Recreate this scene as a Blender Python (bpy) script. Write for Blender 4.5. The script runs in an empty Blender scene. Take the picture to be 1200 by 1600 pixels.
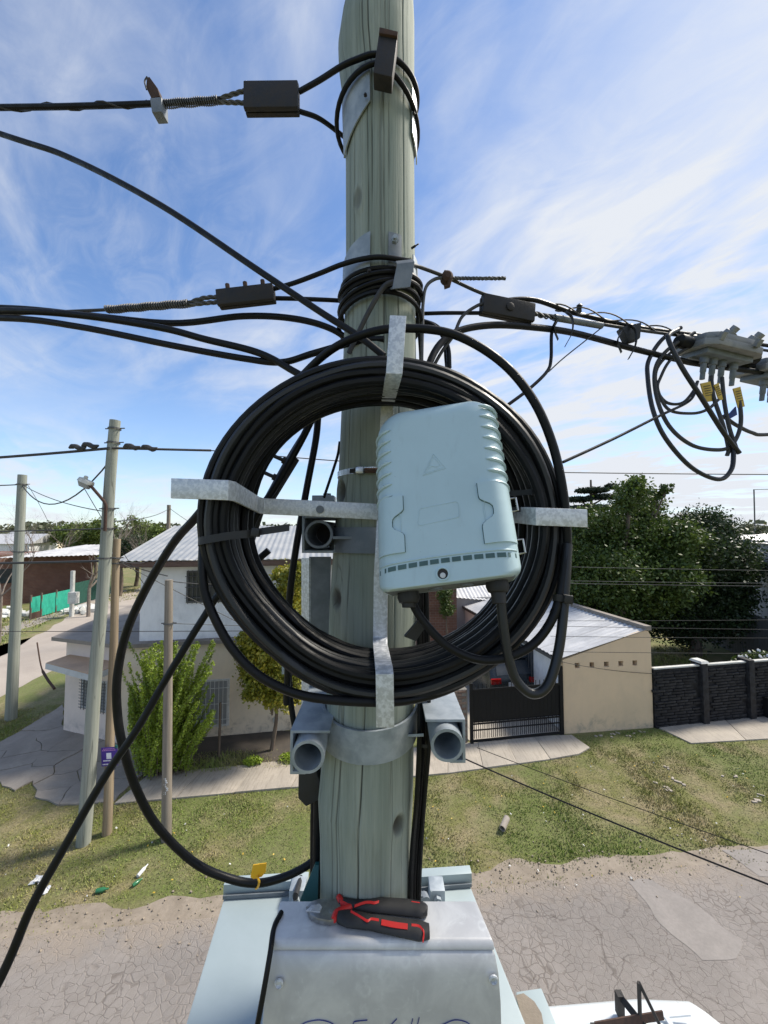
import bpy, bmesh, math, random
import numpy as np
from mathutils import Vector, Matrix, noise as mnoise
R = math.radians
random.seed(7)
rng = np.random.default_rng(11)
S = bpy.context.scene
COL = S.collection

# ------------------------------------------------------------------ camera
H = 5.8                      # lens height above the street
F = 600.0                    # focal length in photo pixels (1200 wide)
TILT = math.atan(28 / F)
cam = bpy.data.cameras.new('camera'); camo = bpy.data.objects.new('camera', cam); COL.objects.link(camo)
cam.sensor_fit = 'HORIZONTAL'; cam.sensor_width = 36; cam.lens = 18
cam.clip_start = 0.02; cam.clip_end = 3000
camo.location = (0, 0, H); camo.rotation_euler = (R(90) + TILT, 0, 0)
S.camera = camo

# ------------------------------------------------------------------ light
SUN_EL, SUN_AZ = R(50), R(67)          # azimuth clockwise from +Y
sd = Vector((math.sin(SUN_AZ) * math.cos(SUN_EL), math.cos(SUN_AZ) * math.cos(SUN_EL), math.sin(SUN_EL)))
sl = bpy.data.lights.new('sun', 'SUN'); sl.energy = 2.7; sl.angle = R(12); sl.color = (1, .93, .82)
so = bpy.data.objects.new('sun', sl); COL.objects.link(so); so.rotation_euler = sd.to_track_quat('Z', 'Y').to_euler()
so.location = (20, 10, 30)
W_ = bpy.data.worlds.new('World'); S.world = W_; W_.use_nodes = True
SKY_STRENGTH = 0.088; EXPOSURE = 1.12
def build_world():
    nt = W_.node_tree; nt.nodes.clear(); N = nt.nodes.new; L = nt.links.new
    out = N('ShaderNodeOutputWorld'); bg = N('ShaderNodeBackground'); L(bg.outputs[0], out.inputs[0])
    sky = N('ShaderNodeTexSky'); sky.sky_type = 'NISHITA'; sky.sun_disc = False
    sky.sun_elevation = SUN_EL; sky.sun_rotation = SUN_AZ
    sky.altitude = 30; sky.air_density = 1.0; sky.dust_density = 0.15; sky.ozone_density = 2.0
    tc = N('ShaderNodeTexCoord'); sep = N('ShaderNodeSeparateXYZ'); L(tc.outputs['Generated'], sep.inputs[0])
    def m(op, a, b=None, c=None, clamp=False):
        n = N('ShaderNodeMath'); n.operation = op; n.use_clamp = clamp
        for i, v in enumerate((a, b, c)):
            if v is None: continue
            if isinstance(v, (int, float)): n.inputs[i].default_value = v
            else: L(v, n.inputs[i])
        return n.outputs[0]
    z = m('MAXIMUM', sep.outputs[2], 0.0); zz = m('ADD', z, 0.12)
    px = m('DIVIDE', sep.outputs[0], zz); py = m('DIVIDE', sep.outputs[1], zz)
    cb = N('ShaderNodeCombineXYZ'); L(px, cb.inputs[0]); L(py, cb.inputs[1])
    def nz(rot, sc, loc, scale, detail, rough, dist):
        mp = N('ShaderNodeMapping'); mp.vector_type = 'TEXTURE' if False else 'POINT'
        mp.inputs['Rotation'].default_value = (0, 0, rot); mp.inputs['Scale'].default_value = sc; mp.inputs['Location'].default_value = loc
        vr = N('ShaderNodeVectorRotate'); vr.rotation_type = 'Z_AXIS'; vr.inputs['Angle'].default_value = rot; L(cb.outputs[0], vr.inputs[0])
        mp.inputs['Rotation'].default_value = (0, 0, 0); L(vr.outputs[0], mp.inputs[0])
        n = N('ShaderNodeTexNoise'); n.inputs['Scale'].default_value = scale; n.inputs['Detail'].default_value = detail
        n.inputs['Roughness'].default_value = rough; n.inputs['Distortion'].default_value = dist
        L(mp.outputs[0], n.inputs['Vector']); return n.outputs[0]
    def ramp(v, a, b):
        n = N('ShaderNodeMapRange'); n.interpolation_type = 'SMOOTHSTEP'; L(v, n.inputs[0])
        n.inputs[1].default_value = a; n.inputs[2].default_value = b; return n.outputs[0]
    streak = ramp(nz(R(-126), (.85, 1.4, 1), (3.1, 1.7, 0), 1.25, 8, .54, 1.0), .40, .78)
    fine = ramp(nz(R(-140), (1.0, 2.1, 1), (7, 2.2, 0), 3.6, 8, .62, .9), .35, .8)
    cover = ramp(nz(R(20), (1, 1, 1), (5.2, 9.3, 0), .55, 3, .5, .3), .30, .66)
    # veil thickens towards the sun's side and towards the horizon, as the air does
    side = ramp(sep.outputs[0], -.55, .75)
    hz = m('POWER', m('SUBTRACT', 1.0, z), 5.0)
    a = m('MULTIPLY', streak, m('ADD', m('MULTIPLY', cover, .58), .12))
    a = m('ADD', a, m('MULTIPLY', fine, m('ADD', m('MULTIPLY', cover, .30), m('MULTIPLY', side, .22))))
    a = m('ADD', a, m('MULTIPLY', side, m('ADD', m('MULTIPLY', streak, .60), .10)))
    soft = ramp(nz(R(-130), (.8, 1.25, 1), (1.7, 4.4, 0), .95, 6, .52, .5), .36, .62)
    a = m('ADD', a, m('MULTIPLY', side, m('MULTIPLY', soft, .45)))
    a = m('ADD', a, m('MULTIPLY', hz, .40))
    a = m('ADD', a, .02, clamp=True)
    mix = N('ShaderNodeMix'); mix.data_type = 'RGBA'
    L(a, mix.inputs['Factor']); 
    tint = N('ShaderNodeMix'); tint.data_type = 'RGBA'; tint.blend_type = 'MULTIPLY'; tint.inputs['Factor'].default_value = 1
    L(sky.outputs[0], tint.inputs['A']); tint.inputs['B'].default_value = (.76, .90, 1.06, 1)
    L(tint.outputs['Result'], mix.inputs['A']); mix.inputs['B'].default_value = (4.25, 4.45, 4.8, 1)
    L(mix.outputs['Result'], bg.inputs[0]); bg.inputs[1].default_value = SKY_STRENGTH
build_world()
vs = S.view_settings; vs.view_transform = 'Standard'; vs.look = 'None'; vs.gamma = 1; vs.use_curve_mapping = False
vs.exposure = EXPOSURE

# ------------------------------------------------------------------ photo pixel -> place in the world
CT, ST = math.cos(TILT), math.sin(TILT)
def ray(px, py):
    b = (800 - py) / F
    return Vector(((px - 600) / F, CT - b * ST, ST + b * CT))
def at(px, py, Y): r = ray(px, py); return Vector((0, 0, H)) + r * (Y / r.y)
def Pz(px, py, z): r = ray(px, py); return Vector((0, 0, H)) + r * ((z - H) / r.z)
def G(px, py, z=0.0): return Pz(px, py, z)
def onwall(px, py, A, B):           # where the ray meets the vertical plane through A and B
    r = ray(px, py); n = Vector((-(B.y - A.y), B.x - A.x, 0)); c = Vector((0, 0, H))
    return c + r * ((A - c).dot(n) / r.dot(n))

e0, e1 = G(-400, 1480), G(1200, 1318)          # edge of the street
rd = (e1 - e0).normalized(); rn = Vector((-rd.y, rd.x, 0))
# ------------------------------------------------------------------ materials
def newmat(name):
    m = bpy.data.materials.new(name); m.use_nodes = True; nt = m.node_tree; nt.nodes.clear()
    o = nt.nodes.new('ShaderNodeOutputMaterial'); b = nt.nodes.new('ShaderNodeBsdfPrincipled'); nt.links.new(b.outputs[0], o.inputs[0])
    return m, nt, b
class NT:
    def __init__(s, nt): s.nt = nt; s.tc = None
    def n(s, t, **k):
        x = s.nt.nodes.new(t)
        for a, v in k.items(): setattr(x, a, v)
        return x
    def l(s, a, b): s.nt.links.new(a, b)
    def coord(s, kind='Object'):
        if kind == 'World': return s.n('ShaderNodeNewGeometry').outputs['Position']
        return s.n('ShaderNodeTexCoord').outputs[kind]
    def mapped(s, sc=(1, 1, 1), rot=(0, 0, 0), kind='Object', loc=(0, 0, 0)):
        m = s.n('ShaderNodeMapping'); m.inputs['Scale'].default_value = sc; m.inputs['Rotation'].default_value = rot; m.inputs['Location'].default_value = loc
        s.l(s.coord(kind), m.inputs[0]); return m.outputs[0]
    def noise(s, scale, detail=6, rough=.55, dist=0, vec=None):
        x = s.n('ShaderNodeTexNoise'); x.inputs['Scale'].default_value = scale; x.inputs['Detail'].default_value = detail
        x.inputs['Roughness'].default_value = rough; x.inputs['Distortion'].default_value = dist
        if vec is not None: s.l(vec, x.inputs['Vector'])
        return x.outputs[0]
    def rng(s, v, a, b, c=0., d=1., smooth=True):
        x = s.n('ShaderNodeMapRange'); x.interpolation_type = 'SMOOTHSTEP' if smooth else 'LINEAR'
        s.l(v, x.inputs[0])
        for i, q in enumerate((a, b, c, d)): x.inputs[i + 1].default_value = q
        return x.outputs[0]
    def mix(s, f, a, b, mode='MIX'):
        x = s.n('ShaderNodeMix', data_type='RGBA', blend_type=mode)
        for nm, v in (('Factor', f), ('A', a), ('B', b)):
            if isinstance(v, (int, float)): x.inputs[nm].default_value = v
            elif isinstance(v, tuple): x.inputs[nm].default_value = (*v, 1) if len(v) == 3 else v
            else: s.l(v, x.inputs[nm])
        return x.outputs['Result']
    def math(s, op, a, b=None):
        x = s.n('ShaderNodeMath', operation=op)
        for i, v in enumerate((a, b)):
            if v is None: continue
            if isinstance(v, (int, float)): x.inputs[i].default_value = v
            else: s.l(v, x.inputs[i])
        return x.outputs[0]
    def bump(s, h, strength, dist, b):
        x = s.n('ShaderNodeBump'); x.inputs['Strength'].default_value = strength; x.inputs['Distance'].default_value = dist
        s.l(h, x.inputs['Height']); s.l(x.outputs[0], b.inputs['Normal'])
def pm(name, c1, c2=None, scale=8, rough=.6, metal=0., bump=0., bd=.002, bscale=None, sc=(1, 1, 1), lo=.35, hi=.65, r2=None, spec=None, detail=7):
    m, nt, b = newmat(name); t = NT(nt)
    v = t.mapped(sc); n = t.noise(scale, detail, .6, .2, v); f = t.rng(n, lo, hi)
    if c2 is None: c2 = tuple(x * .8 for x in c1)
    t.l(t.mix(f, c1, c2), b.inputs['Base Color'])
    b.inputs['Metallic'].default_value = metal
    t.l(t.rng(f, 0, 1, rough, r2 if r2 is not None else min(1, rough + .12)), b.inputs['Roughness'])
    if spec is not None: b.inputs['Specular IOR Level'].default_value = spec
    if bump:
        bn = t.noise(bscale or scale * 3, 8, .65, 0, v); t.bump(bn, bump, bd, b)
    return m
M = {}
M['cable'] = pm('black_cable_jacket', (.0042, .0047, .0057), (.0075, .0078, .0085), 25, .38, r2=.58, bump=.2, bd=.001, spec=.24)
M['cable_dusty'] = pm('dusty_cable_jacket', (.008, .009, .010), (.034, .032, .030), 18, .42, lo=.58, hi=.88, r2=.8, bump=.2, bd=.001)
M['cable_old'] = pm('weathered_cable_jacket', (.025, .025, .026), (.05, .048, .045), 30, .6)
M['galv'] = pm('bright_galvanised_steel', (.48, .50, .52), (.68, .70, .72), 130, .38, .4, bump=.3, bd=.0006, bscale=260, lo=.40, hi=.62, r2=.55, detail=3)
M['galv_dull'] = pm('dull_galvanised_steel', (.24, .28, .31), (.40, .44, .47), 22, .55, .35, bump=.2, bd=.001, lo=.3, hi=.7)
M['galv_dark'] = pm('dark_galvanised_steel', (.13, .15, .17), (.22, .24, .26), 14, .55, .35)
M['steel_black'] = pm('dark_oxidised_steel', (.018, .017, .016), (.035, .03, .027), 40, .6, .2, bump=.2)
M['strand'] = pm('grey_steel_strand', (.07, .072, .075), (.13, .13, .13), 60, .55, .4)
M['stainless'] = pm('stainless_band', (.6, .6, .6), (.45, .45, .44), 50, .25, .9)
M['rust'] = pm('rusty_iron', (.05, .028, .02), (.085, .048, .034), 30, .85, 0, bump=.3)
def boxmat():
    m, nt, b = newmat('pale_blue_plastic'); t = NT(nt); v = t.mapped()
    col = t.mix(t.rng(t.noise(9, 6, .6, .3, v), .35, .7), (.44, .575, .61), (.41, .54, .575))
    scuff = t.rng(t.noise(1, 7, .7, .4, t.mapped((70, 70, 14), (0, .5, 0))), .62, .74); col = t.mix(t.math('MULTIPLY', scuff, .22), col, (.52, .60, .62))
    run = t.rng(t.noise(1, 6, .6, .2, t.mapped((55, 55, 5))), .56, .72); col = t.mix(t.math('MULTIPLY', run, .22), col, (.31, .39, .41))
    spk = t.rng(t.noise(230, 3, .6, 0, v), .70, .76); col = t.mix(t.math('MULTIPLY', spk, .35), col, (.17, .19, .18))
    t.l(col, b.inputs['Base Color']); t.l(t.rng(scuff, 0, 1, .40, .6), b.inputs['Roughness']); t.bump(t.noise(420, 3, .6, 0, v), .06, .0006, b); return m
M['box'] = boxmat()
0 and pm('pale_blue_plastic', (.37, .50, .545), (.35, .475, .52), 9, .38, r2=.46, bump=.08, bd=.0006, bscale=300)
M['box_slot'] = pm('dark_green_slot', (.05, .10, .10), (.07, .13, .13), 20, .6)
M['cabinet'] = pm('pale_blue_painted_steel', (.36, .42, .43), (.31, .37, .38), 5, .4, .1, bump=.06, lo=.3, hi=.75)
M['yellow'] = pm('yellow_plastic_tag', (.90, .50, .02), (.82, .44, .02), 20, .45)
M['yellow_dull'] = pm('faded_yellow_label', (.62, .42, .05), (.5, .33, .05), 30, .5)
M['label_ink'] = pm('label_ink', (.10, .08, .03), None, 30, .6)
M['blue_tag'] = pm('blue_plastic_flag', (.02, .06, .25), None, 20, .5)
M['cast'] = pm('cast_aluminium', (.20, .205, .205), (.29, .29, .28), 20, .55, .4, bump=.3, bd=.001)
M['red'] = pm('red_rubber', (.60, .018, .015), (.5, .015, .012), 20, .45)
M['grip'] = pm('black_rubber', (.012, .012, .013), (.02, .02, .02), 40, .55, bump=.15, bd=.0005)
M['tool'] = pm('polished_tool_steel', (.42, .42, .41), (.28, .27, .25), 60, .28, .85)
M['blade'] = pm('ground_blade_steel', (.85, .85, .84), (.78, .78, .78), 60, .2, .6)
M['pen'] = pm('blue_pen_ink', (.04, .05, .22), None, 40, .5)
M['teal'] = pm('dark_teal_sheet', (.01, .09, .09), None, 10, .5)
M['glass'] = pm('window_glass', (.03, .035, .04), (.05, .055, .06), 2, .06, 0)
M['glass_curtain'] = pm('curtained_glass', (.33, .34, .34), (.26, .27, .28), 3, .2, sc=(4, 4, .3))
M['frame_dark'] = pm('dark_window_frame', (.09, .09, .09), None, 8, .5)
M['white_bar'] = pm('white_painted_bar', (.62, .63, .62), (.5, .5, .48), 10, .5)
M['roofsheet'] = pm('zinc_roof_sheet', (.33, .34, .335), (.42, .42, .41), 1.5, .42, .25, sc=(1, 1, 1), lo=.3, hi=.7)
M['roofsheet2'] = pm('painted_white_roof_sheet', (.43, .43, .43), (.54, .54, .54), 1.3, .4, .15, lo=.3, hi=.7)
M['wood_brown'] = pm('brown_fascia_wood', (.10, .06, .045), (.14, .09, .07), 6, .7, sc=(1, 1, 6))
M['white_paint'] = pm('white_car_paint', (.60, .63, .64), (.56, .59, .60), 3, .25, 0)
M['car_paint'] = pm('charcoal_car_paint', (.045, .055, .06), None, 3, .2, .4)
M['tyre'] = pm('tyre_rubber', (.02, .02, .02), None, 10, .8)
M['rim'] = pm('alloy_rim', (.4, .4, .4), None, 10, .35, .7)
M['lamp_red'] = pm('red_lamp_glass', (.30, .006, .006), None, 10, .15)
M['plate'] = pm('grey_number_plate', (.55, .55, .55), None, 10, .4)
M['gate'] = pm('black_gate_paint', (.006, .006, .0065), (.010, .010, .010), 8, .6, spec=.25)
M['stone_black'] = pm('black_stone', (.009, .009, .011), (.026, .026, .029), 9, .6, bump=.5, bd=.01, spec=.25)
M['stone_black2'] = pm('charcoal_stone', (.014, .014, .016), (.034, .034, .037), 9, .6, spec=.25, bump=.5, bd=.01)
M['white_cap'] = pm('white_coping', (.6, .6, .57), (.45, .45, .42), 4, .7)
M['purple'] = pm('purple_sign_print', (.055, .02, .26), (.05, .02, .22), 4, .4)
M['sign_white'] = pm('white_print', (.8, .8, .85), None, 4, .5)
M['sign_pink'] = pm('pink_print', (.55, .25, .6), None, 4, .5)
M['green_cloth'] = pm('green_shade_cloth', (.02, .36, .24), (.015, .27, .19), 4, .7, sc=(3, 3, 1))
M['green_dark'] = pm('dark_green_cloth', (.01, .07, .05), None, 4, .7)
M['lamp_white'] = pm('weathered_lamp_housing', (.55, .55, .50), (.42, .42, .38), 10, .5)
M['bark'] = pm('brown_bark', (.10, .075, .055), (.16, .125, .095), 8, .9, bump=.5, bd=.01, sc=(1, 1, .3))
M['twig'] = pm('grey_twig', (.16, .13, .11), (.22, .19, .16), 8, .9)
M['plastic_white'] = pm('white_plastic', (.7, .7, .7), None, 5, .4)
M['plastic_green'] = pm('green_bottle_plastic', (.03, .16, .07), None, 5, .2)

def wall_mat(name, c, stain, sc=1.2, lowdirt=None, bump=.25):
    m, nt, b = newmat(name); t = NT(nt)
    v = t.mapped(); n1 = t.rng(t.noise(sc, 7, .62, .4, v), .42, .75); n2 = t.rng(t.noise(sc * 7, 6, .6, .2, t.mapped((1, 1, .35))), .4, .8)
    col = t.mix(t.math('MULTIPLY', n1, .55), c, stain); col = t.mix(t.math('MULTIPLY', n2, .22), col, stain)
    if lowdirt:            # splash dirt and flaking with a ragged upper edge near the ground
        sp = t.n('ShaderNodeSeparateXYZ'); t.l(t.coord('World'), sp.inputs[0])
        zz = t.math('ADD', sp.outputs[2], t.math('MULTIPLY', t.noise(2.2, 6, .65, .5, v), -1.3))
        f = t.rng(zz, -.60, -.15, 1, 0); f2 = t.math('MULTIPLY', f, t.rng(t.noise(4, 7, .7, .6, v), .42, .8))
        col = t.mix(f2, col, lowdirt)
    t.l(col, b.inputs['Base Color']); b.inputs['Roughness'].default_value = .85
    t.bump(t.noise(35, 8, .7, 0, v), bump, .004, b); return m
M['wall_beige'] = wall_mat('beige_render', (.68, .52, .345), (.53, .42, .29), .9, (.30, .27, .21))
M['wall_white'] = wall_mat('whitewashed_render', (.80, .80, .80), (.44, .45, .46), 1.4)
M['wall_cream'] = wall_mat('cream_render', (.76, .645, .49), (.58, .50, .40), 1.2, (.16, .13, .11))
M['wall_porch'] = wall_mat('pale_pink_render', (.76, .64, .55), (.60, .52, .45), 1.2, (.34, .30, .27))
M['wall_grey'] = wall_mat('grey_cement_render', (.34, .34, .34), (.22, .22, .22), .5)
M['concrete_roof'] = wall_mat('stained_concrete_slab', (.27, .235, .20), (.07, .065, .06), 1.0)
M['slab_top'] = wall_mat('rusty_stained_slab', (.50, .35, .23), (.26, .19, .14), 1.4)
M['slab_edge'] = wall_mat('flaking_white_edge', (.55, .56, .56), (.33, .33, .32), 2.5)
M['plank_grey'] = pm('grey_weathered_boards', (.11, .11, .11), (.17, .165, .16), 3, .85, sc=(6, 6, .4))

def conc(name, c, c2, scale=1.5, brush=None):
    m, nt, b = newmat(name); t = NT(nt)
    v = t.mapped(kind='World'); f = t.rng(t.noise(scale, 8, .65, .5, v), .32, .72)
    g = t.rng(t.noise(22, 6, .8, 0, v), .3, .7)
    col = t.mix(f, c, c2); col = t.mix(t.math('MULTIPLY', g, .35), col, tuple(x * .55 for x in c))
    if brush is not None:
        w = t.noise(5, 5, .6, .1, t.mapped((6, .45, 1), (0, 0, brush), 'World')); col = t.mix(t.math('MULTIPLY', t.rng(w, .48, .68), .6), col, tuple(x * .5 for x in c))
    t.l(col, b.inputs['Base Color']); b.inputs['Roughness'].default_value = .9
    t.bump(g, .25, .006, b); return m
M['pavement'] = conc('old_grey_pavement', (.345, .305, .26), (.24, .212, .182), 1.1)
M['sidewalk'] = conc('pale_brushed_concrete', (.45, .395, .325), (.31, .275, .23), 1.3, R(25))
M['drive'] = conc('pale_concrete_drive', (.46, .41, .34), (.36, .32, .27), .9, R(40))
M['dirt'] = conc('sandy_dirt', (.31, .26, .205), (.20, .165, .125), 3.2)
M['soil'] = conc('dark_garden_soil', (.09, .075, .06), (.055, .047, .04), 2)
M['gravel'] = conc('pale_gravel_road', (.42, .365, .31), (.32, .275, .235), .35)

def ground_col(t):
    v = t.mapped(kind='World')
    big = t.rng(t.noise(.42, 5, .6, .6, v), .38, .62); mid = t.rng(t.noise(1.6, 7, .65, .5, v), .36, .66); fine = t.rng(t.noise(16, 6, .7, 0, v), .3, .7)
    return big, mid, fine
def grass_ground():
    m, nt, b = newmat('patchy_grass_ground'); t = NT(nt); big, mid, fine = ground_col(t)
    col = t.mix(mid, (.19, .19, .055), (.32, .26, .15)); col = t.mix(t.math('MULTIPLY', big, .75), col, (.125, .175, .035))
    col = t.mix(t.math('MULTIPLY', fine, .65), col, (.085, .075, .035))
    t.l(col, b.inputs['Base Color']); b.inputs['Roughness'].default_value = .95
    t.bump(t.noise(30, 8, .8, 0, t.mapped(kind='World')), .8, .03, b); return m
M['ground'] = grass_ground()
def blade_mat():
    m, nt, b = newmat('grass_blades'); t = NT(nt); big, mid, fine = ground_col(t)
    rnd = t.n('ShaderNodeNewGeometry').outputs['Random Per Island']
    col = t.mix(mid, (.26, .275, .058), (.42, .35, .175)); col = t.mix(t.math('MULTIPLY', big, .8), col, (.165, .25, .038))
    col = t.mix(t.rng(rnd, .72, .9), col, (.26, .22, .12)); col = t.mix(t.math('MULTIPLY', t.rng(rnd, 0, .4, 1, 0), .4), col, (.08, .12, .02))
    t.l(col, b.inputs['Base Color']); b.inputs['Roughness'].default_value = .75; return m
M['blade_grass'] = blade_mat()
def leaf_mat(name, a, bcol, c):
    m, nt, b = newmat(name); t = NT(nt)
    rnd = t.n('ShaderNodeNewGeometry').outputs['Random Per Island']
    n = t.rng(t.noise(1.1, 3, .5, 0, t.mapped()), .38, .62)
    col = t.mix(rnd, a, bcol); col = t.mix(t.math('MULTIPLY', n, .5), col, c)
    t.l(col, b.inputs['Base Color']); b.inputs['Roughness'].default_value = .5
    tr = t.n('ShaderNodeBsdfTranslucent'); t.l(col, tr.inputs[0]); ms = t.n('ShaderNodeMixShader'); ms.inputs[0].default_value = .25
    t.l(b.outputs[0], ms.inputs[1]); t.l(tr.outputs[0], ms.inputs[2]); o = [x for x in nt.nodes if x.type == 'OUTPUT_MATERIAL'][0]; t.l(ms.outputs[0], o.inputs[0]); return m
M['leaf_bush'] = leaf_mat('fresh_green_leaf', (.20, .28, .022), (.32, .42, .045), (.13, .20, .018))
M['leaf_yellow'] = leaf_mat('yellow_green_leaf', (.17, .20, .02), (.44, .36, .035), (.09, .13, .015))
M['leaf_magnolia'] = leaf_mat('mid_green_leaf', (.05, .09, .014), (.12, .165, .03), (.032, .062, .011))
M['leaf_dark'] = leaf_mat('dark_green_leaf', (.024, .044, .013), (.048, .078, .024), (.018, .034, .012))
M['leaf_conifer'] = leaf_mat('conifer_needle', (.02, .035, .018), (.035, .055, .025), (.015, .025, .012))
M['leaf_far'] = leaf_mat('far_tree_leaf', (.11, .16, .025), (.19, .24, .05), (.07, .115, .02))
M['leaf_olive'] = leaf_mat('olive_grey_leaf', (.09, .11, .05), (.14, .15, .08), (.07, .08, .04))

def asphalt():
    m, nt, b = newmat('crazed_old_asphalt'); t = NT(nt)
    v = t.coord('World'); d = t.n('ShaderNodeTexNoise'); d.inputs['Scale'].default_value = 5; d.inputs['Detail'].default_value = 3; t.l(v, d.inputs['Vector'])
    ad = t.n('ShaderNodeVectorMath', operation='MULTIPLY_ADD'); t.l(d.outputs['Color'], ad.inputs[0]); ad.inputs[1].default_value = (.13, .13, 0); t.l(v, ad.inputs[2])
    sq = t.n('ShaderNodeMapping'); sq.inputs['Scale'].default_value = (1, 1, 0.001); t.l(ad.outputs[0], sq.inputs[0])
    vo = t.n('ShaderNodeTexVoronoi', feature='DISTANCE_TO_EDGE'); vo.inputs['Scale'].default_value = 9.5; vo.inputs['Randomness'].default_value = .85; t.l(sq.outputs[0], vo.inputs['Vector'])
    vc = t.n('ShaderNodeTexVoronoi', feature='F1'); vc.inputs['Scale'].default_value = 9.5; vc.inputs['Randomness'].default_value = .85; t.l(sq.outputs[0], vc.inputs['Vector'])
    wide = t.rng(t.noise(.7, 4, .6, .4, v), .35, .65, .035, .10)
    crack = t.n('ShaderNodeMapRange'); crack.interpolation_type = 'SMOOTHSTEP'; t.l(vo.outputs[0], crack.inputs[0]); crack.inputs[1].default_value = .0; t.l(wide, crack.inputs[2]); crack.inputs[3].default_value = 1; crack.inputs[4].default_value = 0
    cmask = t.rng(t.noise(.9, 5, .6, .8, v), .36, .64, .06, .55)
    lv = t.n('ShaderNodeTexVoronoi', feature='DISTANCE_TO_EDGE'); lv.inputs['Scale'].default_value = .55; lm = t.n('ShaderNodeVectorMath', operation='MULTIPLY_ADD'); ln = t.n('ShaderNodeTexNoise'); ln.inputs['Scale'].default_value = 1.6; ln.inputs['Detail'].default_value = 6; t.l(v, ln.inputs['Vector'])
    t.l(ln.outputs['Color'], lm.inputs[0]); lm.inputs[1].default_value = (.9, .9, 0); t.l(v, lm.inputs[2]); t.l(lm.outputs[0], lv.inputs['Vector']); long_ = t.rng(lv.outputs[0], 0, .008, 1, 0)
    big = t.rng(t.noise(.5, 5, .6, .6, v), .35, .68); sp = t.rng(t.noise(120, 4, .8, 0, v), .3, .7); med = t.rng(t.noise(7, 7, .75, .3, v), .36, .66)
    sep = t.n('ShaderNodeSeparateColor'); t.l(vc.outputs['Color'], sep.inputs[0])
    col = t.mix(big, (.315, .285, .26), (.245, .224, .206)); col = t.mix(t.math('MULTIPLY', sep.outputs[0], .16), col, (.36, .32, .285))
    col = t.mix(t.math('MULTIPLY', med, .35), col, (.20, .172, .15)); col = t.mix(t.math('MULTIPLY', sp, .3), col, (.15, .13, .115))
    col = t.mix(t.math('MULTIPLY', crack.outputs[0], cmask), col, (.095, .072, .056)); col = t.mix(t.math('MULTIPLY', long_, .5), col, (.07, .055, .045))
    # loose dirt washed in from the verge
    dt = t.n('ShaderNodeVectorMath', operation='DOT_PRODUCT'); dt.inputs[1].default_value = tuple(rn); t.l(v, dt.inputs[0]); dd_ = t.math('ADD', dt.outputs['Value'], -e0.dot(rn)); dd_ = t.math('ADD', dd_, t.math('MULTIPLY', t.noise(1.4, 6, .65, .6, v), 1.5))
    col = t.mix(t.rng(dd_, -.15, .75), col, (.30, .25, .20))
    t.l(col, b.inputs['Base Color']); b.inputs['Roughness'].default_value = .9
    h = t.math('SUBTRACT', sp, t.math('MULTIPLY', crack.outputs[0], 2.0)); t.bump(h, .5, .012, b); return m
M['asphalt'] = asphalt()
M['asphalt_patch'] = conc('smooth_asphalt_patch', (.285, .258, .236), (.235, .214, .196), 3.2)

def brickmat(name, scale, c1, c2, mortar):
    m, nt, b = newmat(name); t = NT(nt)
    tx = t.n('ShaderNodeTexBrick'); tx.inputs['Scale'].default_value = scale; tx.inputs['Color1'].default_value = (*c1, 1); tx.inputs['Color2'].default_value = (*c2, 1); tx.inputs['Mortar'].default_value = (*mortar, 1)
    tx.inputs['Mortar Size'].default_value = .018; sp = t.n('ShaderNodeSeparateXYZ'); t.l(t.coord(), sp.inputs[0])
    cb = t.n('ShaderNodeCombineXYZ'); t.l(t.math('ADD', sp.outputs[0], sp.outputs[1]), cb.inputs[0]); t.l(sp.outputs[2], cb.inputs[1]); t.l(cb.outputs[0], tx.inputs['Vector'])
    col = t.mix(t.math('MULTIPLY', t.rng(t.noise(1.5, 6, .6, .3, t.mapped()), .35, .7), .5), tx.outputs['Color'], tuple(x * .6 for x in c1))
    t.l(col, b.inputs['Base Color']); b.inputs['Roughness'].default_value = .9; return m
M['brick_far'] = brickmat('far_red_brick', 2.2, (.20, .095, .065), (.15, .075, .055), (.22, .17, .14))
M['brick_a'] = pm('brown_brick', (.20, .13, .095), (.13, .085, .065), 9, .9, bump=.4, bd=.004)
M['brick_b'] = pm('pale_brown_brick', (.26, .185, .14), (.18, .125, .095), 9, .9, bump=.4, bd=.004)
M['mortar'] = pm('grey_mortar', (.22, .20, .175), (.15, .14, .12), 9, .95)

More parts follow.
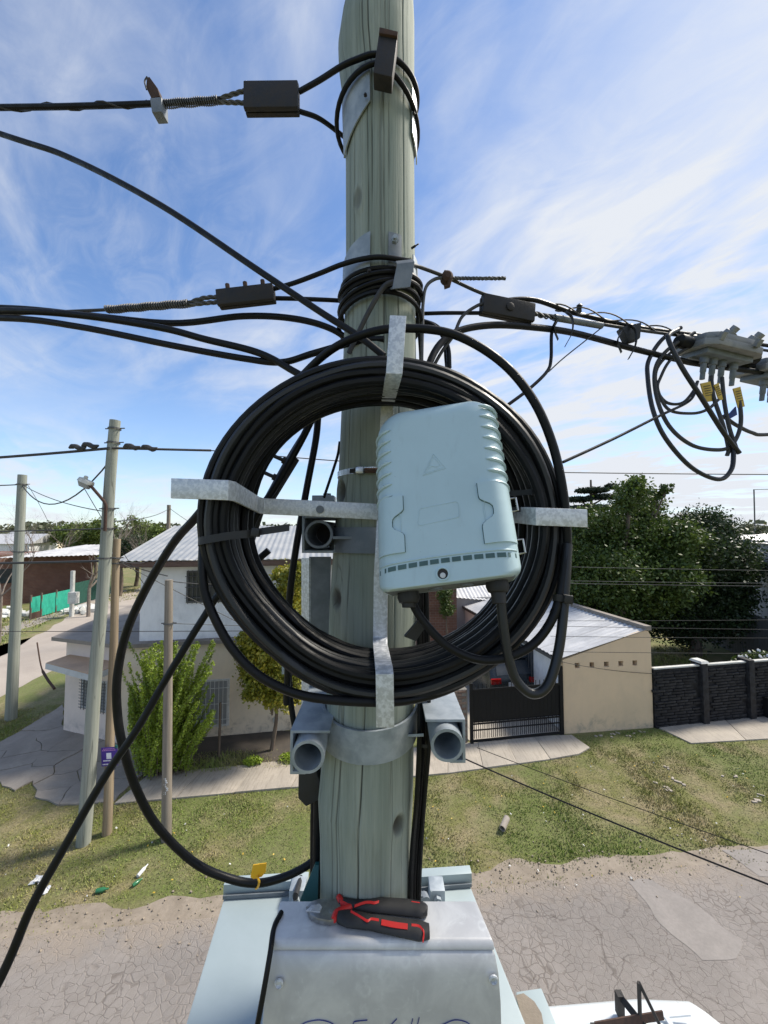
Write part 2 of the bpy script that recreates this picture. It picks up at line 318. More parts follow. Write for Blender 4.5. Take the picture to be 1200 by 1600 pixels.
def polewood(name, base, light, dark, crack=.8, knots=False, sc=1.0):
    m, nt, b = newmat(name); t = NT(nt)
    g1 = t.noise(1, 8, .65, .15, t.mapped((90 * sc, 90 * sc, 3.0 * sc))); g2 = t.noise(1, 6, .6, .1, t.mapped((26 * sc, 26 * sc, .9 * sc))); g3 = t.noise(1, 5, .6, .3, t.mapped((9 * sc, 9 * sc, 2.2 * sc)))
    col = t.mix(t.rng(g2, .36, .66), base, light); col = t.mix(t.math('MULTIPLY', t.rng(g1, .44, .72), .55), col, dark); col = t.mix(t.math('MULTIPLY', t.rng(g3, .5, .8), .4), col, dark)
    cn = t.noise(1, 1, .3, 0, t.mapped((15 * sc, 15 * sc, .05 * sc), loc=(3.3, 1.2, 0)))
    ck = t.rng(t.math('ABSOLUTE', t.math('SUBTRACT', cn, .5)), .001, .0065, 1, 0)
    cn2 = t.noise(1, 1, .4, 0, t.mapped((34 * sc, 34 * sc, .14 * sc), loc=(1.3, 5.2, 0)))
    ck2 = t.math('MULTIPLY', t.rng(t.math('ABSOLUTE', t.math('SUBTRACT', cn2, .52)), .001, .008, 1, 0), .65)
    ck = t.math('MAXIMUM', ck, ck2)
    col = t.mix(t.math('MULTIPLY', ck, crack * (.55 if knots else 1)), col, (.05, .05, .04))
    if knots:
        at_ = t.n('ShaderNodeAttribute', attribute_name='knot'); col = t.mix(at_.outputs['Fac'], col, (.05, .042, .032))
    t.l(col, b.inputs['Base Color']); b.inputs['Roughness'].default_value = .85
    h = t.math('SUBTRACT', t.math('ADD', g1, t.math('MULTIPLY', g2, .5)), t.math('MULTIPLY', ck, 1.6)); t.bump(h, .55, .003, b); return m
M['pole'] = polewood('treated_pole_wood', (.228, .262, .218), (.315, .345, .292), (.145, .168, .137), knots=True)
M['pole_far'] = polewood('grey_green_pole_wood', (.235, .255, .215), (.31, .32, .27), (.16, .17, .14), .5, sc=.45)
M['pole_tan'] = polewood('tan_pole_wood', (.25, .19, .125), (.34, .27, .18), (.14, .10, .065), .4, sc=.45)
M['pole_brown'] = polewood('grey_brown_pole_wood', (.20, .17, .135), (.27, .235, .19), (.13, .11, .085), .5, sc=.45)
def gbox():
    m, nt, b = newmat('stained_cast_aluminium'); t = NT(nt)
    v = t.mapped(); f = t.rng(t.noise(14, 7, .62, .5, v), .35, .7)
    vo = t.n('ShaderNodeTexVoronoi', feature='F1'); vo.inputs['Scale'].default_value = 34; t.l(v, vo.inputs['Vector'])
    ring = t.math('MULTIPLY', t.rng(t.math('ABSOLUTE', t.math('SUBTRACT', vo.outputs['Distance'], .30)), 0, .16, 1, 0), t.rng(t.noise(60, 4, .7, .5, v), .35, .6))
    ring = t.math('MAXIMUM', t.math('MULTIPLY', ring, t.rng(t.noise(9, 3, .5, 0, v), .50, .64)), t.math('MULTIPLY', t.rng(t.noise(26, 6, .7, .8, v), .56, .70), .9))
    col = t.mix(f, (.50, .50, .50), (.63, .63, .62)); col = t.mix(t.math('MULTIPLY', ring, .34), col, (.80, .82, .80))
    t.l(col, b.inputs['Base Color']); b.inputs['Metallic'].default_value = .25; b.inputs['Roughness'].default_value = .5
    t.bump(t.noise(150, 5, .6, 0, v), .12, .001, b); return m
M['gbox'] = gbox()

# ------------------------------------------------------------------ mesh building
BASE = {}
class MB:
    def __init__(s): s.v = []; s.f = []
    def add(s, vs_, fs):
        o = len(s.v); s.v += [Vector(p) for p in vs_]; s.f += [tuple(i + o for i in q) for q in fs]; return s
    def box(s, c, size, rot=None, taper=1.0):
        hx, hy, hz = (q / 2 for q in size); P = []
        for z, k in ((-hz, 1), (hz, taper)):
            for x, y in ((-hx, -hy), (hx, -hy), (hx, hy), (-hx, hy)): P.append(Vector((x * k, y * k, z)))
        if rot is not None: P = [rot @ p for p in P]
        c = Vector(c); return s.add([p + c for p in P], [(3, 2, 1, 0), (4, 5, 6, 7), (0, 1, 5, 4), (1, 2, 6, 5), (2, 3, 7, 6), (3, 0, 4, 7)])
    def tube(s, pts, r, n=8, cap=True, up=None):
        pts = [Vector(p) for p in pts]; m = len(pts); rr = r if isinstance(r, (list, tuple)) else [r] * m
        T = []
        for i in range(m):
            d = pts[min(i + 1, m - 1)] - pts[max(i - 1, 0)]; T.append(d.normalized() if d.length > 1e-9 else Vector((0, 0, 1)))
        ref = Vector((0, 0, 1)) if abs(T[0].z) < .9 else Vector((1, 0, 0))
        a = T[0].cross(ref).normalized(); V = []
        for i in range(m):
            a = (a - T[i] * a.dot(T[i]))
            a = a.normalized() if a.length > 1e-6 else T[i].orthogonal().normalized()
            b = T[i].cross(a)
            for k in range(n):
                t = 2 * math.pi * k / n; V.append(pts[i] + (a * math.cos(t) + b * math.sin(t)) * rr[i])
        Fc = [(i * n + k, i * n + (k + 1) % n, (i + 1) * n + (k + 1) % n, (i + 1) * n + k) for i in range(m - 1) for k in range(n)]
        if cap: Fc += [tuple(range(n - 1, -1, -1)), tuple((m - 1) * n + k for k in range(n))]
        return s.add(V, Fc)
    def ring(s, pts, r, n=8):
        pts = [Vector(p) for p in pts]; m = len(pts); V = []; rr = r
        c = sum(pts, Vector()) / m
        for i in range(m):
            T = (pts[(i + 1) % m] - pts[i - 1]).normalized(); a = (pts[i] - c); a = (a - T * a.dot(T)).normalized(); b = T.cross(a)
            for k in range(n):
                t = 2 * math.pi * k / n; V.append(pts[i] + (a * math.cos(t) + b * math.sin(t)) * rr)
        Fc = [(i * n + k, i * n + (k + 1) % n, ((i + 1) % m) * n + (k + 1) % n, ((i + 1) % m) * n + k) for i in range(m) for k in range(n)]
        return s.add(V, Fc)
    def bar(s, pts, w, t, wdir):
        """flat bar swept along pts: width w along wdir, thickness t"""
        pts = [Vector(p) for p in pts]; m = len(pts); wd = Vector(wdir).normalized(); V = []
        for i in range(m):
            d0 = (pts[i] - pts[i - 1]).normalized() if i else None; d1 = (pts[i + 1] - pts[i]).normalized() if i < m - 1 else None
            d0 = d0 or d1; d1 = d1 or d0
            n0 = d0.cross(wd).normalized(); n1 = d1.cross(wd).normalized(); nn = (n0 + n1).normalized(); k = 1 / max(.4, nn.dot(n0))
            for a, b in ((-1, -1), (1, -1), (1, 1), (-1, 1)): V.append(pts[i] + wd * (a * w / 2) + nn * (b * t / 2 * k))
        Fc = [(i * 4 + k, i * 4 + (k + 1) % 4, (i + 1) * 4 + (k + 1) % 4, (i + 1) * 4 + k) for i in range(m - 1) for k in range(4)]
        return s.add(V, Fc + [(3, 2, 1, 0), tuple((m - 1) * 4 + k for k in range(4))])
    def prism(s, poly, d):
        """poly: world points (planar); extruded by vector d"""
        P = [Vector(p) for p in poly]; d = Vector(d); n = len(P)
        return s.add(P + [p + d for p in P], [tuple(range(n)), tuple(range(2 * n - 1, n - 1, -1))] + [((k + 1) % n, k, n + k, n + (k + 1) % n) for k in range(n)])
    def lathe(s, o, axis, prof, n=16, cap=True):
        o = Vector(o); ax = Vector(axis).normalized(); a = ax.orthogonal().normalized(); b = ax.cross(a); V = []
        for r, h in prof:
            for k in range(n):
                t = 2 * math.pi * k / n; V.append(o + ax * h + (a * math.cos(t) + b * math.sin(t)) * r)
        m = len(prof); Fc = [(i * n + k, i * n + (k + 1) % n, (i + 1) * n + (k + 1) % n, (i + 1) * n + k) for i in range(m - 1) for k in range(n)]
        if cap: Fc += [tuple(range(n - 1, -1, -1)), tuple((m - 1) * n + k for k in range(n))]
        return s.add(V, Fc)
    def pipe(s, p0, p1, ro, ri, n=24):
        p0 = Vector(p0); p1 = Vector(p1); L = (p1 - p0).length
        return s.lathe(p0, p1 - p0, [(ri, 0), (ro, 0), (ro, L), (ri, L), (ri, 0)], n, False)
    def grid(s, fn, nu, nv):
        V = [fn(i / nu, j / nv) for j in range(nv + 1) for i in range(nu + 1)]
        return s.add(V, [(j * (nu + 1) + i, j * (nu + 1) + i + 1, (j + 1) * (nu + 1) + i + 1, (j + 1) * (nu + 1) + i) for j in range(nv) for i in range(nu)])
    def build(s, name, mat, parent=None, smooth=False, bevel=0, origin=None, angle=40):
        me = bpy.data.meshes.new(name)
        if parent is not None: o = BASE[parent.name]
        elif origin is not None: o = Vector(origin)
        else:
            o = sum(s.v, Vector()) / len(s.v); o.z = min(p.z for p in s.v)
        me.from_pydata([p - o for p in s.v], [], s.f); me.update()
        bm = bmesh.new(); bm.from_mesh(me); bmesh.ops.recalc_face_normals(bm, faces=bm.faces)
        if bevel:
            es = [e for e in bm.edges if len(e.link_faces) == 2 and e.calc_face_angle(0) > R(30)]
            bmesh.ops.bevel(bm, geom=es, offset=bevel, segments=2, profile=.6, affect='EDGES', clamp_overlap=True)
        bm.to_mesh(me); bm.free()
        ob = bpy.data.objects.new(name, me); COL.objects.link(ob)
        if mat is not None: me.materials.append(M[mat] if isinstance(mat, str) else mat)
        if parent is not None: ob.parent = parent
        else: ob.location = o
        BASE[ob.name] = o
        if smooth or bevel:
            for p in me.polygons: p.use_smooth = True
            try: me.set_sharp_from_angle(angle=R(angle))
            except Exception: pass
        return ob
def tag(o, label, cat=None, group=None, kind=None):
    if label: o['label'] = label
    if cat: o['category'] = cat
    if group: o['group'] = group
    if kind: o['kind'] = kind
    return o
def thing(name, loc, label, cat, group=None):
    e = bpy.data.objects.new(name, None); COL.objects.link(e); e.location = loc; e.empty_display_size = .05
    BASE[e.name] = Vector(loc); return tag(e, label, cat, group)
def inst(src, name, parent, M4, mat=None):
    """copy sharing mesh; M4 local matrix relative to parent"""
    o = src.copy(); COL.objects.link(o); o.name = name; o.parent = parent; o.matrix_local = M4; return o
def cr(pts, n=8):
    """Catmull-Rom through points"""
    P = [Vector(p) for p in pts]
    if len(P) < 3: 
        return [P[0].lerp(P[1], i / n) for i in range(n + 1)]
    P = [P[0] * 2 - P[1]] + P + [P[-1] * 2 - P[-2]]; out = []
    for i in range(1, len(P) - 2):
        a, b, c, d = P[i - 1:i + 3]
        for k in range(n):
            t = k / n; out.append(.5 * ((2 * b) + (c - a) * t + (2 * a - 5 * b + 4 * c - d) * t * t + (3 * b - a - 3 * c + d) * t ** 3))
    return out + [P[-2]]
def px3(pts): return [at(*p) for p in pts]
def cable(name, label, cat, pts, w, mat='cable', n=10, group=None, seg=8):
    """pts (px,py,Y); w = diameter in metres"""
    o = MB().tube(cr(px3(pts), seg), w / 2, n).build(name, mat, smooth=True); return tag(o, label, cat, group)
def npmesh(name, V, Fq, mat, parent=None, origin=(0, 0, 0)):
    me = bpy.data.meshes.new(name); V = np.asarray(V, np.float32) - np.asarray(origin, np.float32); Fq = np.asarray(Fq, np.int32); nf, k = Fq.shape
    me.vertices.add(len(V)); me.vertices.foreach_set('co', V.ravel()); me.loops.add(nf * k); me.loops.foreach_set('vertex_index', Fq.ravel())
    me.polygons.add(nf); me.polygons.foreach_set('loop_start', np.arange(0, nf * k, k, dtype=np.int32)); me.polygons.foreach_set('loop_total', np.full(nf, k, np.int32))
    me.update(calc_edges=True); me.validate(); o = bpy.data.objects.new(name, me); COL.objects.link(o); me.materials.append(M[mat])
    if parent is not None: o.parent = parent
    else: o.location = origin
    BASE[o.name] = Vector(origin); return o
def leaves(name, P, size, mat, parent=None, flat=.3, aspect=.5, origin=None):
    """one diamond leaf per point"""
    P = np.asarray(P); n = len(P); d = rng.normal(size=(n, 3)); d /= np.linalg.norm(d, axis=1, keepdims=True)
    q = rng.normal(size=(n, 3)); q -= d * (q * d).sum(1, keepdims=True); q /= np.linalg.norm(q, axis=1, keepdims=True)
    s = size * rng.uniform(.6, 1.3, (n, 1)); a = P - d * s / 2; b = P + d * s / 2; c = P + q * s * aspect / 2; e = P - q * s * aspect / 2
    V = np.stack([a, c, b, e], 1).reshape(-1, 3); Fq = np.arange(4 * n).reshape(n, 4)
    o = BASE[parent.name] if parent is not None else (origin if origin is not None else Vector((0, 0, 0)))
    return npmesh(name, V, Fq, mat, parent, o)
def blob(c, r, n, shell=.5):
    d = rng.normal(size=(n, 3)); d /= np.linalg.norm(d, axis=1, keepdims=True); k = rng.uniform(shell, 1, (n, 1)) ** .6
    return np.asarray(c) + d * k * np.asarray(r)

# ================================================================== THE SETTING
UA = R(10.0); U = Vector((math.cos(UA), math.sin(UA), 0)); Vv = Vector((-math.sin(UA), math.cos(UA), 0))
def sheet(name, poly, z, mat, label=None, rough=0.0, seg=.25, kind='structure'):
    """flat sheet with a slightly ragged outline"""
    P = []
    n = len(poly)
    for i in range(n):
        a, b = Vector(poly[i]), Vector(poly[(i + 1) % n]); m = max(1, int((b - a).length / seg)) if rough else 1
        for k in range(m):
            p = a.lerp(b, k / m); 
            if rough:
                w = mnoise.noise_vector(Vector((p.x * 1.3, p.y * 1.3, z * 50))) + .5 * mnoise.noise_vector(Vector((p.x * 4, p.y * 4, 3))); p = p + Vector((w.x, w.y, 0)) * rough
            P.append((p.x, p.y, z))
    me = bpy.data.meshes.new(name); bm = bmesh.new(); vs_ = [bm.verts.new(p) for p in P]; f = bm.faces.new(vs_)
    bmesh.ops.triangulate(bm, faces=[f]); bmesh.ops.recalc_face_normals(bm, faces=bm.faces)
    if bm.faces and sum(f.normal.z for f in bm.faces) < 0: bmesh.ops.reverse_faces(bm, faces=bm.faces)
    bm.to_mesh(me); bm.free(); o = bpy.data.objects.new(name, me); COL.objects.link(o); me.materials.append(M[mat]); BASE[o.name] = Vector((0, 0, 0))
    tag(o, label, None, None, kind); return o
sheet('ground', [(-900, -300, 0), (900, -300, 0), (900, 1500, 0), (-900, 1500, 0)], 0, 'ground')
sheet('dirt_verge', [e0 - rd * 3 - rn * .6, e1 + rd * 30 - rn * .6, e1 + rd * 30 + rn * .05, e0 + rd * 14 + rn * .02, e0 + rd * 5 + rn * .1, e0 - rd * 3 + rn * .3], .004, 'dirt', rough=.22, seg=.2)
sheet('street', [e0 - rd * 40 - rn * 7.5, e1 + rd * 60 - rn * 7.5, e1 + rd * 60 - rn * .28, e0 - rd * 40 - rn * .28], .008, 'asphalt', rough=.05, seg=.3)
sheet('asphalt_patch', [G(x, y) for x, y in ((978, 1378), (1010, 1372), (1060, 1395), (1110, 1430), (1160, 1480), (1150, 1505), (1095, 1500), (1050, 1465), (1020, 1425))], .012, 'asphalt_patch', rough=.12, seg=.08)
sheet('asphalt_patch', [G(x, y) for x, y in ((1130, 1330), (1240, 1325), (1300, 1380), (1190, 1372))], .012, 'asphalt_patch', rough=.05, seg=.12)
# side street of pale gravel running away on the left
sheet('gravel_road', [G(-260, 1140), G(0, 1092), G(95, 1040), G(160, 985), G(230, 950), G(268, 921), G(292, 880), G(280, 880), G(230, 915), G(130, 950), G(70, 985), G(0, 1028), G(-300, 1080)], .004, 'gravel', rough=.2, seg=.5)
sheet('footpath', [G(0, 995), G(60, 975), G(118, 955), G(112, 950), G(48, 968), G(-20, 985)], .006, 'pavement', rough=.08, seg=.4)
sheet('dirt_patch', [G(75, 945), G(140, 925), G(200, 922), G(190, 940), G(120, 962)], .005, 'gravel', rough=.25, seg=.5)
# worn tyre tracks on the verge
0 and sheet('worn_track', [G(880, 1185), G(925, 1178), G(1010, 1245), G(1060, 1330), G(960, 1345), G(930, 1270)], .003, 'dirt', rough=.25, seg=.2)
sheet('garden_soil', [G(225, 1215), G(470, 1200), G(470, 1140), G(200, 1155)], .006, 'soil', rough=.1, seg=.2)
# driveways and pavement slabs as separate pieces
def slabset(name, mat, quads, thick, label=None):
    e = bpy.data.objects.new(name, None); COL.objects.link(e); e['kind'] = 'structure'; BASE[e.name] = Vector((0, 0, 0)); e.empty_display_size = .1
    for q in quads:
        P = [Vector(p) for p in q]; c = sum(P, Vector()) / len(P); P = [c + (p - c) * .992 for p in P]
        dz = random.uniform(-.008, .012)
        MB().prism([Vector((p.x, p.y, -.05)) for p in P], (0, 0, .05 + thick + dz)).build('slab', mat, e, bevel=.006)
    return e
def strip(a0, a1, b0, b1, n):
    out = []
    for i in range(n):
        out.append([a0.lerp(a1, i / n), a0.lerp(a1, (i + 1) / n), b0.lerp(b1, (i + 1) / n), b0.lerp(b1, i / n)])
    return out
slabset('sidewalk', 'sidewalk', strip(G(178, 1258), G(700, 1210), G(232, 1212), G(700, 1165), 6), .04)
dq = strip(G(700, 1210), G(860, 1188), G(700, 1165), G(835, 1152), 3)
dq.append([G(860, 1188), G(905, 1180), G(922, 1170), G(893, 1150), G(835, 1152)])
slabset('driveway', 'drive', dq, .04)
slabset('driveway', 'drive', strip(G(1080, 1163), G(1330, 1148), G(1026, 1137), G(1330, 1108), 3), .04)
# broken pavement round the corner of the house: cells of an irregular crack pattern
def cells(outline, seeds):
    out = []
    for i, s in enumerate(seeds):
        poly = [Vector((p.x, p.y)) for p in outline]
        for j, q in enumerate(seeds):
            if i == j or not poly: continue
            m = (s + q) / 2; n = q - s; res = []
            for k in range(len(poly)):
                a, b = poly[k], poly[(k + 1) % len(poly)]; da, db = (a - m).dot(n), (b - m).dot(n)
                if da <= 0: res.append(a)
                if da * db < 0: res.append(a + (b - a) * (da / (da - db)))
            poly = res
        if len(poly) > 2: out.append(poly)
    return out
pv = [G(x, y) for x, y in ((98, 1102), (40, 1138), (0, 1160), (-60, 1180), (-60, 1205), (0, 1222), (22, 1236), (52, 1222), (55, 1246), (90, 1260), (180, 1254), (208, 1222), (235, 1200), (190, 1155), (100, 1140))]
sd_ = [Vector((p.x, p.y)) for p in [G(x, y) for x, y in ((70, 1128), (20, 1160), (-30, 1185), (75, 1160), (120, 1160), (165, 1175), (30, 1190), (80, 1190), (10, 1212), (55, 1210), (110, 1195), (150, 1205), (195, 1185), (95, 1225), (135, 1235), (175, 1232), (75, 1245), (45, 1170), (205, 1205))]]
e = bpy.data.objects.new('pavement', None); COL.objects.link(e); e['kind'] = 'structure'; BASE[e.name] = Vector((0, 0, 0))
for poly in cells(pv, sd_):
    c = sum(poly, Vector((0, 0))) / len(poly); P = []
    for k in range(len(poly)):
        a, b = poly[k], poly[(k + 1) % len(poly)]; m = max(1, int((b - a).length / .15))
        for q in range(m):
            p = a.lerp(b, q / m); w = mnoise.noise_vector(Vector((p.x * 2.2, p.y * 2.2, 0))) + .6 * mnoise.noise_vector(Vector((p.x * 7, p.y * 7, 4)))
            p = p + Vector((w.x, w.y)) * .07; d = p - c; P.append(c + d * max(.5, 1 - .010 / max(d.length, .05)))
    tz = random.uniform(.02, .04)
    MB().prism([(p.x, p.y, -.05) for p in P], (0, 0, .05 + tz)).build('slab', 'pavement', e)

# grass blades on the verges (nobody could count them)
def inpoly(x, y, poly):
    r = np.zeros(len(x), bool); n = len(poly); j = n - 1
    for i in range(n):
        xi, yi, xj, yj = poly[i].x, poly[i].y, poly[j].x, poly[j].y
        r ^= ((yi > y) != (yj > y)) & (x < (xj - xi) * (y - yi) / (yj - yi + 1e-12) + xi); j = i
    return r
def grass(poly, dens, hgt, holes=(), wid=.008, name='grass', kind='stuff', seedless=1.0):
    poly = [Vector(p) for p in poly]; xs = [p.x for p in poly]; ys = [p.y for p in poly]; A = (max(xs) - min(xs)) * (max(ys) - min(ys)); n = int(A * dens)
    x = rng.uniform(min(xs), max(xs), n); y = rng.uniform(min(ys), max(ys), n); k = inpoly(x, y, poly)
    for h in holes: k &= ~inpoly(x, y, h)
    cl = np.array([mnoise.noise(Vector((a * .9, b * .9, 1))) + .6 * mnoise.noise(Vector((a * 3.1, b * 3.1, 7))) for a, b in zip(x[k], y[k])])
    x, y = x[k], y[k]; kk = cl + rng.uniform(-.5, .9, len(cl)) * seedless > -.05; x, y, cl = x[kk], y[kk], cl[kk]; n = len(x)
    th = rng.uniform(0, 2 * math.pi, n); hh = hgt * rng.uniform(.4, 1.25, n) * np.clip(.75 + cl, .35, 1.5); w = wid * rng.uniform(.6, 1.4, n); ln = hh * rng.uniform(.1, 1.1, n); t2 = rng.uniform(0, 6.28, n)
    z0 = np.zeros(n); a = np.stack([x - np.cos(th) * w, y - np.sin(th) * w, z0], 1); b = np.stack([x + np.cos(th) * w, y + np.sin(th) * w, z0], 1); c = np.stack([x + np.cos(t2) * ln, y + np.sin(t2) * ln, hh], 1)
    V = np.stack([a, b, c], 1).reshape(-1, 3); o = npmesh(name, V, np.arange(3 * n).reshape(n, 3), 'blade_grass'); o['kind'] = kind; return o
holes = [pv, [G(178, 1258), G(700, 1210), G(700, 1165), G(232, 1212)], [G(700, 1210), G(860, 1188), G(922, 1170), G(893, 1150), G(700, 1165)], [G(1080, 1163), G(1330, 1148), G(1330, 1108), G(1026, 1137)]]
verge = [e0 + rn * .1, e0 + rd * 6 + rn * .12, e1 + rn * .0, e1 + rd * 8, G(1450, 1130), G(1026, 1140), G(893, 1150), G(470, 1180), G(200, 1170), G(95, 1100), G(0, 1112), G(-250, 1150)]
grass(verge, 2300, .04, holes, seedless=1.7)
grass([e0 - rn * .40, e1 - rn * .40, e1 + rn * .2, e0 + rn * .2], 420, .035, seedless=.55, name='edge_grass')
m = MB()
for i in range(380):
    p = e0.lerp(e1, random.random()) + rn * random.gauss(-.15, .28); k = random.uniform(.012, .035); m.box((p.x, p.y, .012), (k, k * .8, k * .6), Matrix.Rotation(random.uniform(0, 3), 3, Vector((.3, random.random(), 1))))
m.build('pebbles', 'dirt', origin=(0, 0, 0))['kind'] = 'stuff'
grass([G(225, 1215), G(490, 1198), G(490, 1170), G(225, 1180)], 900, .12, name='grass', seedless=.7)
grass([G(-150, 1060), G(0, 1012), G(70, 975), G(130, 945), G(60, 955), G(-150, 1000)], 60, .14, wid=.03)
grass([G(150, 948), G(215, 935), G(225, 915), G(150, 935)], 60, .14, wid=.03)

# ------------------------------------------------------------------ walls, houses
def wallbox(mb, A, B, z0, z1, t=.18, z1b=None):
    """vertical wall from A to B, front face on AB, thickness away from the camera"""
    A = Vector((A.x, A.y, 0)); B = Vector((B.x, B.y, 0)); n = Vector((-(B.y - A.y), B.x - A.x, 0)).normalized()
    if n.y < 0: n = -n
    if z1b is None: z1b = z1
    P = [Vector((A.x, A.y, z0)), Vector((B.x, B.y, z0)), Vector((B.x, B.y, z1b)), Vector((A.x, A.y, z1))]
    return mb.prism(P, n * t)
def wallnormal(A, B):
    n = Vector((B.y - A.y, -(B.x - A.x), 0)).normalized(); return n if n.y < 0 else -n
def window(parent, A, B, x0, y0, x1, y1, pane='glass', bars=(0, 0), frame='frame_dark', barmat='white_bar', name='window', split=0, fw=.05, barout=.07):
    """window unit on the wall plane through A, B; pixel rectangle of its corners"""
    Pa, Pb = onwall(x0, y1, A, B), onwall(x1, y1, A, B); Pt = onwall(x0, y0, A, B); z0, z1 = Pa.z, Pt.z; n = wallnormal(A, B); u = (Pb - Pa); u.z = 0; Lx = u.length; u.normalize()
    def q(a, z, d): return Vector((Pa.x, Pa.y, 0)) + u * a + Vector((0, 0, z)) + n * d
    w = MB()
    for a0, a1, b0, b1 in ((0, fw, z0, z1), (Lx - fw, Lx, z0, z1), (fw, Lx - fw, z0, z0 + fw), (fw, Lx - fw, z1 - fw, z1)):
        w.prism([q(a0, b0, -.05), q(a1, b0, -.05), q(a1, b1, -.05), q(a0, b1, -.05)], n * .08)
    if split: w.prism([q(Lx * .5 - fw * .4, z0 + fw, -.05), q(Lx * .5 + fw * .4, z0 + fw, -.05), q(Lx * .5 + fw * .4, z1 - fw, -.05), q(Lx * .5 - fw * .4, z1 - fw, -.05)], n * .07)
    wo = w.build(name, frame, parent)
    MB().prism([q(fw, z0 + fw, .002), q(Lx - fw, z0 + fw, .002), q(Lx - fw, z1 - fw, .002), q(fw, z1 - fw, .002)], n * .006).build('pane', pane, wo)
    for i in range(bars[0]):
        a = Lx * (i + .5) / bars[0]; MB().tube([q(a, z0 - .02, barout), q(a, z1 + .02, barout)], .009, 5).build('grille_bar', barmat, wo)
    for i in range(bars[1]):
        b = z0 + (z1 - z0) * (i + .5) / bars[1]; MB().tube([q(-.02, b, barout + .016), q(Lx + .02, b, barout + .016)], .009, 5).build('grille_bar', barmat, wo)
    return wo
def corrugated(parent, a, b, c, d, pitch, amp, mat, sheetw=1.1, name='roof_sheet'):
    """a-b lower edge (waves across it), d-c upper edge; real waves, in overlapping sheets"""
    a, b, c, d = map(Vector, (a, b, c, d)); L = (b - a).length; n = max(1, round(L / sheetw)); nrm = (b - a).cross(d - a).normalized()
    if nrm.z < 0: nrm = -nrm
    for i in range(n):
        s0, s1 = i / n, (i + 1) / n + .012; m = max(6, int((s1 - s0) * L / pitch) * 4)
        dz = random.uniform(-.004, .006)
        def fn(u, v):
            s = s0 + (s1 - s0) * u; p = a.lerp(b, s).lerp(d.lerp(c, s), v); return p + nrm * (amp * math.cos(s * L / pitch * 2 * math.pi) + (.004 if i % 2 else 0) + dz)
        mb = MB().grid(fn, m, 3); k = len(mb.v); 
        mb.build(name, mat, parent, smooth=True)

# --- two-storey corner house
A0 = G(99, 1142); A1 = G(187, 1164); A2 = A1 + U * 6.3          # chamfered corner face A0-A1, street face A1-A2
hs = thing('corner_house', A1, 'two-storey corner house with whitewashed upper floor and zinc roof', 'house')
ZL = 2.62; ZE = 4.92
m = MB(); wallbox(m, A1, A2, 0, ZL - .02, .2); m.build('lower_wall', 'wall_cream', hs)
m = MB(); wallbox(m, A0, A1 - (A1 - A0).normalized() * .003, 0, ZL - .02, .2); A0b = A0 + Vv * 4.5
m.prism([Vector((A0.x, A0.y, 0)), Vector((A0b.x, A0b.y, 0)), Vector((A0b.x, A0b.y, ZL - .02)), Vector((A0.x, A0.y, ZL - .02))], U * .2)
m.build('corner_wall', 'wall_porch', hs)
# flat slab roof over the ground floor, ledge in front of the upper wall
dn = -Vv
rs = MB().prism([Pz(80, 1001, ZL), Vector((A1.x, A1.y, ZL)) + dn * .22, Vector((A2.x, A2.y, ZL)) + dn * .16, Vector((A2.x, A2.y, ZL)) + Vv * 4.6, Vector((A0b.x, A0b.y, ZL)) - U * .35], (0, 0, .10)).build('slab_roof', 'concrete_roof', hs)
# canopy over the corner window
zc = 2.18; cp = [Pz(71, 1036, zc), Pz(144, 1055, zc), Pz(176, 1042, zc), Pz(186, 1034, zc), Pz(128, 1016, zc)]
MB().prism([p - Vector((0, 0, .16)) for p in cp], (0, 0, .15)).build('canopy', 'slab_edge', hs)
MB().prism([p + (sum(cp, Vector()) / 5 - p) * .02 - Vector((0, 0, .012)) for p in cp], (0, 0, .022)).build('canopy_top', 'slab_top', hs)
window(hs, A0, A1, 128, 1058, 168, 1105, 'glass_curtain', (9, 10), 'white_bar', 'frame_dark')
# upper floor
B0 = onwall(216, 1000, A1, A2); B0.z = 0; B0 = B0 + Vv * .06; B1 = A2 + Vv * .06
m = MB(); wallbox(m, B0, B1, ZL + .103, ZE, .2); Bb = B0 + Vv * 4.4
m.prism([Vector((B0.x, B0.y, ZL + .103)) + Vv * .2, Vector((Bb.x, Bb.y, ZL + .103)), Vector((Bb.x, Bb.y, ZE + .9)), Vector((B0.x, B0.y, ZE + .15)) + Vv * .2], U * .2)
m.build('upper_wall', 'wall_white', hs)
window(hs, B0, B1, 291, 892, 352, 942, 'glass', (9, 3), 'frame_dark', 'frame_dark', split=1)
window(hs, A1, A2, 298, 1064, 358, 1138, 'glass_curtain', (9, 3), 'white_bar', 'white_bar')
ea = B0 - U * .42 + dn * .55; eb = A2 + U * .4 + dn * .55; za = ZE + .06
ra = Vector((ea.x, ea.y, za)); rb = Vector((eb.x, eb.y, za)); rc = rb + Vv * 4.3 + Vector((0, 0, .98)); rdv = ra + Vv * 4.3 + Vector((0, 0, .98))
corrugated(hs, ra, rb, rc, rdv, .17, .014, 'roofsheet', 1.0)
m = MB().prism([ra + Vector((0, 0, -.17)) + Vv * .05, rb + Vector((0, 0, -.17)) + Vv * .05, rb + Vector((0, 0, -.035)) + Vv * .05, ra + Vector((0, 0, -.035)) + Vv * .05], Vv * .03)
m.prism([ra + Vector((.02, 0, -.17)) + Vv * .09, ra + Vector((.02, 0, -.035)) + Vv * .09, rdv + Vector((.02, 0, -.035)), rdv + Vector((.02, 0, -.17))], U * .03); m.build('fascia', 'wood_brown', hs)
MB().prism([ra + Vector((0, 0, -.19)) + Vv * .1 + U * .06, rb + Vector((0, 0, -.19)) + Vv * .1, rb + Vector((0, 0, -.19)) + Vv * .56, ra + Vector((0, 0, -.19)) + Vv * .56 + U * .06], (0, 0, .014)).build('soffit', 'wood_brown', hs)
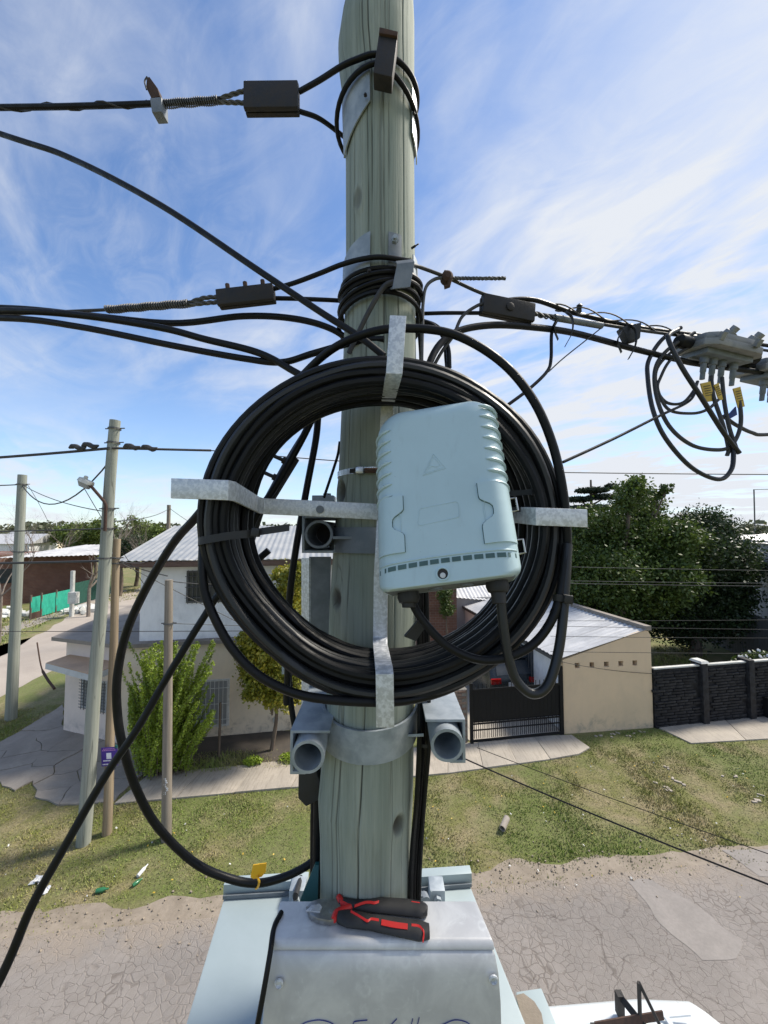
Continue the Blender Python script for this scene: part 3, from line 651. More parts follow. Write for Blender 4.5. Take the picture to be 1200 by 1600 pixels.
# gas meter niche on the street wall
c = onwall(431, 1124, A1, A2); n_ = wallnormal(A1, A2)
mt = MB().lathe(c + n_ * .002, n_, [(.085, 0), (.085, .05), (.06, .06)], 14).build('wall_light', 'lamp_white', hs)
p = onwall(222, 1100, A1, A2) + n_ * .03; MB().tube([(p.x, p.y, .1), (p.x, p.y, ZL - .1)], .035, 8).build('downpipe', 'wall_cream', hs, smooth=True)
# insulators under the eave
for x in (222, 236):
    c = onwall(x, 878, A1, A2) + n_ * .3; MB().lathe(c, (1, .2, .1), [(.02, -.06), (.045, -.04), (.03, 0), (.045, .04), (.02, .06)], 8).build('insulator', 'white_bar', hs, smooth=True)

# --- garage with the tin roof
GA = G(882, 1147); GB = G(1021, 1137); gu = (GB - GA); gu.z = 0; gu.normalize(); gv = Vector((-gu.y, gu.x, 0)); gv = (gv + Vv).normalized()
gh = thing('garage', GA, 'beige garage with sloping metal roof and a row of five square vents', 'garage')
zr = onwall(1008, 985, GA, GB).z; zl = onwall(884, 1031, GA, GB).z
# front wall with five real square openings
L = (GB - GA).length; gn = wallnormal(GA, GB)
vx = []
for x in (902, 925, 947.5, 970, 992):
    ctr = onwall(x, 1040 - (x - 902) * .045, GA, GB); vx.append(((ctr - GA).dot(gu), ctr.z))
hw = .075
def gq(a, z, d=0): return Vector((GA.x, GA.y, 0)) + gu * a + Vector((0, 0, z)) + gn * d
ztop = lambda a: zl + (zr - zl) * min(1, a / (L * .93)) 
m = MB(); edges = [0]
for a, z in vx: edges += [a - hw, a + hw]
edges.append(L - .16)
for i in range(len(edges) - 1):
    a0, a1 = edges[i], edges[i + 1]
    if i % 2 == 0: m.prism([gq(a0, 0), gq(a1, 0), gq(a1, ztop(a1)), gq(a0, ztop(a0))], -gn * .2)
    else:
        z = vx[i // 2][1]
        m.prism([gq(a0, 0), gq(a1, 0), gq(a1, z - hw), gq(a0, z - hw)], -gn * .2); m.prism([gq(a0, z + hw), gq(a1, z + hw), gq(a1, ztop(a1)), gq(a0, ztop(a0))], -gn * .2)
cor = [gq(L - .16, 0), gq(L, 0), gq(L, zr - .22), gq(L - .02, zr - .12), gq(L - .07, zr - .03), gq(L - .16, ztop(L - .16))]
m.prism(cor, -gn * .2)
m.build('front_wall', 'wall_beige', gh)
for a, z in vx: MB().prism([gq(a - hw, z - hw, -.19), gq(a + hw, z - hw, -.19), gq(a + hw, z + hw, -.19), gq(a - hw, z + hw, -.19)], -gn * .004).build('vent', 'frame_dark', gh)
D = 9.0; A_ = gq(0, 0); B_ = gq(L, 0)
m = MB().prism([gq(L, 0, -.2), gq(L, 0, -.2) + gv * D, gq(L, zr - .1, -.2) + gv * D, gq(L, zr - .1, -.2)], -gu * .18); m.build('right_wall', 'wall_grey', gh)
m = MB().prism([gq(0, 0, -.2), gq(0, 0, -.2) + gv * D, gq(0, zl - .08, -.2) + gv * D, gq(0, zl - .08, -.2)], gu * .15); m.build('left_wall', 'wall_white', gh)
corrugated(gh, gq(-.12, zl + .03, .03), gq(-.12, zl + .03, .03) + gv * D, gq(L - .12, zr + .02, .03) + gv * D, gq(L - .12, zr + .02, .03), .2, .018, 'roofsheet2', 1.0)
MB().prism([gq(L - .17, zr + .0, .02), gq(L + .02, zr + .0, .02), gq(L + .02, zr + .13, .02), gq(L - .17, zr + .13, .02)], gv * D).build('parapet', 'concrete_roof', gh)
m = MB()
m.prism([gq(-.13, zl - .10, .03), gq(-.10, zl - .10, .03), gq(-.10, zl - .005, .03), gq(-.13, zl - .005, .03)], gv * D); m.build('gutter', 'frame_dark', gh)
# barred opening in the white side wall
sA = gq(-.01, 0, -.2); sB = sA + gv * D
w = MB(); 
def sq(s, z, d=0): return Vector((sA.x, sA.y, 0)) + gv * s - gu * d + Vector((0, 0, z))
wd = MB().prism([sq(1.4, .05, .002), sq(2.9, .05, .002), sq(2.9, 1.85, .002), sq(1.4, 1.85, .002)], -gu * .03).build('side_door', 'glass', gh)
for i in range(10): MB().tube([sq(1.4 + 1.5 * i / 9, .05, .07), sq(1.4 + 1.5 * i / 9, 1.85, .07)], .012, 5).build('grille_bar', 'frame_dark', wd)
for z in (.1, .95, 1.82): MB().tube([sq(1.38, z, .085), sq(2.92, z, .085)], .012, 5).build('grille_bar', 'frame_dark', wd)
sheet('carport_floor', [G(733, 1158), G(881, 1146), sq(D, 0), sq(D, 0) - gu * 3.3], .02, 'drive')
# --- black sliding gate
ga, gb = G(736, 1163), G(878, 1149); gl = (gb - ga).length; gd = (gb - ga).normalized()
gt = thing('driveway_gate', ga, 'black metal driveway gate with vertical slats beside the beige garage', 'gate')
GH = onwall(878, 1060, ga, gb).z
def tq(a, z, d=0): n = wallnormal(ga, gb); return ga + gd * a + n * d + Vector((0, 0, z))
def bx(mb, a0, a1, z0, z1, d0=-.02, d1=.02): return mb.prism([tq(a0, z0, d0), tq(a1, z0, d0), tq(a1, z1, d0), tq(a0, z1, d0)], wallnormal(ga, gb) * (d1 - d0))
for z0, z1 in ((.06, .13), (.36, .39), (.52, .56), (GH - .16, GH - .11)): bx(MB(), .06, gl - .06, z0, z1, .021, .042).build('rail', 'gate', gt)
bx(MB(), -.02, .06, 0, GH + .05, -.03, .043).build('frame_post', 'gate', gt); bx(MB(), gl - .06, gl + .04, 0, GH + .35, -.03, .043).build('frame_post', 'gate', gt)
ns = 21; sl0 = None
for i in range(ns):
    a = .08 + (gl - .26) * i / (ns - 1); bx(MB(), a, a + .118, .56, GH - .16, -.008, .008).build('slat', 'gate', gt)
    bx(MB(), a + .02, a + .035, .13, GH + .0, -.02, -.0082).build('upright_bar', 'gate', gt); bx(MB(), a + .075, a + .09, .13, .52, -.02, -.0082).build('upright_bar', 'gate', gt)
# --- brick pillar wall left of the gate
ba, bb = G(676, 1167), G(731, 1162); bw = thing('brick_wall', ba, 'brown brick wall at the left of the black gate', 'wall')
bl = (bb - ba).length; bd_ = (bb - ba).normalized(); bnn = wallnormal(ba, bb); BZ = onwall(720, 1078, ba, bb).z
MB().prism([ba - bnn * .0 + Vector((0, 0, 0)), bb, bb + Vector((0, 0, BZ)), ba + Vector((0, 0, BZ))], -bnn * .25).build('mortar_core', 'mortar', bw)
proto = {}
for mt in ('brick_a', 'brick_b'):
    o = MB().box((0, 0, 0), (.225, .03, .058)).build('brick', mt, None, origin=(0, 0, 0)); proto[mt] = o
rows = int(BZ / .075); first = {'brick_a': True, 'brick_b': True}; ang = math.atan2(bd_.y, bd_.x)
for r_ in range(rows):
    for k in range(int(bl / .24) + 1):
        a = .115 + .24 * k + (.12 if r_ % 2 else 0)
        if a > bl - .1: continue
        mt = random.choice(('brick_a', 'brick_b')); pz = bd_ * a + bnn * random.uniform(.002, .009) + Vector((0, 0, .04 + r_ * .075))
        M4 = Matrix.Translation(pz) @ Matrix.Rotation(ang + random.uniform(-.02, .02), 4, 'Z')
        if first[mt]: o = proto[mt]; o.parent = bw; o.matrix_local = M4; first[mt] = False
        else: inst(proto[mt], 'brick', bw, M4)
# --- black stone wall on the right
ka, kb = G(1024, 1138), G(1420, 1096); kd = (kb - ka).normalized(); kn = wallnormal(ka, kb); KL = (kb - ka).length
KZ = onwall(1100, 1040, ka, kb).z
kw = thing('stone_wall', ka, 'black layered-stone boundary wall with pillars and white coping', 'wall')
MB().prism([ka, kb, kb + Vector((0, 0, KZ)), ka + Vector((0, 0, KZ))], -kn * .2).build('wall_core', 'stone_black', kw)
MB().prism([ka + kn * .03 + Vector((0, 0, KZ + .002)), kb + kn * .03 + Vector((0, 0, KZ + .002)), kb + kn * .03 + Vector((0, 0, KZ + .05)), ka + kn * .03 + Vector((0, 0, KZ + .04))], -kn * .11).build('coping', 'white_cap', kw)
pls = [(onwall(x, 1100, ka, kb) - ka).dot(kd) for x in (1098, 1171, 1262)]
ang = math.atan2(kd.y, kd.x)
for i, a in enumerate(pls):
    pl = MB().box(ka + kd * a - kn * .06 + Vector((0, 0, (KZ + .1) / 2)), (.2, .36, KZ + .1), Matrix.Rotation(ang, 3, 'Z')).build('pillar', 'stone_black2', kw, bevel=.01)
    if i == 0: MB().box(ka + kd * a - kn * .06 + Vector((0, 0, KZ + .135)), (.30, .40, .06), Matrix.Rotation(ang, 3, 'Z'), .8).build('pillar_cap', 'white_cap', pl)
sp_ = {}
for mt in ('stone_black', 'stone_black2'):
    for j, Lk in enumerate((.26, .42)):
        sp_[mt, j] = [MB().box((0, 0, 0), (Lk, .05, .062)).build('stone', mt, None, origin=(0, 0, 0), bevel=.006), True, Lk]
cnt = 0; rh = .085
for r_ in range(int(KZ / rh)):
    a = random.uniform(-.1, .1)
    while a < min(KL, 5.0) and cnt < 298:
        k = random.choice(list(sp_)); pr = sp_[k]; Lk = pr[2]; mid = a + Lk / 2
        if 0.1 < mid < 5.0 and all(abs(mid - q) > .1 + Lk / 2 - .06 for q in pls):
            M4 = Matrix.Translation(kd * mid + kn * random.uniform(.0, .022) + Vector((0, 0, rh * (r_ + .5)))) @ Matrix.Rotation(ang + random.uniform(-.03, .03), 4, 'Z') @ Matrix.Rotation(random.uniform(-.02, .02), 4, 'Y') @ Matrix.Diagonal((1, 1, random.uniform(.8, 1.2), 1))
            if pr[1]: pr[0].parent = kw; pr[0].matrix_local = M4; pr[1] = False
            else: inst(pr[0], 'stone', kw, M4)
            cnt += 1
        a += Lk + .015
# --- grey building and board fence behind the stone wall
q0 = Vector((16.2, 15.0, 0)); q1 = Vector((22.5, 26, 0))
gb_ = thing('grey_building', q0, 'grey cement building with white roof edge behind the stone wall', 'building')
MB().prism([q0, q1, q1 + Vector((0, 0, 5.2)), q0 + Vector((0, 0, 5.3))], (6, 1, 0)).build('wall', 'wall_grey', gb_)
corrugated(gb_, q0 + Vector((-.2, -.2, 5.2)), q1 + Vector((-.2, 0, 5.1)), q1 + Vector((6.2, 1, 5.75)), q0 + Vector((6.2, 1, 5.85)), .2, .02, 'roofsheet2', 1.2)
bf = thing('board_fence', (15.6, 14.2, 0), 'tall grey weathered board fence in the shade of the trees', 'fence')
fa, fb = Vector((17.2, 21.5, 0)), Vector((15.6, 14.2, 0)); fl = (fb - fa).length; fd = (fb - fa).normalized(); fp = MB().box((0, 0, 1.05), (.17, .025, 2.1)).build('board', 'plank_grey', None, origin=(0, 0, 0)); fp_used = False
for i in range(int(fl / .18)):
    M4 = Matrix.Translation(fa + fd * (.18 * i + .09) - BASE[bf.name] + Vector((random.uniform(-.008, .008), 0, random.uniform(-.05, .03)))) @ Matrix.Rotation(math.atan2(fd.y, fd.x) + random.uniform(-.03, .03), 4, 'Z')
    if not fp_used: fp.parent = bf; fp.matrix_local = M4; fp_used = True
    else: inst(fp, 'board', bf, M4)
for z in (.4, 1.7): MB().prism([fa + Vector((.05, .1, z)), fb + Vector((.05, .1, z)), fb + Vector((.05, .1, z + .1)), fa + Vector((.05, .1, z + .1))], (.04, .05, 0)).build('rail', 'plank_grey', bf)
# --- brick shed with a small tiled cap in the middle distance
bh = thing('brick_shed', Vector((2.6, 17, 0)), 'small brick house with low roof seen under the blue box', 'house')
MB().box((2.35, 18.4, 1.75), (1.75, 2.4, 3.5)).build('wall', 'brick_far', bh)
MB().prism([(1.3, 17, 3.5), (3.35, 17, 3.5), (3.0, 17, 3.75), (2.3, 17, 3.9)], (0, 3, 0)).build('roof', 'wall_cream', bh)
for x in (2.5, 2.85): MB().box((x, 17.19, 3.2), (.22, .03, .3)).build('window', 'glass', bh)
ls = thing('lean_to', Vector((4.6, 19, 0)), 'grey lean-to with a white sheet roof behind the garage', 'shed')
MB().box((4.6, 20.2, 1.25), (2.6, 2.4, 2.5)).build('wall', 'wall_grey', ls)
corrugated(ls, Vector((3.1, 18.8, 2.55)), Vector((6.1, 18.8, 2.3)), Vector((6.1, 21.5, 3.0)), Vector((3.1, 21.5, 3.25)), .2, .02, 'roofsheet2', 1.0)

# --- far buildings on the left
fbk = thing('brick_house', Vector((-27, 28, 0)), 'long low brick house with white sheet roof across the side street', 'house')
b0, b1 = G(-130, 968), G(118, 938); b0.z = b1.z = 0; b1 = b1 + Vector((-.5, 2.5, 0)); b0 = b0 + Vector((0, 3, 0)); bn_ = Vector((-(b1 - b0).y, (b1 - b0).x, 0)).normalized()
zb = 3.6
MB().prism([b0, b1, b1 + Vector((0, 0, zb)), b0 + Vector((0, 0, zb + .4))], bn_ * 9).build('wall', 'brick_far', fbk)
corrugated(fbk, b1 + Vector((.4, -.5, zb + .1)) - (b1 - b0).normalized() * 6, b1 + Vector((3.5, -.9, zb + .1)), b1 + Vector((3.5, 7.5, zb + .75)), b1 + Vector((.4, 8, zb + .75)) - (b1 - b0).normalized() * 6, .3, .03, 'roofsheet2', 1.5)
for k, x in enumerate((-60, 10)):
    c = onwall(x, 900, b0, b1); MB().box(c + Vector((0, -.02, 0)), (1.0, .08, 1.1), Matrix.Rotation(math.atan2((b1 - b0).y, (b1 - b0).x), 3, 'Z')).build('window', 'glass', fbk)
def farhouse(px, Y, w, d, hgt, wm, rm, label, rot=0.0):
    c = at(px, 830, Y); c.z = 0; t = thing('far_house', c, label, 'house'); Rz = Matrix.Rotation(rot, 3, 'Z')
    MB().box(c + Vector((0, 0, hgt / 2)), (w, d, hgt), Rz).build('wall', wm, t)
    P = [Rz @ Vector(p) + c for p in ((-w / 2 - .3, -d / 2 - .3, hgt), (w / 2 + .3, -d / 2 - .3, hgt), (w / 2 + .3, d / 2 + .3, hgt + .1), (-w / 2 - .3, d / 2 + .3, hgt + .1))]; up = Vector((0, 0, 1.0))
    m = MB().add(P + [(P[0] + P[3]) / 2 + up, (P[1] + P[2]) / 2 + up], [(0, 1, 5, 4), (2, 3, 4, 5), (0, 4, 3), (1, 2, 5), (3, 2, 1, 0)]); m.build('roof', rm, t)
    for x in (-.25, .25): MB().box(c + Rz @ Vector((w * x, -d / 2 - .02, hgt * .5)), (w * .16, .06, hgt * .4), Rz).build('window', 'glass', t)
farhouse(12, 44, 7, 6, 4.3, 'wall_white', 'roofsheet2', 'white house with pale roof far down the left side street', .3)
farhouse(65, 52, 6, 6, 4.6, 'wall_cream', 'roofsheet', 'cream house with grey roof among the far trees', .2)
farhouse(1190, 60, 9, 8, 4.0, 'wall_white', 'roofsheet2', 'low white house at the far right behind the grey building', 0)
# green shade-cloth fence
ca, cb_ = G(47, 969), G(110, 951); cd = (cb_ - ca); cl_ = cd.length; cd.normalize()
gf = thing('shade_cloth_fence', ca, 'bright green shade-cloth fence with a brown framed door', 'fence')
hz_ = 1.45
for i in range(4):
    p = ca + cd * (cl_ * (0, .24, .6, 1)[i]); MB().tube([p, p + Vector((0, 0, hz_ + .15))], .06, 6).build('post', 'bark', gf)
for (a, b) in ((.02, .22), (.26, .59), (.61, .99)):
    P0, P1 = ca + cd * cl_ * a, ca + cd * cl_ * b
    z0 = .45 if a < .1 else .08
    MB().grid(lambda u, v: P0.lerp(P1, u) + Vector((0, 0, z0 + (hz_ - z0) * v)) + Vector((.5, -.9, 0)) * (.08 + .07 * math.sin(u * 9 + v * 2) * math.sin(v * 3.1)), 10, 5).build('cloth_panel', 'green_cloth', gf, smooth=True)
P0, P1 = ca, ca + cd * cl_ * .23; MB().prism([P0 + Vector((0, 0, .03)), P1 + Vector((0, 0, .03)), P1 + Vector((0, 0, .42)), P0 + Vector((0, 0, .42))], (0, .04, 0)).build('door_panel', 'rust', gf)
ca, cb_ = G(112, 948), G(172, 930); df = MB().grid(lambda u, v: ca.lerp(cb_, u) + Vector((0, 0, .05 + 1.7 * v)) + Vector((.3, -.6, 0)) * .1 * math.sin(u * 12), 12, 3); 
tag(df.build('hedge_screen', 'green_dark', smooth=True), 'dark green mesh screen continuing beyond the bright green fence', 'fence')
# rubble heaps
def rubble(c, n, r, s, label):
    m = MB()
    for i in range(n):
        p = c + Vector((random.gauss(0, r), random.gauss(0, r * .6), abs(random.gauss(.1, .12)))); k = s * random.uniform(.5, 1.4)
        m.box(p, (k, k * .7, k * .6), Matrix.Rotation(random.uniform(0, 3), 3, Vector((random.random(), random.random(), 1))))
    return tag(m.build('rubble', 'white_cap', bevel=.02), label, 'rubble')
rubble(G(127, 956), 40, .5, .4, 'pale pile of rubble beside the side street')
rubble(G(10, 962), 30, .8, .35, 'scattered pale rubble in front of the brick house')

# ------------------------------------------------------------------ trees and plants
def limb(mb, p, d, L, r, depth, spread=.5, gnarl=.18, tips=None, kids=3, up=.1):
    pts = [p]; rr = [r]; q = p.copy(); dd = d.normalized(); n = 4
    for i in range(n):
        dd = (dd + Vector((random.gauss(0, gnarl), random.gauss(0, gnarl), random.gauss(up, gnarl * .6)))).normalized(); q = q + dd * L / n; pts.append(q.copy()); rr.append(r * (1 - .55 * (i + 1) / n))
    mb.tube(pts, rr, 5 if depth else 4, False)
    if depth <= 0:
        if tips is not None: tips.append(q)
        return
    for k in range(kids):
        b = pts[random.randint(2, n)]; nd = (dd + Vector((random.gauss(0, spread), random.gauss(0, spread), random.gauss(.15, spread * .5)))).normalized()
        limb(mb, b, nd, L * random.uniform(.55, .8), rr[-1] * .8, depth - 1, spread, gnarl, tips, kids, up)
def tree(name, base, hgt, trunk_r, clusters, nleaf, size, mat, label, cat='tree', group=None, aspect=.55, bark='bark', shell=.35):
    base = Vector(base); t = thing(name, base, label, cat, group); m = MB()
    top = base + Vector((0, 0, hgt * .55)); m.tube(cr([base, base + Vector((.1, .05, hgt * .25)), top], 4), [trunk_r * (1 - .06 * i) for i in range(9)], 8)
    for c, r in clusters:
        c = Vector(c); s = base + Vector((0, 0, hgt * random.uniform(.25, .5))); mid = s.lerp(c, .55) + Vector((0, 0, .2)); m.tube(cr([s, mid, c], 3), [trunk_r * .42 * (1 - .12 * i) for i in range(7)], 5, False)
    m.build('trunk', bark, t, smooth=True)
    vol = [np.prod(np.asarray(r) if hasattr(r, '__len__') else np.array([r] * 3)) ** (2 / 3) for c, r in clusters]; tot = sum(vol); P = []
    for (c, r), v in zip(clusters, vol):
        n = int(nleaf * v / tot); r = np.asarray(r if hasattr(r, '__len__') else [r] * 3)
        # leaves gather in clumps inside each lobe, with gaps between them
        nc = max(8, n // 45); cc = blob(np.asarray(c), r * .92, nc, shell); idx = rng.integers(0, nc, n); cs = rng.uniform(.10, .22, nc) * r.mean() * 1.2
        P.append(cc[idx] + rng.normal(size=(n, 3)) * cs[idx][:, None])
    leaves('crown', np.concatenate(P), size, mat, t, aspect=aspect); return t
def lobes(px_list, Y, dy=1.0):
    """(px,py,radius px) lobes around depth Y -> world clusters"""
    out = []
    for px, py, rp in px_list:
        y = Y + random.uniform(-dy, dy); c = at(px, py, y); r = rp / F * y; out.append((c, (r, r, r * .85)))
    return out
# tall broad-leaved tree right of the coil
tb = at(965, 828, 17); tb.z = 0
tree('broadleaf_tree', tb, 7.5, .22, lobes([(1058, 835, 30), (1070, 862, 38), (1040, 850, 40), (1050, 905, 45), (1030, 890, 40), (985, 775, 30), (987, 808, 36), (1010, 800, 30), (1030, 775, 12), (925, 825, 40), (975, 850, 55), (900, 870, 45), (950, 905, 60), (1020, 860, 45), (905, 920, 45), (1000, 920, 55), (1042, 762, 9), (990, 762, 14), (995, 752, 12)], 17, 1.2), 80000, .15, 'leaf_magnolia', 'tall mid-green broadleaf tree just right of the cable coil')
tb = at(1080, 828, 18.0); tb.z = 0
tree('dark_evergreen_tree', tb, 6.5, .25, lobes([(1060, 830, 30), (1100, 830, 40), (1075, 870, 55), (1130, 860, 45), (1160, 890, 30), (1050, 920, 55), (1110, 920, 55), (1145, 930, 30), (1085, 965, 45), (1035, 960, 40), (1020, 850, 35), (985, 960, 40), (930, 955, 40), (1120, 960, 40), (1075, 985, 30), (1150, 905, 28), (1168, 880, 18)], 18.0, .9), 78000, .145, 'leaf_dark', 'dark evergreen tree shading the grey board fence')
# flat-topped conifer behind
tb = at(925, 828, 26); tb.z = 0
ct = thing('conifer_tree', tb, 'dark flat-tiered conifer rising behind the broadleaf tree', 'tree'); m = MB(); m.tube([tb, tb + Vector((0, 0, 9.2))], [.25, .06], 8); P = []
for (x, y, w_) in ((925, 768, 26), (905, 782, 22), (945, 778, 26), (925, 795, 42), (900, 800, 28), (955, 762, 10), (895, 810, 35), (940, 812, 40), (920, 830, 45)):
    c = at(x, y, 26); r = w_ / F * 26; s = Vector((tb.x, tb.y, c.z - .5)); m.tube([s, c], [.08, .03], 5)
    P.append(blob(c, (r, r * .8, .14), int(2600 * w_ / 25), 0) + np.stack([np.zeros(int(2600 * w_ / 25))] * 2 + [rng.uniform(0, .15, int(2600 * w_ / 25))], 1))
m.build('trunk', 'bark', ct, smooth=True); leaves('crown', np.concatenate(P), .24, 'leaf_conifer', ct, aspect=.35)
# dark hedge trees filling behind the garage
tb = at(740, 828, 27); tb.z = 0
tree('dark_tree', tb, 5.5, .2, lobes([(720, 905, 32), (760, 900, 36), (700, 900, 26), (800, 900, 40), (840, 900, 45), (690, 885, 25), (870, 880, 40), (780, 925, 30)], 27, .8), 22000, .22, 'leaf_dark', 'dark shady tree behind the tin-roofed lean-to')
# yellow-green tree by the house
tb = at(425, 1140, 10.4); tb.z = 0
tree('citrus_tree', tb, 3.6, .06, lobes([(385, 1000, 16), (395, 1025, 22), (420, 1015, 30), (410, 1060, 30), (440, 1080, 26), (408, 1010, 26), (430, 985, 30), (400, 1045, 22), (435, 1030, 30), (460, 1000, 28), (425, 1070, 26), (455, 1050, 26), (392, 1085, 12), (460, 1085, 15), (430, 1095, 14), (450, 930, 26), (465, 900, 22), (440, 900, 15), (470, 960, 26)], 10.3, .35), 48000, .10, 'leaf_yellow', 'yellow-green citrus tree in front of the cream house wall')
# upright fresh-green shrub
sb = thing('upright_shrub', G(262, 1200), 'bushy upright fresh-green shrub in front of the corner house', 'shrub'); m = MB(); P = []; sbp = G(262, 1200)
for i in range(330):
    x = random.gauss(258, 25); tx = x + (x - 262) * random.uniform(.3, 1.0) + random.gauss(0, 5); top = random.uniform(1035, 1150) + abs(tx - 262) * .55
    y = sbp.y - .1 + random.gauss(0, .34); b = at(x, 1200, sbp.y); b = Vector((b.x * .55 + sbp.x * .45, sbp.y + (y - sbp.y) * .5, 0)); e_ = at(tx, top, y); e_.x = min(max(e_.x, at(203, 1100, y).x), at(334, 1100, y).x); e_.z = max(e_.z, .55 + .9 * abs(tx - 262) / 70 * random.uniform(.6, 1))
    if i < 75: e_ = at(random.choice((262 + random.gauss(0, 38), random.uniform(198, 335))), random.uniform(1000, 1055), y)
    mid = b.lerp(e_, .5) + Vector((e_.x - b.x, 0, 0)) * -.12; pts = cr([b, mid, e_], 4); m.tube(pts, [.012, .011, .010, .009, .008, .007, .006, .005, .004], 4, False)
    ln = (e_ - b).length; k = int(ln * 210); ts = rng.uniform(.12, 1.02, k); A = np.array([tuple(pts[min(int(t_ * 8), 8)].lerp(pts[min(int(t_ * 8) + 1, 8)], t_ * 8 - int(t_ * 8)) if t_ < 1 else pts[8]) for t_ in ts])
    P.append(A + rng.normal(size=(k, 3)) * .038 * (1.15 - ts[:, None] * .65))
m.build('stems', 'bark', sb); leaves('foliage', np.concatenate(P), .055, 'leaf_bush', sb, aspect=.5)
for (x, y, s, lab) in ((395, 1195, .16, 'low weedy plant at the edge of the pavement, left of the stake'), (455, 1190, .2, 'low weedy plant near the hanging yellow-green tree')):
    c = G(x, y); leaves('weed', blob(c + Vector((0, 0, .1)), (s * 1.6, s, .1), 700, .0), .07, 'leaf_bush', None, origin=c); o = [q for q in COL.objects if q.name.startswith('weed')][-1]; tag(o, lab, 'plant')
st = G(342, 1187); so_ = onwall(342, 1098, st, st + U); tag(MB().tube([st, Vector((st.x + .01, st.y, so_.z))], .03, 6).build('stake', 'bark'), 'thin dark stake standing before the barred cream-wall window', 'stake')
# garden beyond the stone wall
gp = [Vector((9.5, 13.4, 0)), Vector((9.3, 15.5, 0)), Vector((10.6, 15.5, 0)), Vector((11, 13.2, 0))]
grass([G(1022, 1075), G(1022, 1010), G(1090, 1010), G(1130, 1060)], 250, .18, wid=.015)
c = Vector((12.6, 13.1, 0)); 
fl_ = thing('flowering_plant', c, 'low plant with white flowers peeping over the stone wall', 'plant')
leaves('foliage', blob(c + Vector((0, 0, 1.3)), (1.0, .3, .45), 2500, .1), .11, 'leaf_magnolia', fl_); m = MB()
m.tube([c, c + Vector((0, 0, 1.4))], .03, 5)
m.build('stem', 'bark', fl_)
for i in range(16):
    m = MB(); q = c + Vector((random.uniform(-1, 1), random.uniform(-.3, .1), random.uniform(1.45, 1.75))); m.lathe(q, (random.gauss(0, .3), -1, .6), [(.01, 0), (.06, .02), (.05, .03)], 7); m.build('flower', 'white_bar', fl_)
for k, (px, py) in enumerate(((700, 940), (712, 955))):
    c = at(px, py, 17.6); c.z = 0 
c = at(697, 945, 16.6); tree('leafy_shrub', (c.x, c.y, 0), 3.2, .05, [(at(697, 932, 16.6), (.32, .3, .5)), (at(699, 950, 16.6), (.36, .3, .4))], 1600, .11, 'leaf_magnolia', 'green shrub beside the small brick house', 'shrub')
# far trees on the left and right
fars = [(115, 838, 30, 46, 'leaf_far', 'bright green round tree at the left of the tall leaning pole'), (150, 832, 26, 44, 'leaf_far', 'bright green tree partly behind the tall leaning pole'), (215, 838, 26, 40, 'leaf_far', 'yellow-green tree above the zinc roof, leftmost part'), (252, 838, 26, 38, 'leaf_far', 'yellow-green tree just beyond the zinc roof'), (60, 840, 26, 52, 'leaf_olive', 'olive-grey tree behind the far left pole'), (25, 845, 24, 48, 'leaf_olive', 'olive-grey tree above the left brick house'), (190, 850, 24, 34, 'leaf_dark', 'dark tree standing behind the tan pole'), (700, 842, 20, 60, 'leaf_olive', 'olive tree far behind the blue box'), (1190, 835, 22, 90, 'leaf_olive', 'dull green tree at the far right horizon'), (420, 845, 22, 60, 'leaf_olive', 'olive tree far behind the zinc roof')]
for px, py, rp, Y, mt, lab in fars:
    b = at(px, 828, Y); b.z = 0; r = rp / F * Y
    cl = [(at(px + random.gauss(0, rp * .5), py + random.gauss(0, rp * .3), Y + random.gauss(0, r * .4)), (r * .6, r * .6, r * .5)) for _ in range(7)]
    cl += [(at(px + random.gauss(0, rp * .5), py + rp * .8, Y), (r * .8, r * .6, r * .6)) for _ in range(3)]
    tree('far_tree', b, 5.5, .2, cl, 6500, r * .15, mt, lab)
# far woodland belt on the horizon: reads as one mass
P = []
for i in range(420):
    x = random.uniform(-260, 260); Y = random.uniform(110, 170); hh = random.uniform(4, 8.5); P.append(blob((x, Y, hh * .5), (random.uniform(3, 7), 3, hh * .55), 110, .5))
o = leaves('woodland', np.concatenate(P), 1.6, 'leaf_olive', aspect=.8); o['kind'] = 'stuff'
# bare trees
def bare(px, py, Y, hgt, label, r=.16, depth=4, kids=3, spread=.55, trunk=.35):
    b = at(px, py, Y); b.z = 0; t = thing('bare_tree', b, label, 'tree'); m = MB(); q = b + Vector((0, 0, hgt * trunk)); m.tube([b, q], [r, r * .8], 7); m.build('trunk', 'twig', t)
    m = MB()
    for k in range(4): limb(m, q, Vector((random.gauss(0, .5), random.gauss(0, .5), 1)), hgt * .3, r * .6, depth, spread, .16, None, kids)
    m.build('branches', 'twig', t)
bare(190, 830, 36, 8.4, 'leafless tree rising behind the tan pole', .16, 4)
bare(5, 870, 20, 6.8, 'leafless grey tree at the left edge of the view', .07, 4)
bare(1170, 828, 45, 8.3, 'leafless tree on the far right horizon', .14, 4)
bare(60, 840, 32, 7.6, 'wispy leafless tree behind the far left pole', .1, 4)
bare(100, 840, 40, 8.2, 'wispy leafless tree left of the street lamp', .1, 4)
bare(228, 836, 30, 7.2, 'sparse leafless tree above the left end of the zinc roof', .09, 4)
bare(140, 900, 26, 4.2, 'pollarded knobbly tree in front of the white-roofed brick house', .12, 2, 3, .6, .45)

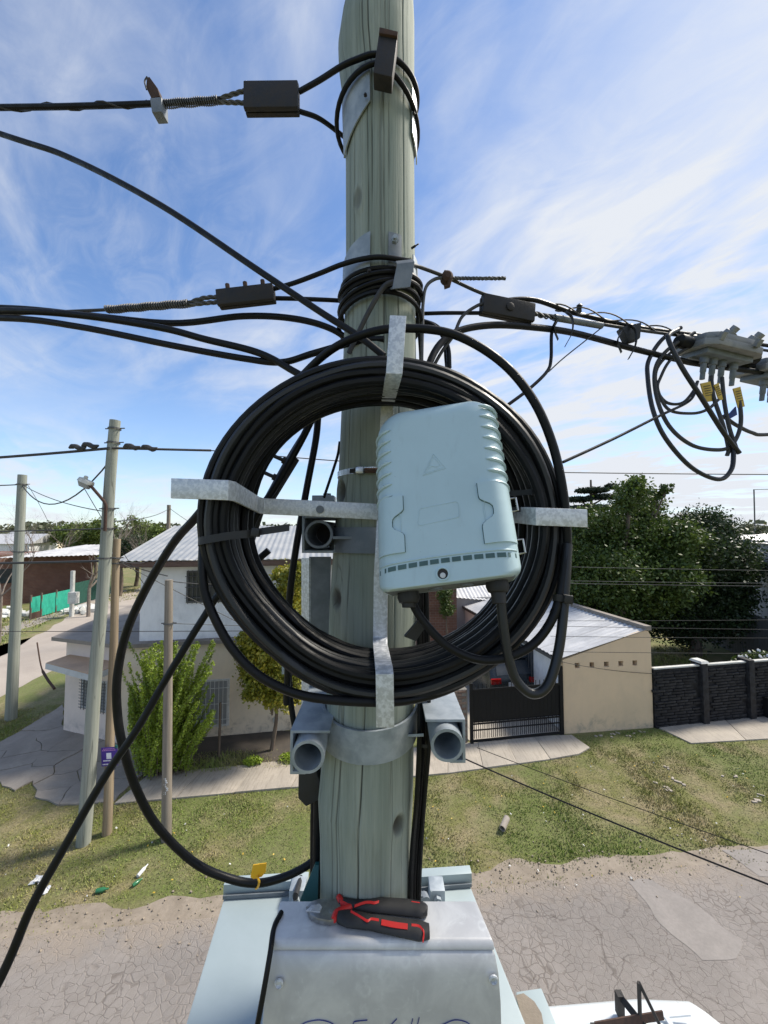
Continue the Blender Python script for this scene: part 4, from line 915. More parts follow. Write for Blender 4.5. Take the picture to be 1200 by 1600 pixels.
# ------------------------------------------------------------------ street poles on the left
def spole(px0, py0, px1, py1, wpx, mat, label, topcut=0, bend=0):
    b = G(px0, py0); d = Vector((b.x, b.y)).length
    t_ = at(px1, py1, b.y); r = wpx / 2 / F * b.y; root = thing('utility_pole', b, label, 'pole')
    pts = [b.lerp(t_, i / 14) + Vector((math.sin(i * .9) * r * .12 * bend, 0, 0)) for i in range(15)]; pts[0] = pts[0] - Vector((0, 0, .1))
    MB().tube(pts, [r * (1.12 - .24 * i / 14) for i in range(15)], 14).build('shaft', mat, root, smooth=True, angle=60); return root, b, t_, r
p1, p1b, p1t, p1r = spole(17, 1124, 35, 742, 13, 'pole_far', 'grey-green wooden pole standing farthest left on the grass')
p2, p2b, p2t, p2r = spole(130, 1318, 180, 657, 17, 'pole_far', 'tall leaning grey-green pole carrying the street lamp', bend=1)
p3, p3b, p3t, p3r = spole(167, 1303, 183, 842, 11.5, 'pole_tan', 'short tan wooden pole carrying the purple sign', bend=1)
p4, p4b, p4t, p4r = spole(260, 1312, 264, 906, 13, 'pole_brown', 'short grey-brown pole in front of the green shrub')
p5b = at(263, 828, 21); p5 = thing('utility_pole', (p5b.x, p5b.y, 0), 'distant thin pole rising above the zinc roof', 'pole'); p5t = at(264, 789, 21); MB().tube([(p5b.x, p5b.y, 0), p5t], .1, 8).build('shaft', 'pole_brown', p5)
b_ = at(114, 900, 26); p6 = thing('utility_pole', (b_.x, b_.y, 0), 'slim pale metal post beside the pollarded tree', 'post'); MB().tube([(b_.x, b_.y, 0), at(114, 892, 26)], .13, 8).build('shaft', 'white_cap', p6)
tag(MB().box(at(115, 934, 25.8), (.55, .3, .75)).build('meter_box', 'white_cap'), 'pale meter box on the slim post by the pollarded tree', 'meter box')
def band(parent, c, r, hgt, mat, bolts=0, name='band'):
    o = MB().lathe(c, (0, 0, 1), [(r, -hgt / 2), (r + .008, -hgt / 2), (r + .008, hgt / 2), (r, hgt / 2), (r, -hgt / 2)], 14, False).build(name, mat, parent); return o
def on(b, t, z): return b.lerp(t, (z - b.z) / (t.z - b.z))
def zy(py, Y): return at(600, py, Y).z
for (P, b, t, r, ys) in ((p2, p2b, p2t, p2r, (670, 692, 795, 826, 872)), (p1, p1b, p1t, p1r, (757, 862)), (p3, p3b, p3t, p3r, (872, 880)), (p4, p4b, p4t, p4r, (974,))):
    for y in ys:
        c = on(b, t, zy(y, b.y)); band(P, c, r * 1.02, .03, 'frame_dark')
        MB().tube([c + Vector((-r * 1.7, 0, 0)), c + Vector((r * 1.9, 0, .01))], .012, 5).build('bolt', 'frame_dark', P)
# dead-end clamp bundles on the poles
for (b, t, r, y) in ((p2b, p2t, p2r, 701), (p3b, p3t, p3r, 876)): pass
# street lamp on the leaning pole
lc = on(p2b, p2t, zy(800, p2b.y)); sl_ = thing('street_lamp', lc, 'cream street lamp on a rusty red bracket fixed to the leaning pole', 'lamp')
Yl = p2b.y - .17
MB().tube(cr(px3([(164, 830, Yl), (165, 800, Yl), (165, 788, Yl), (158, 778, Yl), (146, 764, Yl), (141, 758, Yl)]), 4), .028, 8).build('bracket', 'rust', sl_, smooth=True)
hd = at(134, 754, Yl); dx_ = (at(124, 750, Yl) - at(146, 760, Yl)); dx_.normalize()
up_ = Vector((dx_.z, 0, -dx_.x)); up_ = up_ if up_.z > 0 else -up_
def hp(a, c, y): return hd + dx_ * a + up_ * c + Vector((0, y, 0))
m = MB(); sec = [(-.13, .06), (-.10, .10), (.05, .12), (.13, .07)]
V = []; 
for a, w_ in sec:
    for y, c in ((-w_, 0), (w_, 0), (w_ * .6, .07), (-w_ * .6, .07)): V.append(hp(a, c - .01, y))
m.add(V, [(i * 4 + k, i * 4 + (k + 1) % 4, i * 4 + 4 + (k + 1) % 4, i * 4 + 4 + k) for i in range(3) for k in range(4)] + [(3, 2, 1, 0), (12, 13, 14, 15)])
hd_o = m.build('housing', 'lamp_white', sl_, bevel=.01)
m = MB(); V = []
for a, w_, c in ((-.11, .06, -.015), (.10, .08, -.015), (.06, .05, -.10), (-.09, .04, -.10)): V += [hp(a, c, -w_), hp(a, c, w_)]
m.add(V, [(0, 1, 3, 2), (2, 3, 5, 4), (4, 5, 7, 6), (6, 7, 1, 0), (0, 2, 4, 6), (1, 7, 5, 3)]); m.build('diffuser', 'glass_curtain', sl_, bevel=.006)
MB().lathe(hp(.04, .06, 0), up_, [(.035, 0), (.035, .05), (.02, .06)], 10).build('photocell', 'lamp_white', hd_o)
# purple sign on the tan pole
sc_ = at(171, 1182, p3b.y - .13); sg = thing('purple_sign', sc_, 'small purple advertising sign nailed to the tan pole', 'sign'); Rr = Matrix.Rotation(R(-4), 3, 'Y')
sw, sh = 24 / F * p3b.y, 27 / F * p3b.y
MB().box(sc_, (sw, .006, sh), Rr).build('panel', 'purple', sg)
def sgp(x0, z0, x1, z1, mat, nm): MB().box(sc_ + Rr @ Vector(((x0 + x1) / 2 * sw, -.0055, (z0 + z1) / 2 * sh)), ((x1 - x0) * sw, .004, (z1 - z0) * sh), Rr).build(nm, mat, sg)
for r_, (z, a, b, mt) in enumerate(((.42, -.36, .36, 'sign_pink'), (.34, -.42, .42, 'sign_pink'))):
    x = a
    while x < b: w_ = random.uniform(.05, .12); sgp(x, z - .022, min(b, x + w_), z + .022, mt, 'print_line'); x += w_ + .03
sgp(-.17, -.12, .13, .2, 'sign_white', 'white_square')
for z, a, b, w0 in ((-.21, -.38, .36, .12), (-.4, -.42, -.06, .08), (-.37, .06, .42, .09)):
    x = a
    while x < b: w_ = random.uniform(.05, w0); sgp(x, z - .03, min(b, x + w_), z + .03, 'sign_white', 'print_line'); x += w_ + .025
MB().box(sc_ + Vector((sw * .42, -.01, sh * .55)), (.04, .03, .05)).build('tie', 'teal', sg)
# paint flecks on the short brown pole
m = MB()
for i in range(9):
    c = at(261 + random.uniform(-4, 4), 1217 + i * 3.0, p4b.y - p4r * 1.02); m.box(c, (.04, .004, .025), Matrix.Rotation(random.uniform(-.6, .6), 3, 'Y'))
m.build('paint_flecks', 'white_bar', p4)

# ------------------------------------------------------------------ background wires
def sag(a, b, s, n=14): return [a.lerp(b, i / n) - Vector((0, 0, s * 4 * (i / n) * (1 - i / n))) for i in range(n + 1)]
def wire(label, a, b, s=.1, r=.006, mat='cable_old', name='overhead_wire', group='overhead wires in the background'):
    return tag(MB().tube(sag(a, b, s), r, 5).build(name, mat), label, 'wire', group)
y2 = p2b.y; T2 = on(p2b, p2t, zy(702, y2))
wire('thick dark cable bundle from the leaning pole to the left edge', T2 + Vector((0, -.1, 0)), at(-500, 730, y2 + 1), .12, .028, name='cable_bundle')
wire('dark cable bundle from the leaning pole top towards the coil', T2 + Vector((.05, -.1, 0)), at(330, 704, y2 + .6), .0, .025, name='cable_bundle')
for k, (x, y_, w_) in enumerate(((120, 699, .30), (140, 696, .22), (205, 698, .32), (232, 700, .2))):
    tag(MB().tube(cr([at(x - 12, y_ + 1, y2 - .08), at(x - 4, y_ - 2, y2 - .08), at(x + 6, y_ + 2, y2 - .08), at(x + 14, y_, y2 - .08)], 4), [.02, .03, .045, .05, .045, .05, .05, .045, .05, .045, .04, .03, .02], 7).build('cable_splice', 'cable_old', smooth=True), ('lumpy dark splice on the cable bundle, farthest left of the leaning pole', 'lumpy dark splice on the cable bundle just left of the leaning pole', 'lumpy dark splice on the cable bundle just right of the leaning pole', 'lumpy dark splice on the cable bundle, farther right of the leaning pole')[k], 'cable splice')
wire('thin twisted wire from the leaning pole bundle to the main pole', at(330, 704, y2 + .6), at(760, 735, y2 + 2.2), .03, .012)
wire('thin sagging line across the right half of the sky above the trees', at(860, 738, 9), at(1500, 742, 8.5), .02, .012)
wire('sagging cable from the far left pole up to the lamp pole', on(p1b, p1t, zy(758, p1b.y)), on(p2b, p2t, zy(715, y2)), .75, .016)
wire('lighter service wire from the far left pole to the lamp bracket', on(p1b, p1t, zy(757, p1b.y)), on(p2b, p2t, zy(800, y2)), .12, .010)
wire('thick cable from the far left pole to the left edge of the picture', on(p1b, p1t, zy(757, p1b.y)), at(-300, 745, p1b.y), .15, .018)
T3 = on(p3b, p3t, zy(876, p3b.y))
wire('heavy low cable running left from the tan pole at roof height', T3, at(-400, 880, p3b.y + 2), .05, .025)
wire('low thin wire running left just above the heavy cable', on(p2b, p2t, zy(826, y2)), at(-400, 832, y2 + 3), .05, .012)
wire('thin wire from the tan pole to the house eave', T3, at(236, 877, 11.2), .05, .008)
wire('service wire from the tan pole down to the short brown pole', T3, at(262, 900, p4b.y), .02, .01)
wire('service wire from the short brown pole to the upper window', at(265, 908, p4b.y), at(345, 912, 11.2), .03, .01)
wire('thin wire crossing the whitewashed wall down to the right', T3, at(560, 1065, 10.6), .02, .007)
wire('second thin wire crossing the whitewashed wall', on(p4b, p4t, zy(974, p4b.y)), at(560, 982, 10.4), .01, .006)
wire('thin horizontal wire over the gravel road and lower house roof', at(-300, 985, 7.5), at(500, 985, 8.2), .02, .007)
wire('thin guy wire hanging from the lamp pole toward the left road', on(p1b, p1t, zy(745, p1b.y)), at(82, 830, p1b.y + 2), -.1, .007)
wire('wire from the lamp down behind the leaning pole', at(130, 760, Yl), at(230, 920, 10.0), .05, .007)
wire('wire from the distant thin pole to the leaning pole', p5t - Vector((0, 0, .2)), on(p2b, p2t, zy(815, y2)), .15, .012)
wire('wire from the distant thin pole down to the right', p5t - Vector((0, 0, .15)), at(320, 830, 20), .05, .012)
for k, (y, y1, Y, lab) in enumerate(((885, 894, 12, 'upper faint wire strung in front of the right-hand trees'), (907, 912, 12, 'topmost of two close wires in front of the right-hand trees'), (911, 917, 11.5, 'lower of two close wires in front of the right-hand trees'), (970, 964, 11, 'wire crossing the dark gap beside the garage ridge'), (994, 996, 10.5, 'wire crossing the tin roof near its middle'), (978, 985, 10.8, 'fine wire touching the tin roof ridge'), (1018, 1020, 10, 'lowest wire crossing the tin roof above the vents'))):
    wire(lab, at(860, y, Y), at(1500, y1, Y - .6), .03, .0065, mat='strand' if k < 3 else 'cable_old')
wire('loose cable draped across the beige garage front', at(872, 1033, 10.9), onwall(1021, 1052, GA, GB) + gn * .03, .06, .008)
wire('long drop wire descending over the verge to the lower right', at(725, 1185, 4.6), at(1300, 1420, 3.3), .03, .008, 'cable')
wire('finer drop wire above the long one over the verge', at(745, 1168, 6.0), at(1300, 1368, 4.4), .03, .005, 'cable')
tag(MB().tube(cr([at(58, 1004, 13), at(64, 1040, 12.6), at(72, 1058, 12.2), at(85, 1076, 11.8)], 4), [.02] * 6 + [.04] * 7, 6).build('guy_rod', 'rust'), 'rusty guy rod leaning from the grass by the gravel road', 'guy rod')

# ------------------------------------------------------------------ vehicles
def vehicle(name, label, loc, rot, Lh, Wd, prof, glassz, paint, rear=True):
    """prof: side outline (x along the length, z); built in local space"""
    t = thing(name, (0, 0, 0), label, 'car' if 'car' in name else 'van'); k = len(prof); V = []; zt = max(p[1] for p in prof)
    for yy, fr in ((-1, 1), (-.86, 0), (.86, 0), (1, 1)):
        for x, z in prof:
            inset = 1 - .16 * max(0, (z - glassz) / (zt - glassz)); rnd = .965 if fr else 1.0
            cx = sum(p[0] for p in prof) / k; V.append(Vector((cx + (x - cx) * (rnd if fr else 1), yy * Wd / 2 * inset, z * (1 - .012 * fr) if z > glassz else z)))
    Fc = []
    for j in range(3):
        for i in range(k): Fc.append((j * k + i, j * k + (i + 1) % k, (j + 1) * k + (i + 1) % k, (j + 1) * k + i))
    Fc += [tuple(range(k)), tuple(range(4 * k - 1, 3 * k - 1, -1))]
    m = MB().add(V, Fc); body = m.build('body', paint, t, bevel=.035, angle=50)
    return t, body
def wheels(t, xs, Wd, r):
    for x in xs:
        for s in (-1, 1):
            w = MB().lathe((x, s * Wd / 2 * .99 - (.0 if s > 0 else 0), r), (0, s, 0), [(r * .6, -.16), (r, -.14), (r, .0), (r * .64, .012), (r * .6, 0)], 20).build('wheel', 'tyre', t, smooth=True); MB().lathe((x, s * Wd / 2 * .99, r), (0, s, 0), [(r * .58, 0), (r * .5, .008), (r * .1, .014)], 12).build('rim', 'rim', w)
# hatchback behind the gate: rear end faces the camera
cprof = [(-1.95, .35), (-2.0, .75), (-1.92, 1.02), (-1.62, 1.46), (-1.2, 1.52), (-.3, 1.54), (.45, 1.44), (1.1, 1.02), (1.85, .86), (1.98, .55), (1.9, .25), (-1.85, .25)]
ct_, cb2 = vehicle('parked_car', 'dark hatchback car parked behind the black gate', None, 0, 4, 1.68, cprof, 1.0, 'car_paint')
def quad(mb, pts, d): return mb.prism(pts, d)
quad(MB(), [(-1.915, -.62, 1.06), (-1.915, .62, 1.06), (-1.66, .54, 1.42), (-1.66, -.54, 1.42)], (-.012, 0, .008)).build('rear_window', 'glass', ct_)
for s in (-1, 1):
    quad(MB(), [(-1.35, s * .835, 1.05), (.85, s * .835, 1.05), (.35, s * .735, 1.42), (-1.15, s * .735, 1.46)], (0, s * .012, .003)).build('side_window', 'glass', ct_)
    MB().box((-1.955, s * .66, .9), (.09, .34, .17)).build('tail_light', 'lamp_red', ct_, bevel=.02)
MB().box((-2.0, 0, .8), (.02, .5, .12)).build('number_plate', 'plate', ct_); MB().box((-1.99, 0, .45), (.12, 1.6, .2)).build('bumper', 'car_paint', ct_, bevel=.03)
MB().box((-1.6, 0, 1.53), (.25, 1.1, .03)).build('spoiler', 'car_paint', ct_, bevel=.01); MB().lathe((-1.985, 0, .98), (-1, 0, .1), [(.05, 0), (.05, .02), (.03, .025)], 12).build('badge', 'rim', ct_)
m = MB().tube([(-1.83, 0, 1.09), (-1.78, .35, 1.13)], .01, 5); m.build('wiper', 'frame_dark', ct_)
wheels(ct_, (-1.25, 1.25), 1.6, .31)
cpos = at(765, 828, 14.4); ct_.location = (cpos.x, cpos.y + .25, .02); ct_.rotation_euler.z = R(90 + 9)
# white van right under the pole, only its roof edge in view
vprof = [(-1.9, .35), (-1.95, 1.0), (-1.88, 1.7), (-1.70, 1.86), (-1.2, 1.93), (.6, 1.93), (1.05, 1.85), (1.5, 1.25), (2.1, 1.0), (2.2, .5), (2.1, .28), (-1.85, .28)]
vt, vb = vehicle('parked_van', 'white van parked below the pole with a black roof rack', None, 0, 4, 1.72, vprof, 1.15, 'white_paint')
for s in (-1, 1):
    quad(MB(), [(.1, s * .862, 1.2), (1.1, s * .862, 1.2), (.8, s * .765, 1.7), (.1, s * .765, 1.7)], (0, s * .012, .003)).build('side_window', 'glass', vt)
    MB().box((-1.93, s * .74, 1.05), (.06, .14, .5)).build('tail_light', 'lamp_red', vt, bevel=.02)
    MB().box((2.12, s * .6, .82), (.12, .3, .16)).build('headlight', 'glass_curtain', vt, bevel=.03)
    MB().tube([(-1.5, s * .55, 1.945), (.5, s * .55, 1.945)], .008, 6).build('roof_rib', 'white_paint', vt)
quad(MB(), [(1.12, -.7, 1.80), (1.12, .7, 1.80), (1.5, .76, 1.3), (1.5, -.76, 1.3)], (.02, 0, .02)).build('windscreen', 'glass', vt)
for i in range(4): MB().box((-1.3 + i * .45, 0, 1.945), (.04, 1.1, .015)).build('roof_rib', 'white_paint', vt, bevel=.005)
wheels(vt, (-1.2, 1.35), 1.66, .31)
VZ = 1.93; vr0 = Pz(862, 1566, VZ); vr1 = Pz(1040, 1551, VZ); vd = (vr0 - vr1).normalized()
# rear end at the right, nose to the left
vt.rotation_euler.z = math.atan2(vd.y, vd.x); rearp = Pz(1092, 1575, VZ); vperp = Vector((-vd.y, vd.x, 0)); vperp = vperp if vperp.y < 0 else -vperp
vloc = rearp + vd * 1.62 + vperp * .60; vt.location = (vloc.x, vloc.y, 0)
# roof rack: angle-iron bars, in world space near the far edge
rk = thing('roof_rack', (vloc.x, vloc.y, VZ + .02), 'rusty black angle-iron rack on the white van roof', 'roof rack')
zk = VZ + .16
def rk_(px, py, z): return Pz(px, py, z)
MB().bar([rk_(968, 1556, zk), rk_(1018, 1618, zk)], .045, .012, (.6, .2, 1)).build('cross_bar', 'steel_black', rk)
a = rk_(968, 1556, zk); MB().box(a + Vector((0, 0, -.06)), (.05, .05, .16)).build('foot', 'steel_black', rk)
MB().bar([rk_(930, 1604, zk + .03), rk_(1036, 1586, zk + .03)], .05, .012, (0, .3, 1)).build('side_rail', 'rust', rk)
a = rk_(1000, 1592, zk + .02); b = rk_(1000, 1592, zk + .02) + Vector((0, 0, .26)); MB().tube([a, b], .014, 6).build('hook_post', 'steel_black', rk); MB().tube([b, rk_(1032, 1604, zk + .04)], .012, 6).build('brace', 'steel_black', rk)
a = rk_(930, 1604, zk); MB().box(Vector((a.x, a.y, VZ + .09)), (.05, .05, .14)).build('foot', 'steel_black', rk)

bt = G(1194, 1118); bn2 = thing('waste_bin', bt, 'small dark bin standing against the black stone wall at the right edge', 'bin')
MB().box(bt + Vector((.06, -.12, .3)), (.38, .34, .6), Matrix.Rotation(R(12), 3, 'Z'), 1.12).build('body', 'gate', bn2, bevel=.02); MB().box(bt + Vector((.06, -.12, .625)), (.46, .42, .05), Matrix.Rotation(R(12), 3, 'Z')).build('lid', 'gate', bn2, bevel=.015)
ap = at(1178, 828, 40); am_ = thing('antenna_mast', (ap.x, ap.y, 0), 'thin antenna mast on the far right skyline', 'mast'); MB().tube([(ap.x, ap.y, 0), at(1178, 765, 40)], .06, 6).build('mast', 'strand', am_); MB().tube([at(1177, 765, 40), at(1215, 764, 40)], .035, 5).build('boom', 'strand', am_)
# ------------------------------------------------------------------ litter on the verge
def bottle(px, py, mat, label, r=.035, L=.2, rot=0.0):
    c = G(px, py) + Vector((0, 0, r)); tag(MB().lathe(c, (math.cos(rot), math.sin(rot), .05), [(r * .9, 0), (r, .02), (r, L * .6), (r * .4, L * .8), (r * .35, L)], 12).build('bottle', mat, smooth=True), label, 'bottle')
bottle(150, 1396, 'plastic_green', 'green plastic bottle lying on the grass, left of the other', .035, .18, .2); bottle(207, 1387, 'plastic_green', 'green plastic bottle lying beside a pale clump of litter', .03, .15, 1.0); bottle(215, 1372, 'plastic_white', 'clear pale bottle standing up in the verge litter', .03, .22, 1.4)
def crumple(px, py, s, label, mat='plastic_white'):
    c = G(px, py) + Vector((0, 0, s * .2)); me = MB().grid(lambda u, v: c + Vector(((u - .5) * s * 1.6, (v - .5) * s, 0)) + mnoise.noise_vector(Vector((u * 4 + px, v * 4, py))) * s * .35, 8, 6); tag(me.build('plastic_bag', mat, smooth=True, angle=25), label, 'litter')
crumple(62, 1378, .15, 'crumpled white plastic bag on the grass at lower left'); crumple(66, 1394, .12, 'flattened white plastic scrap under the diagonal cable'); crumple(210, 955, .5, 'white plastic bag by the far gravel road')
c = G(790, 1294); sp2 = MB().pipe(c + Vector((-.1, -.12, .08)), c + Vector((.06, .1, .12)), .06, .047, 16); tag(sp2.build('drain_pipe', 'pavement', smooth=True), 'short grey drain pipe end sticking out of the verge', 'pipe')
m = MB(); m2 = MB()
for i in range(230):
    x = random.uniform(-9, 9); y = random.uniform(6.3, 10.2); p = Vector((x, y, .03)); s = random.uniform(.010, .024)
    if y > 7.9 + (x + 5) * .19: continue
    (m if random.random() < .5 else m2).box(p, (s * 1.6, s, s * .25), Matrix.Rotation(random.uniform(0, 6), 3, Vector((random.gauss(0, .3), random.gauss(0, .3), 1))))
m.build('fallen_leaves', 'yellow_dull', origin=(0, 0, 0))['kind'] = 'stuff'; m2.build('paper_litter', 'white_cap', origin=(0, 0, 0))['kind'] = 'stuff'
m = MB()
for (px, py, s) in ((1045, 1236, .22), (1070, 1230, .3), (1035, 1228, .15), (1148, 1215, .2), (1185, 1250, .25), (985, 1150, .25), (1000, 1146, .2), (1045, 1200, .15), (935, 1150, .2), (960, 1147, .2)):
    for k in range(3):
        c = G(px, py) + Vector((random.gauss(0, s * .6), random.gauss(0, s * .35), .012)); m.box(c, (s * random.uniform(.2, .6), s * random.uniform(.15, .35), .03), Matrix.Rotation(random.uniform(0, 3), 3, 'Z'))
o = m.build('concrete_debris', 'sidewalk', origin=(0, 0, 0), bevel=.01); o['kind'] = 'stuff'

# ================================================================== THE POLE IN FRONT AND WHAT HANGS ON IT
PY = .95
prof = [(-260, 552, 640), (0, 543, 646), (40, 534, 648), (80, 528, 648), (110, 529, 648), (170, 537, 648), (260, 540, 648), (400, 540, 649), (520, 537, 650), (640, 533, 652), (730, 529, 653), (780, 526, 654), (850, 521, 653), (940, 515, 652), (1000, 513, 650), (1100, 509, 648), (1200, 501, 647), (1240, 497, 646), (1300, 500, 643), (1400, 500, 641), (1600, 497, 640), (1900, 495, 640), (2400, 490, 642), (4400, 480, 650)]
zs = []; cs = []; rs_ = []
for py, l, r in prof:
    a, b = at(l, py, PY), at(r, py, PY); zs.append(a.z); cs.append((a.x + b.x) / 2); rs_.append((b.x - a.x) / 2 * .985)
zs, cs, rs_ = map(np.array, (zs, cs, rs_)); o_ = np.argsort(zs); zs, cs, rs_ = zs[o_], cs[o_], rs_[o_]
def polex(z): return float(np.interp(z, zs, cs))
def poler(z): return float(np.interp(z, zs, rs_))
mp = thing('main_utility_pole', (polex(0.0), PY, 0), 'large weathered green-grey wooden pole in the foreground carrying the cable coil', 'pole')
knots = [(622, 1293, 7, 12, .012), (533, 766, 6, 14, .016), (527, 938, 6, 13, .006), (614, 1040, 4, 6, .003), (560, 300, 5, 14, .001)]
kn3 = []
for px, py, w_, h_, dp in knots:
    z = at(px, py, PY - .09).z; X = at(px, py, PY - .07).x; kn3.append((X, z, w_ / F * .87, h_ / F * .87, dp))
NA, NZ = 300, 400
crk = [(R(a), z0, z1, w, d) for a, z0, z1, w, d in ((-122, 4.6, 6.0, .012, .005), (-96, 4.7, 5.5, .014, .007), (-84, 5.6, 7.4, .012, .006), (-109, 5.9, 7.6, .011, .005), (-70, 4.4, 5.2, .012, .005), (-61, 5.2, 6.7, .012, .005), (-134, 5.4, 7.0, .011, .004), (-101, 6.5, 7.7, .012, .006), (-76, 6.6, 7.6, .010, .004), (-116, 4.3, 5.2, .010, .004), (-50, 6.2, 7.5, .011, .004), (-90, 4.3, 4.95, .012, .005))]; zlo, zhi = 0.0, float(zs[-1]); zz = np.concatenate([np.linspace(-.1, H - 1.1, 40)[:-1], np.linspace(H - 1.1, zhi, NZ)]); V = []; kv = []
for z in zz:
    r0 = poler(z); cx = polex(z)
    for k in range(NA):
        th = 2 * math.pi * k / NA; dx, dy = math.cos(th), math.sin(th); r = r0 * (1 + .012 * mnoise.noise(Vector((dx * 2.2, dy * 2.2, z * 1.4))) + .004 * mnoise.noise(Vector((dx * 9, dy * 9, z * 2)))); kk = 0
        if dy < .3:
            for X, kz, kw_, kh, dp in kn3:
                d = math.hypot((cx + dx * r - X) / kw_, (z - kz) / kh)
                if d < 2.4:
                    g = math.exp(-(d * 1.0) ** 4); r -= dp * g; r += .0025 * math.exp(-(d - 1.5) ** 2 * 4); kk = max(kk, (.95 if dp > .005 else .5) * math.exp(-(d * .95) ** 4) + .25 * math.exp(-(d - 1.15) ** 2 * 9))
        if dy < 0:
            ta = math.atan2(dy, dx)
            for a0, z0, z1, w, d in crk:
                if z0 < z < z1 and abs(ta - a0) < .12:
                    e_ = math.sin(math.pi * (z - z0) / (z1 - z0)) ** .5; q = (ta - a0 - .035 * mnoise.noise(Vector((a0 * 9, z * 1.6, 2))) - .008 * mnoise.noise(Vector((a0 * 5, z * 9, 5)))) / (w * (.45 + .55 * e_))
                    if abs(q) < 2.2: g = math.exp(-q * q * 1.6) * e_; r -= d * g; kk = max(kk, .92 * g)
        V.append((cx + dx * r, PY + dy * r, z)); kv.append(min(1, kk))
nz_ = len(zz); Fq = [(j * NA + k, j * NA + (k + 1) % NA, (j + 1) * NA + (k + 1) % NA, (j + 1) * NA + k) for j in range(nz_ - 1) for k in range(NA)]
po = npmesh('shaft', V, Fq, 'pole', mp, BASE[mp.name]); att = po.data.attributes.new('knot', 'FLOAT', 'POINT'); att.data.foreach_set('value', np.array(kv, np.float32))
for p in po.data.polygons: p.use_smooth = True
def pc(py): z = at(600, py, PY).z; return Vector((polex(z), PY, z)), poler(z)   # pole centre / radius at a pixel row
def around(c, r, a0, a1, n=24, z=0.0, tilt=0.0, tiltd=0.0):
    """arc round the pole; angle 0 faces the camera, positive to the right"""
    P = []
    for i in range(n + 1):
        a = R(a0 + (a1 - a0) * i / n); P.append(c + Vector((math.sin(a) * r, -math.cos(a) * r, z + tilt * math.cos(a - R(tiltd)))))
    return P
def saddle(name, label, py0, py1, a0, a1, mat, off=.003, th=.003, curve=None, cat='pole band', parent=None):
    """curved sheet hugging the pole between pixel rows py0..py1 and angles a0..a1"""
    def P(u, v, o):
        a = R(a0 + (a1 - a0) * u); top, bot = (py0, py1) if curve is None else curve(u); z = at(600, top + (bot - top) * v, PY - .09).z; c = polex(z); r = poler(z) * 1.012 + off + o
        return Vector((c + math.sin(a) * r, PY - math.cos(a) * r, z))
    m = MB(); nu, nv = 18, 6; m.grid(lambda u, v: P(u, v, th), nu, nv); m.grid(lambda u, v: P(u, v, 0), nu, nv); w = nu + 1; o = w * (nv + 1)
    bd = [i for i in range(w)] + [w * (j + 1) - 1 for j in range(1, nv + 1)] + [w * nv + i for i in range(nu - 1, -1, -1)] + [w * j for j in range(nv - 1, 0, -1)]
    m.f += [(bd[i], bd[(i + 1) % len(bd)], bd[(i + 1) % len(bd)] + o, bd[i] + o) for i in range(len(bd))]
    ob = m.build(name, mat, parent, smooth=True, angle=35); 
    if parent is None: tag(ob, label, cat)
    return ob
def bolt(parent, px, py, Y, r=.006, L=.012, mat='galv_dull', d=(0, -1, 0)):
    return MB().lathe(at(px, py, Y), d, [(r, 0), (r, L * .6), (r * .6, L * .6), (r * .6, L)], 6).build('bolt', mat, parent)
# upper band plate and cable wraps
ub = thing('pole_band', pc(150)[0], 'galvanised curved band plates near the top of the main pole', 'pole band')
saddle('plate', '', 0, 0, -75, -13, 'galv_dull', curve=lambda u: (112 - 8 * u, 205 - 46 * u ** 1.5), parent=ub)
saddle('plate', '', 0, 0, 58, 86, 'galv', curve=lambda u: (108, 180 + 25 * u), parent=ub)
bolt(ub, 571, 150, PY - .098, .004, .006, 'steel_black'); bolt(ub, 645, 126, PY - .05, .004, .006, 'steel_black', (.9, -.5, 0)); bolt(ub, 645, 178, PY - .05, .004, .006, 'steel_black', (.9, -.5, 0))
c, r = pc(128)
w1 = MB().tube(cr([at(468, 143, .93), at(500, 125, .90), at(535, 103, .865)] + around(c, r + .008, -40, 160, 12, at(600, 88, .85).z - c.z, .0, 0)[1:], 4), .0062, 10); 
# loop legs: continuous black cable round the pole back to the clamp
tag(w1.build('wrapped_cable', 'cable', smooth=True), 'upper black cable leg looping from the top clamp round the pole', 'cable')
c, r = pc(128); P = [at(468, 174, .95), at(500, 186, .97), at(538, 214, 1.02)] 
tag(MB().tube(cr(P, 6), .0058, 10).build('wrapped_cable', 'cable', smooth=True), 'lower black cable leg from the top clamp passing behind the pole', 'cable')
lp = [];
for i in range(40):
    a = 2 * math.pi * i / 40; zc_ = at(600, 110, .86).z; lp.append(Vector((c.x + math.sin(a) * (r + .009), PY - math.cos(a) * (r + .009), zc_ - .055 * (1 - math.cos(a)) * .5 - .045 * max(0, math.sin(a)) - .02 * max(0, -math.sin(a)))))
tag(MB().ring(lp, .0058, 10).build('wrapped_cable', 'cable', smooth=True), 'closed black cable turn around the upper part of the pole', 'cable')
# dark clamp block on the pole front
cb = thing('clamp_block', at(602, 80, .83), 'dark metal clamp block holding the upper cable turn against the pole', 'clamp')
def blk(parent, corners, Y, t, mat, nm, bev=.003): return MB().prism([at(x, y, Y + (dy if len(q) > 2 else 0)) for q in corners for x, y, dy in [(*q, 0)[:3]]], Vector((0, t, 0))).build(nm, mat, parent, bevel=bev)
blk(cb, [(592, 52), (621, 57), (613, 120), (583, 113)], .80, .035, 'steel_black', 'body'); blk(cb, [(593, 42), (622, 49), (621, 56), (592, 51)], .795, .04, 'rust', 'cap_strip', .001)

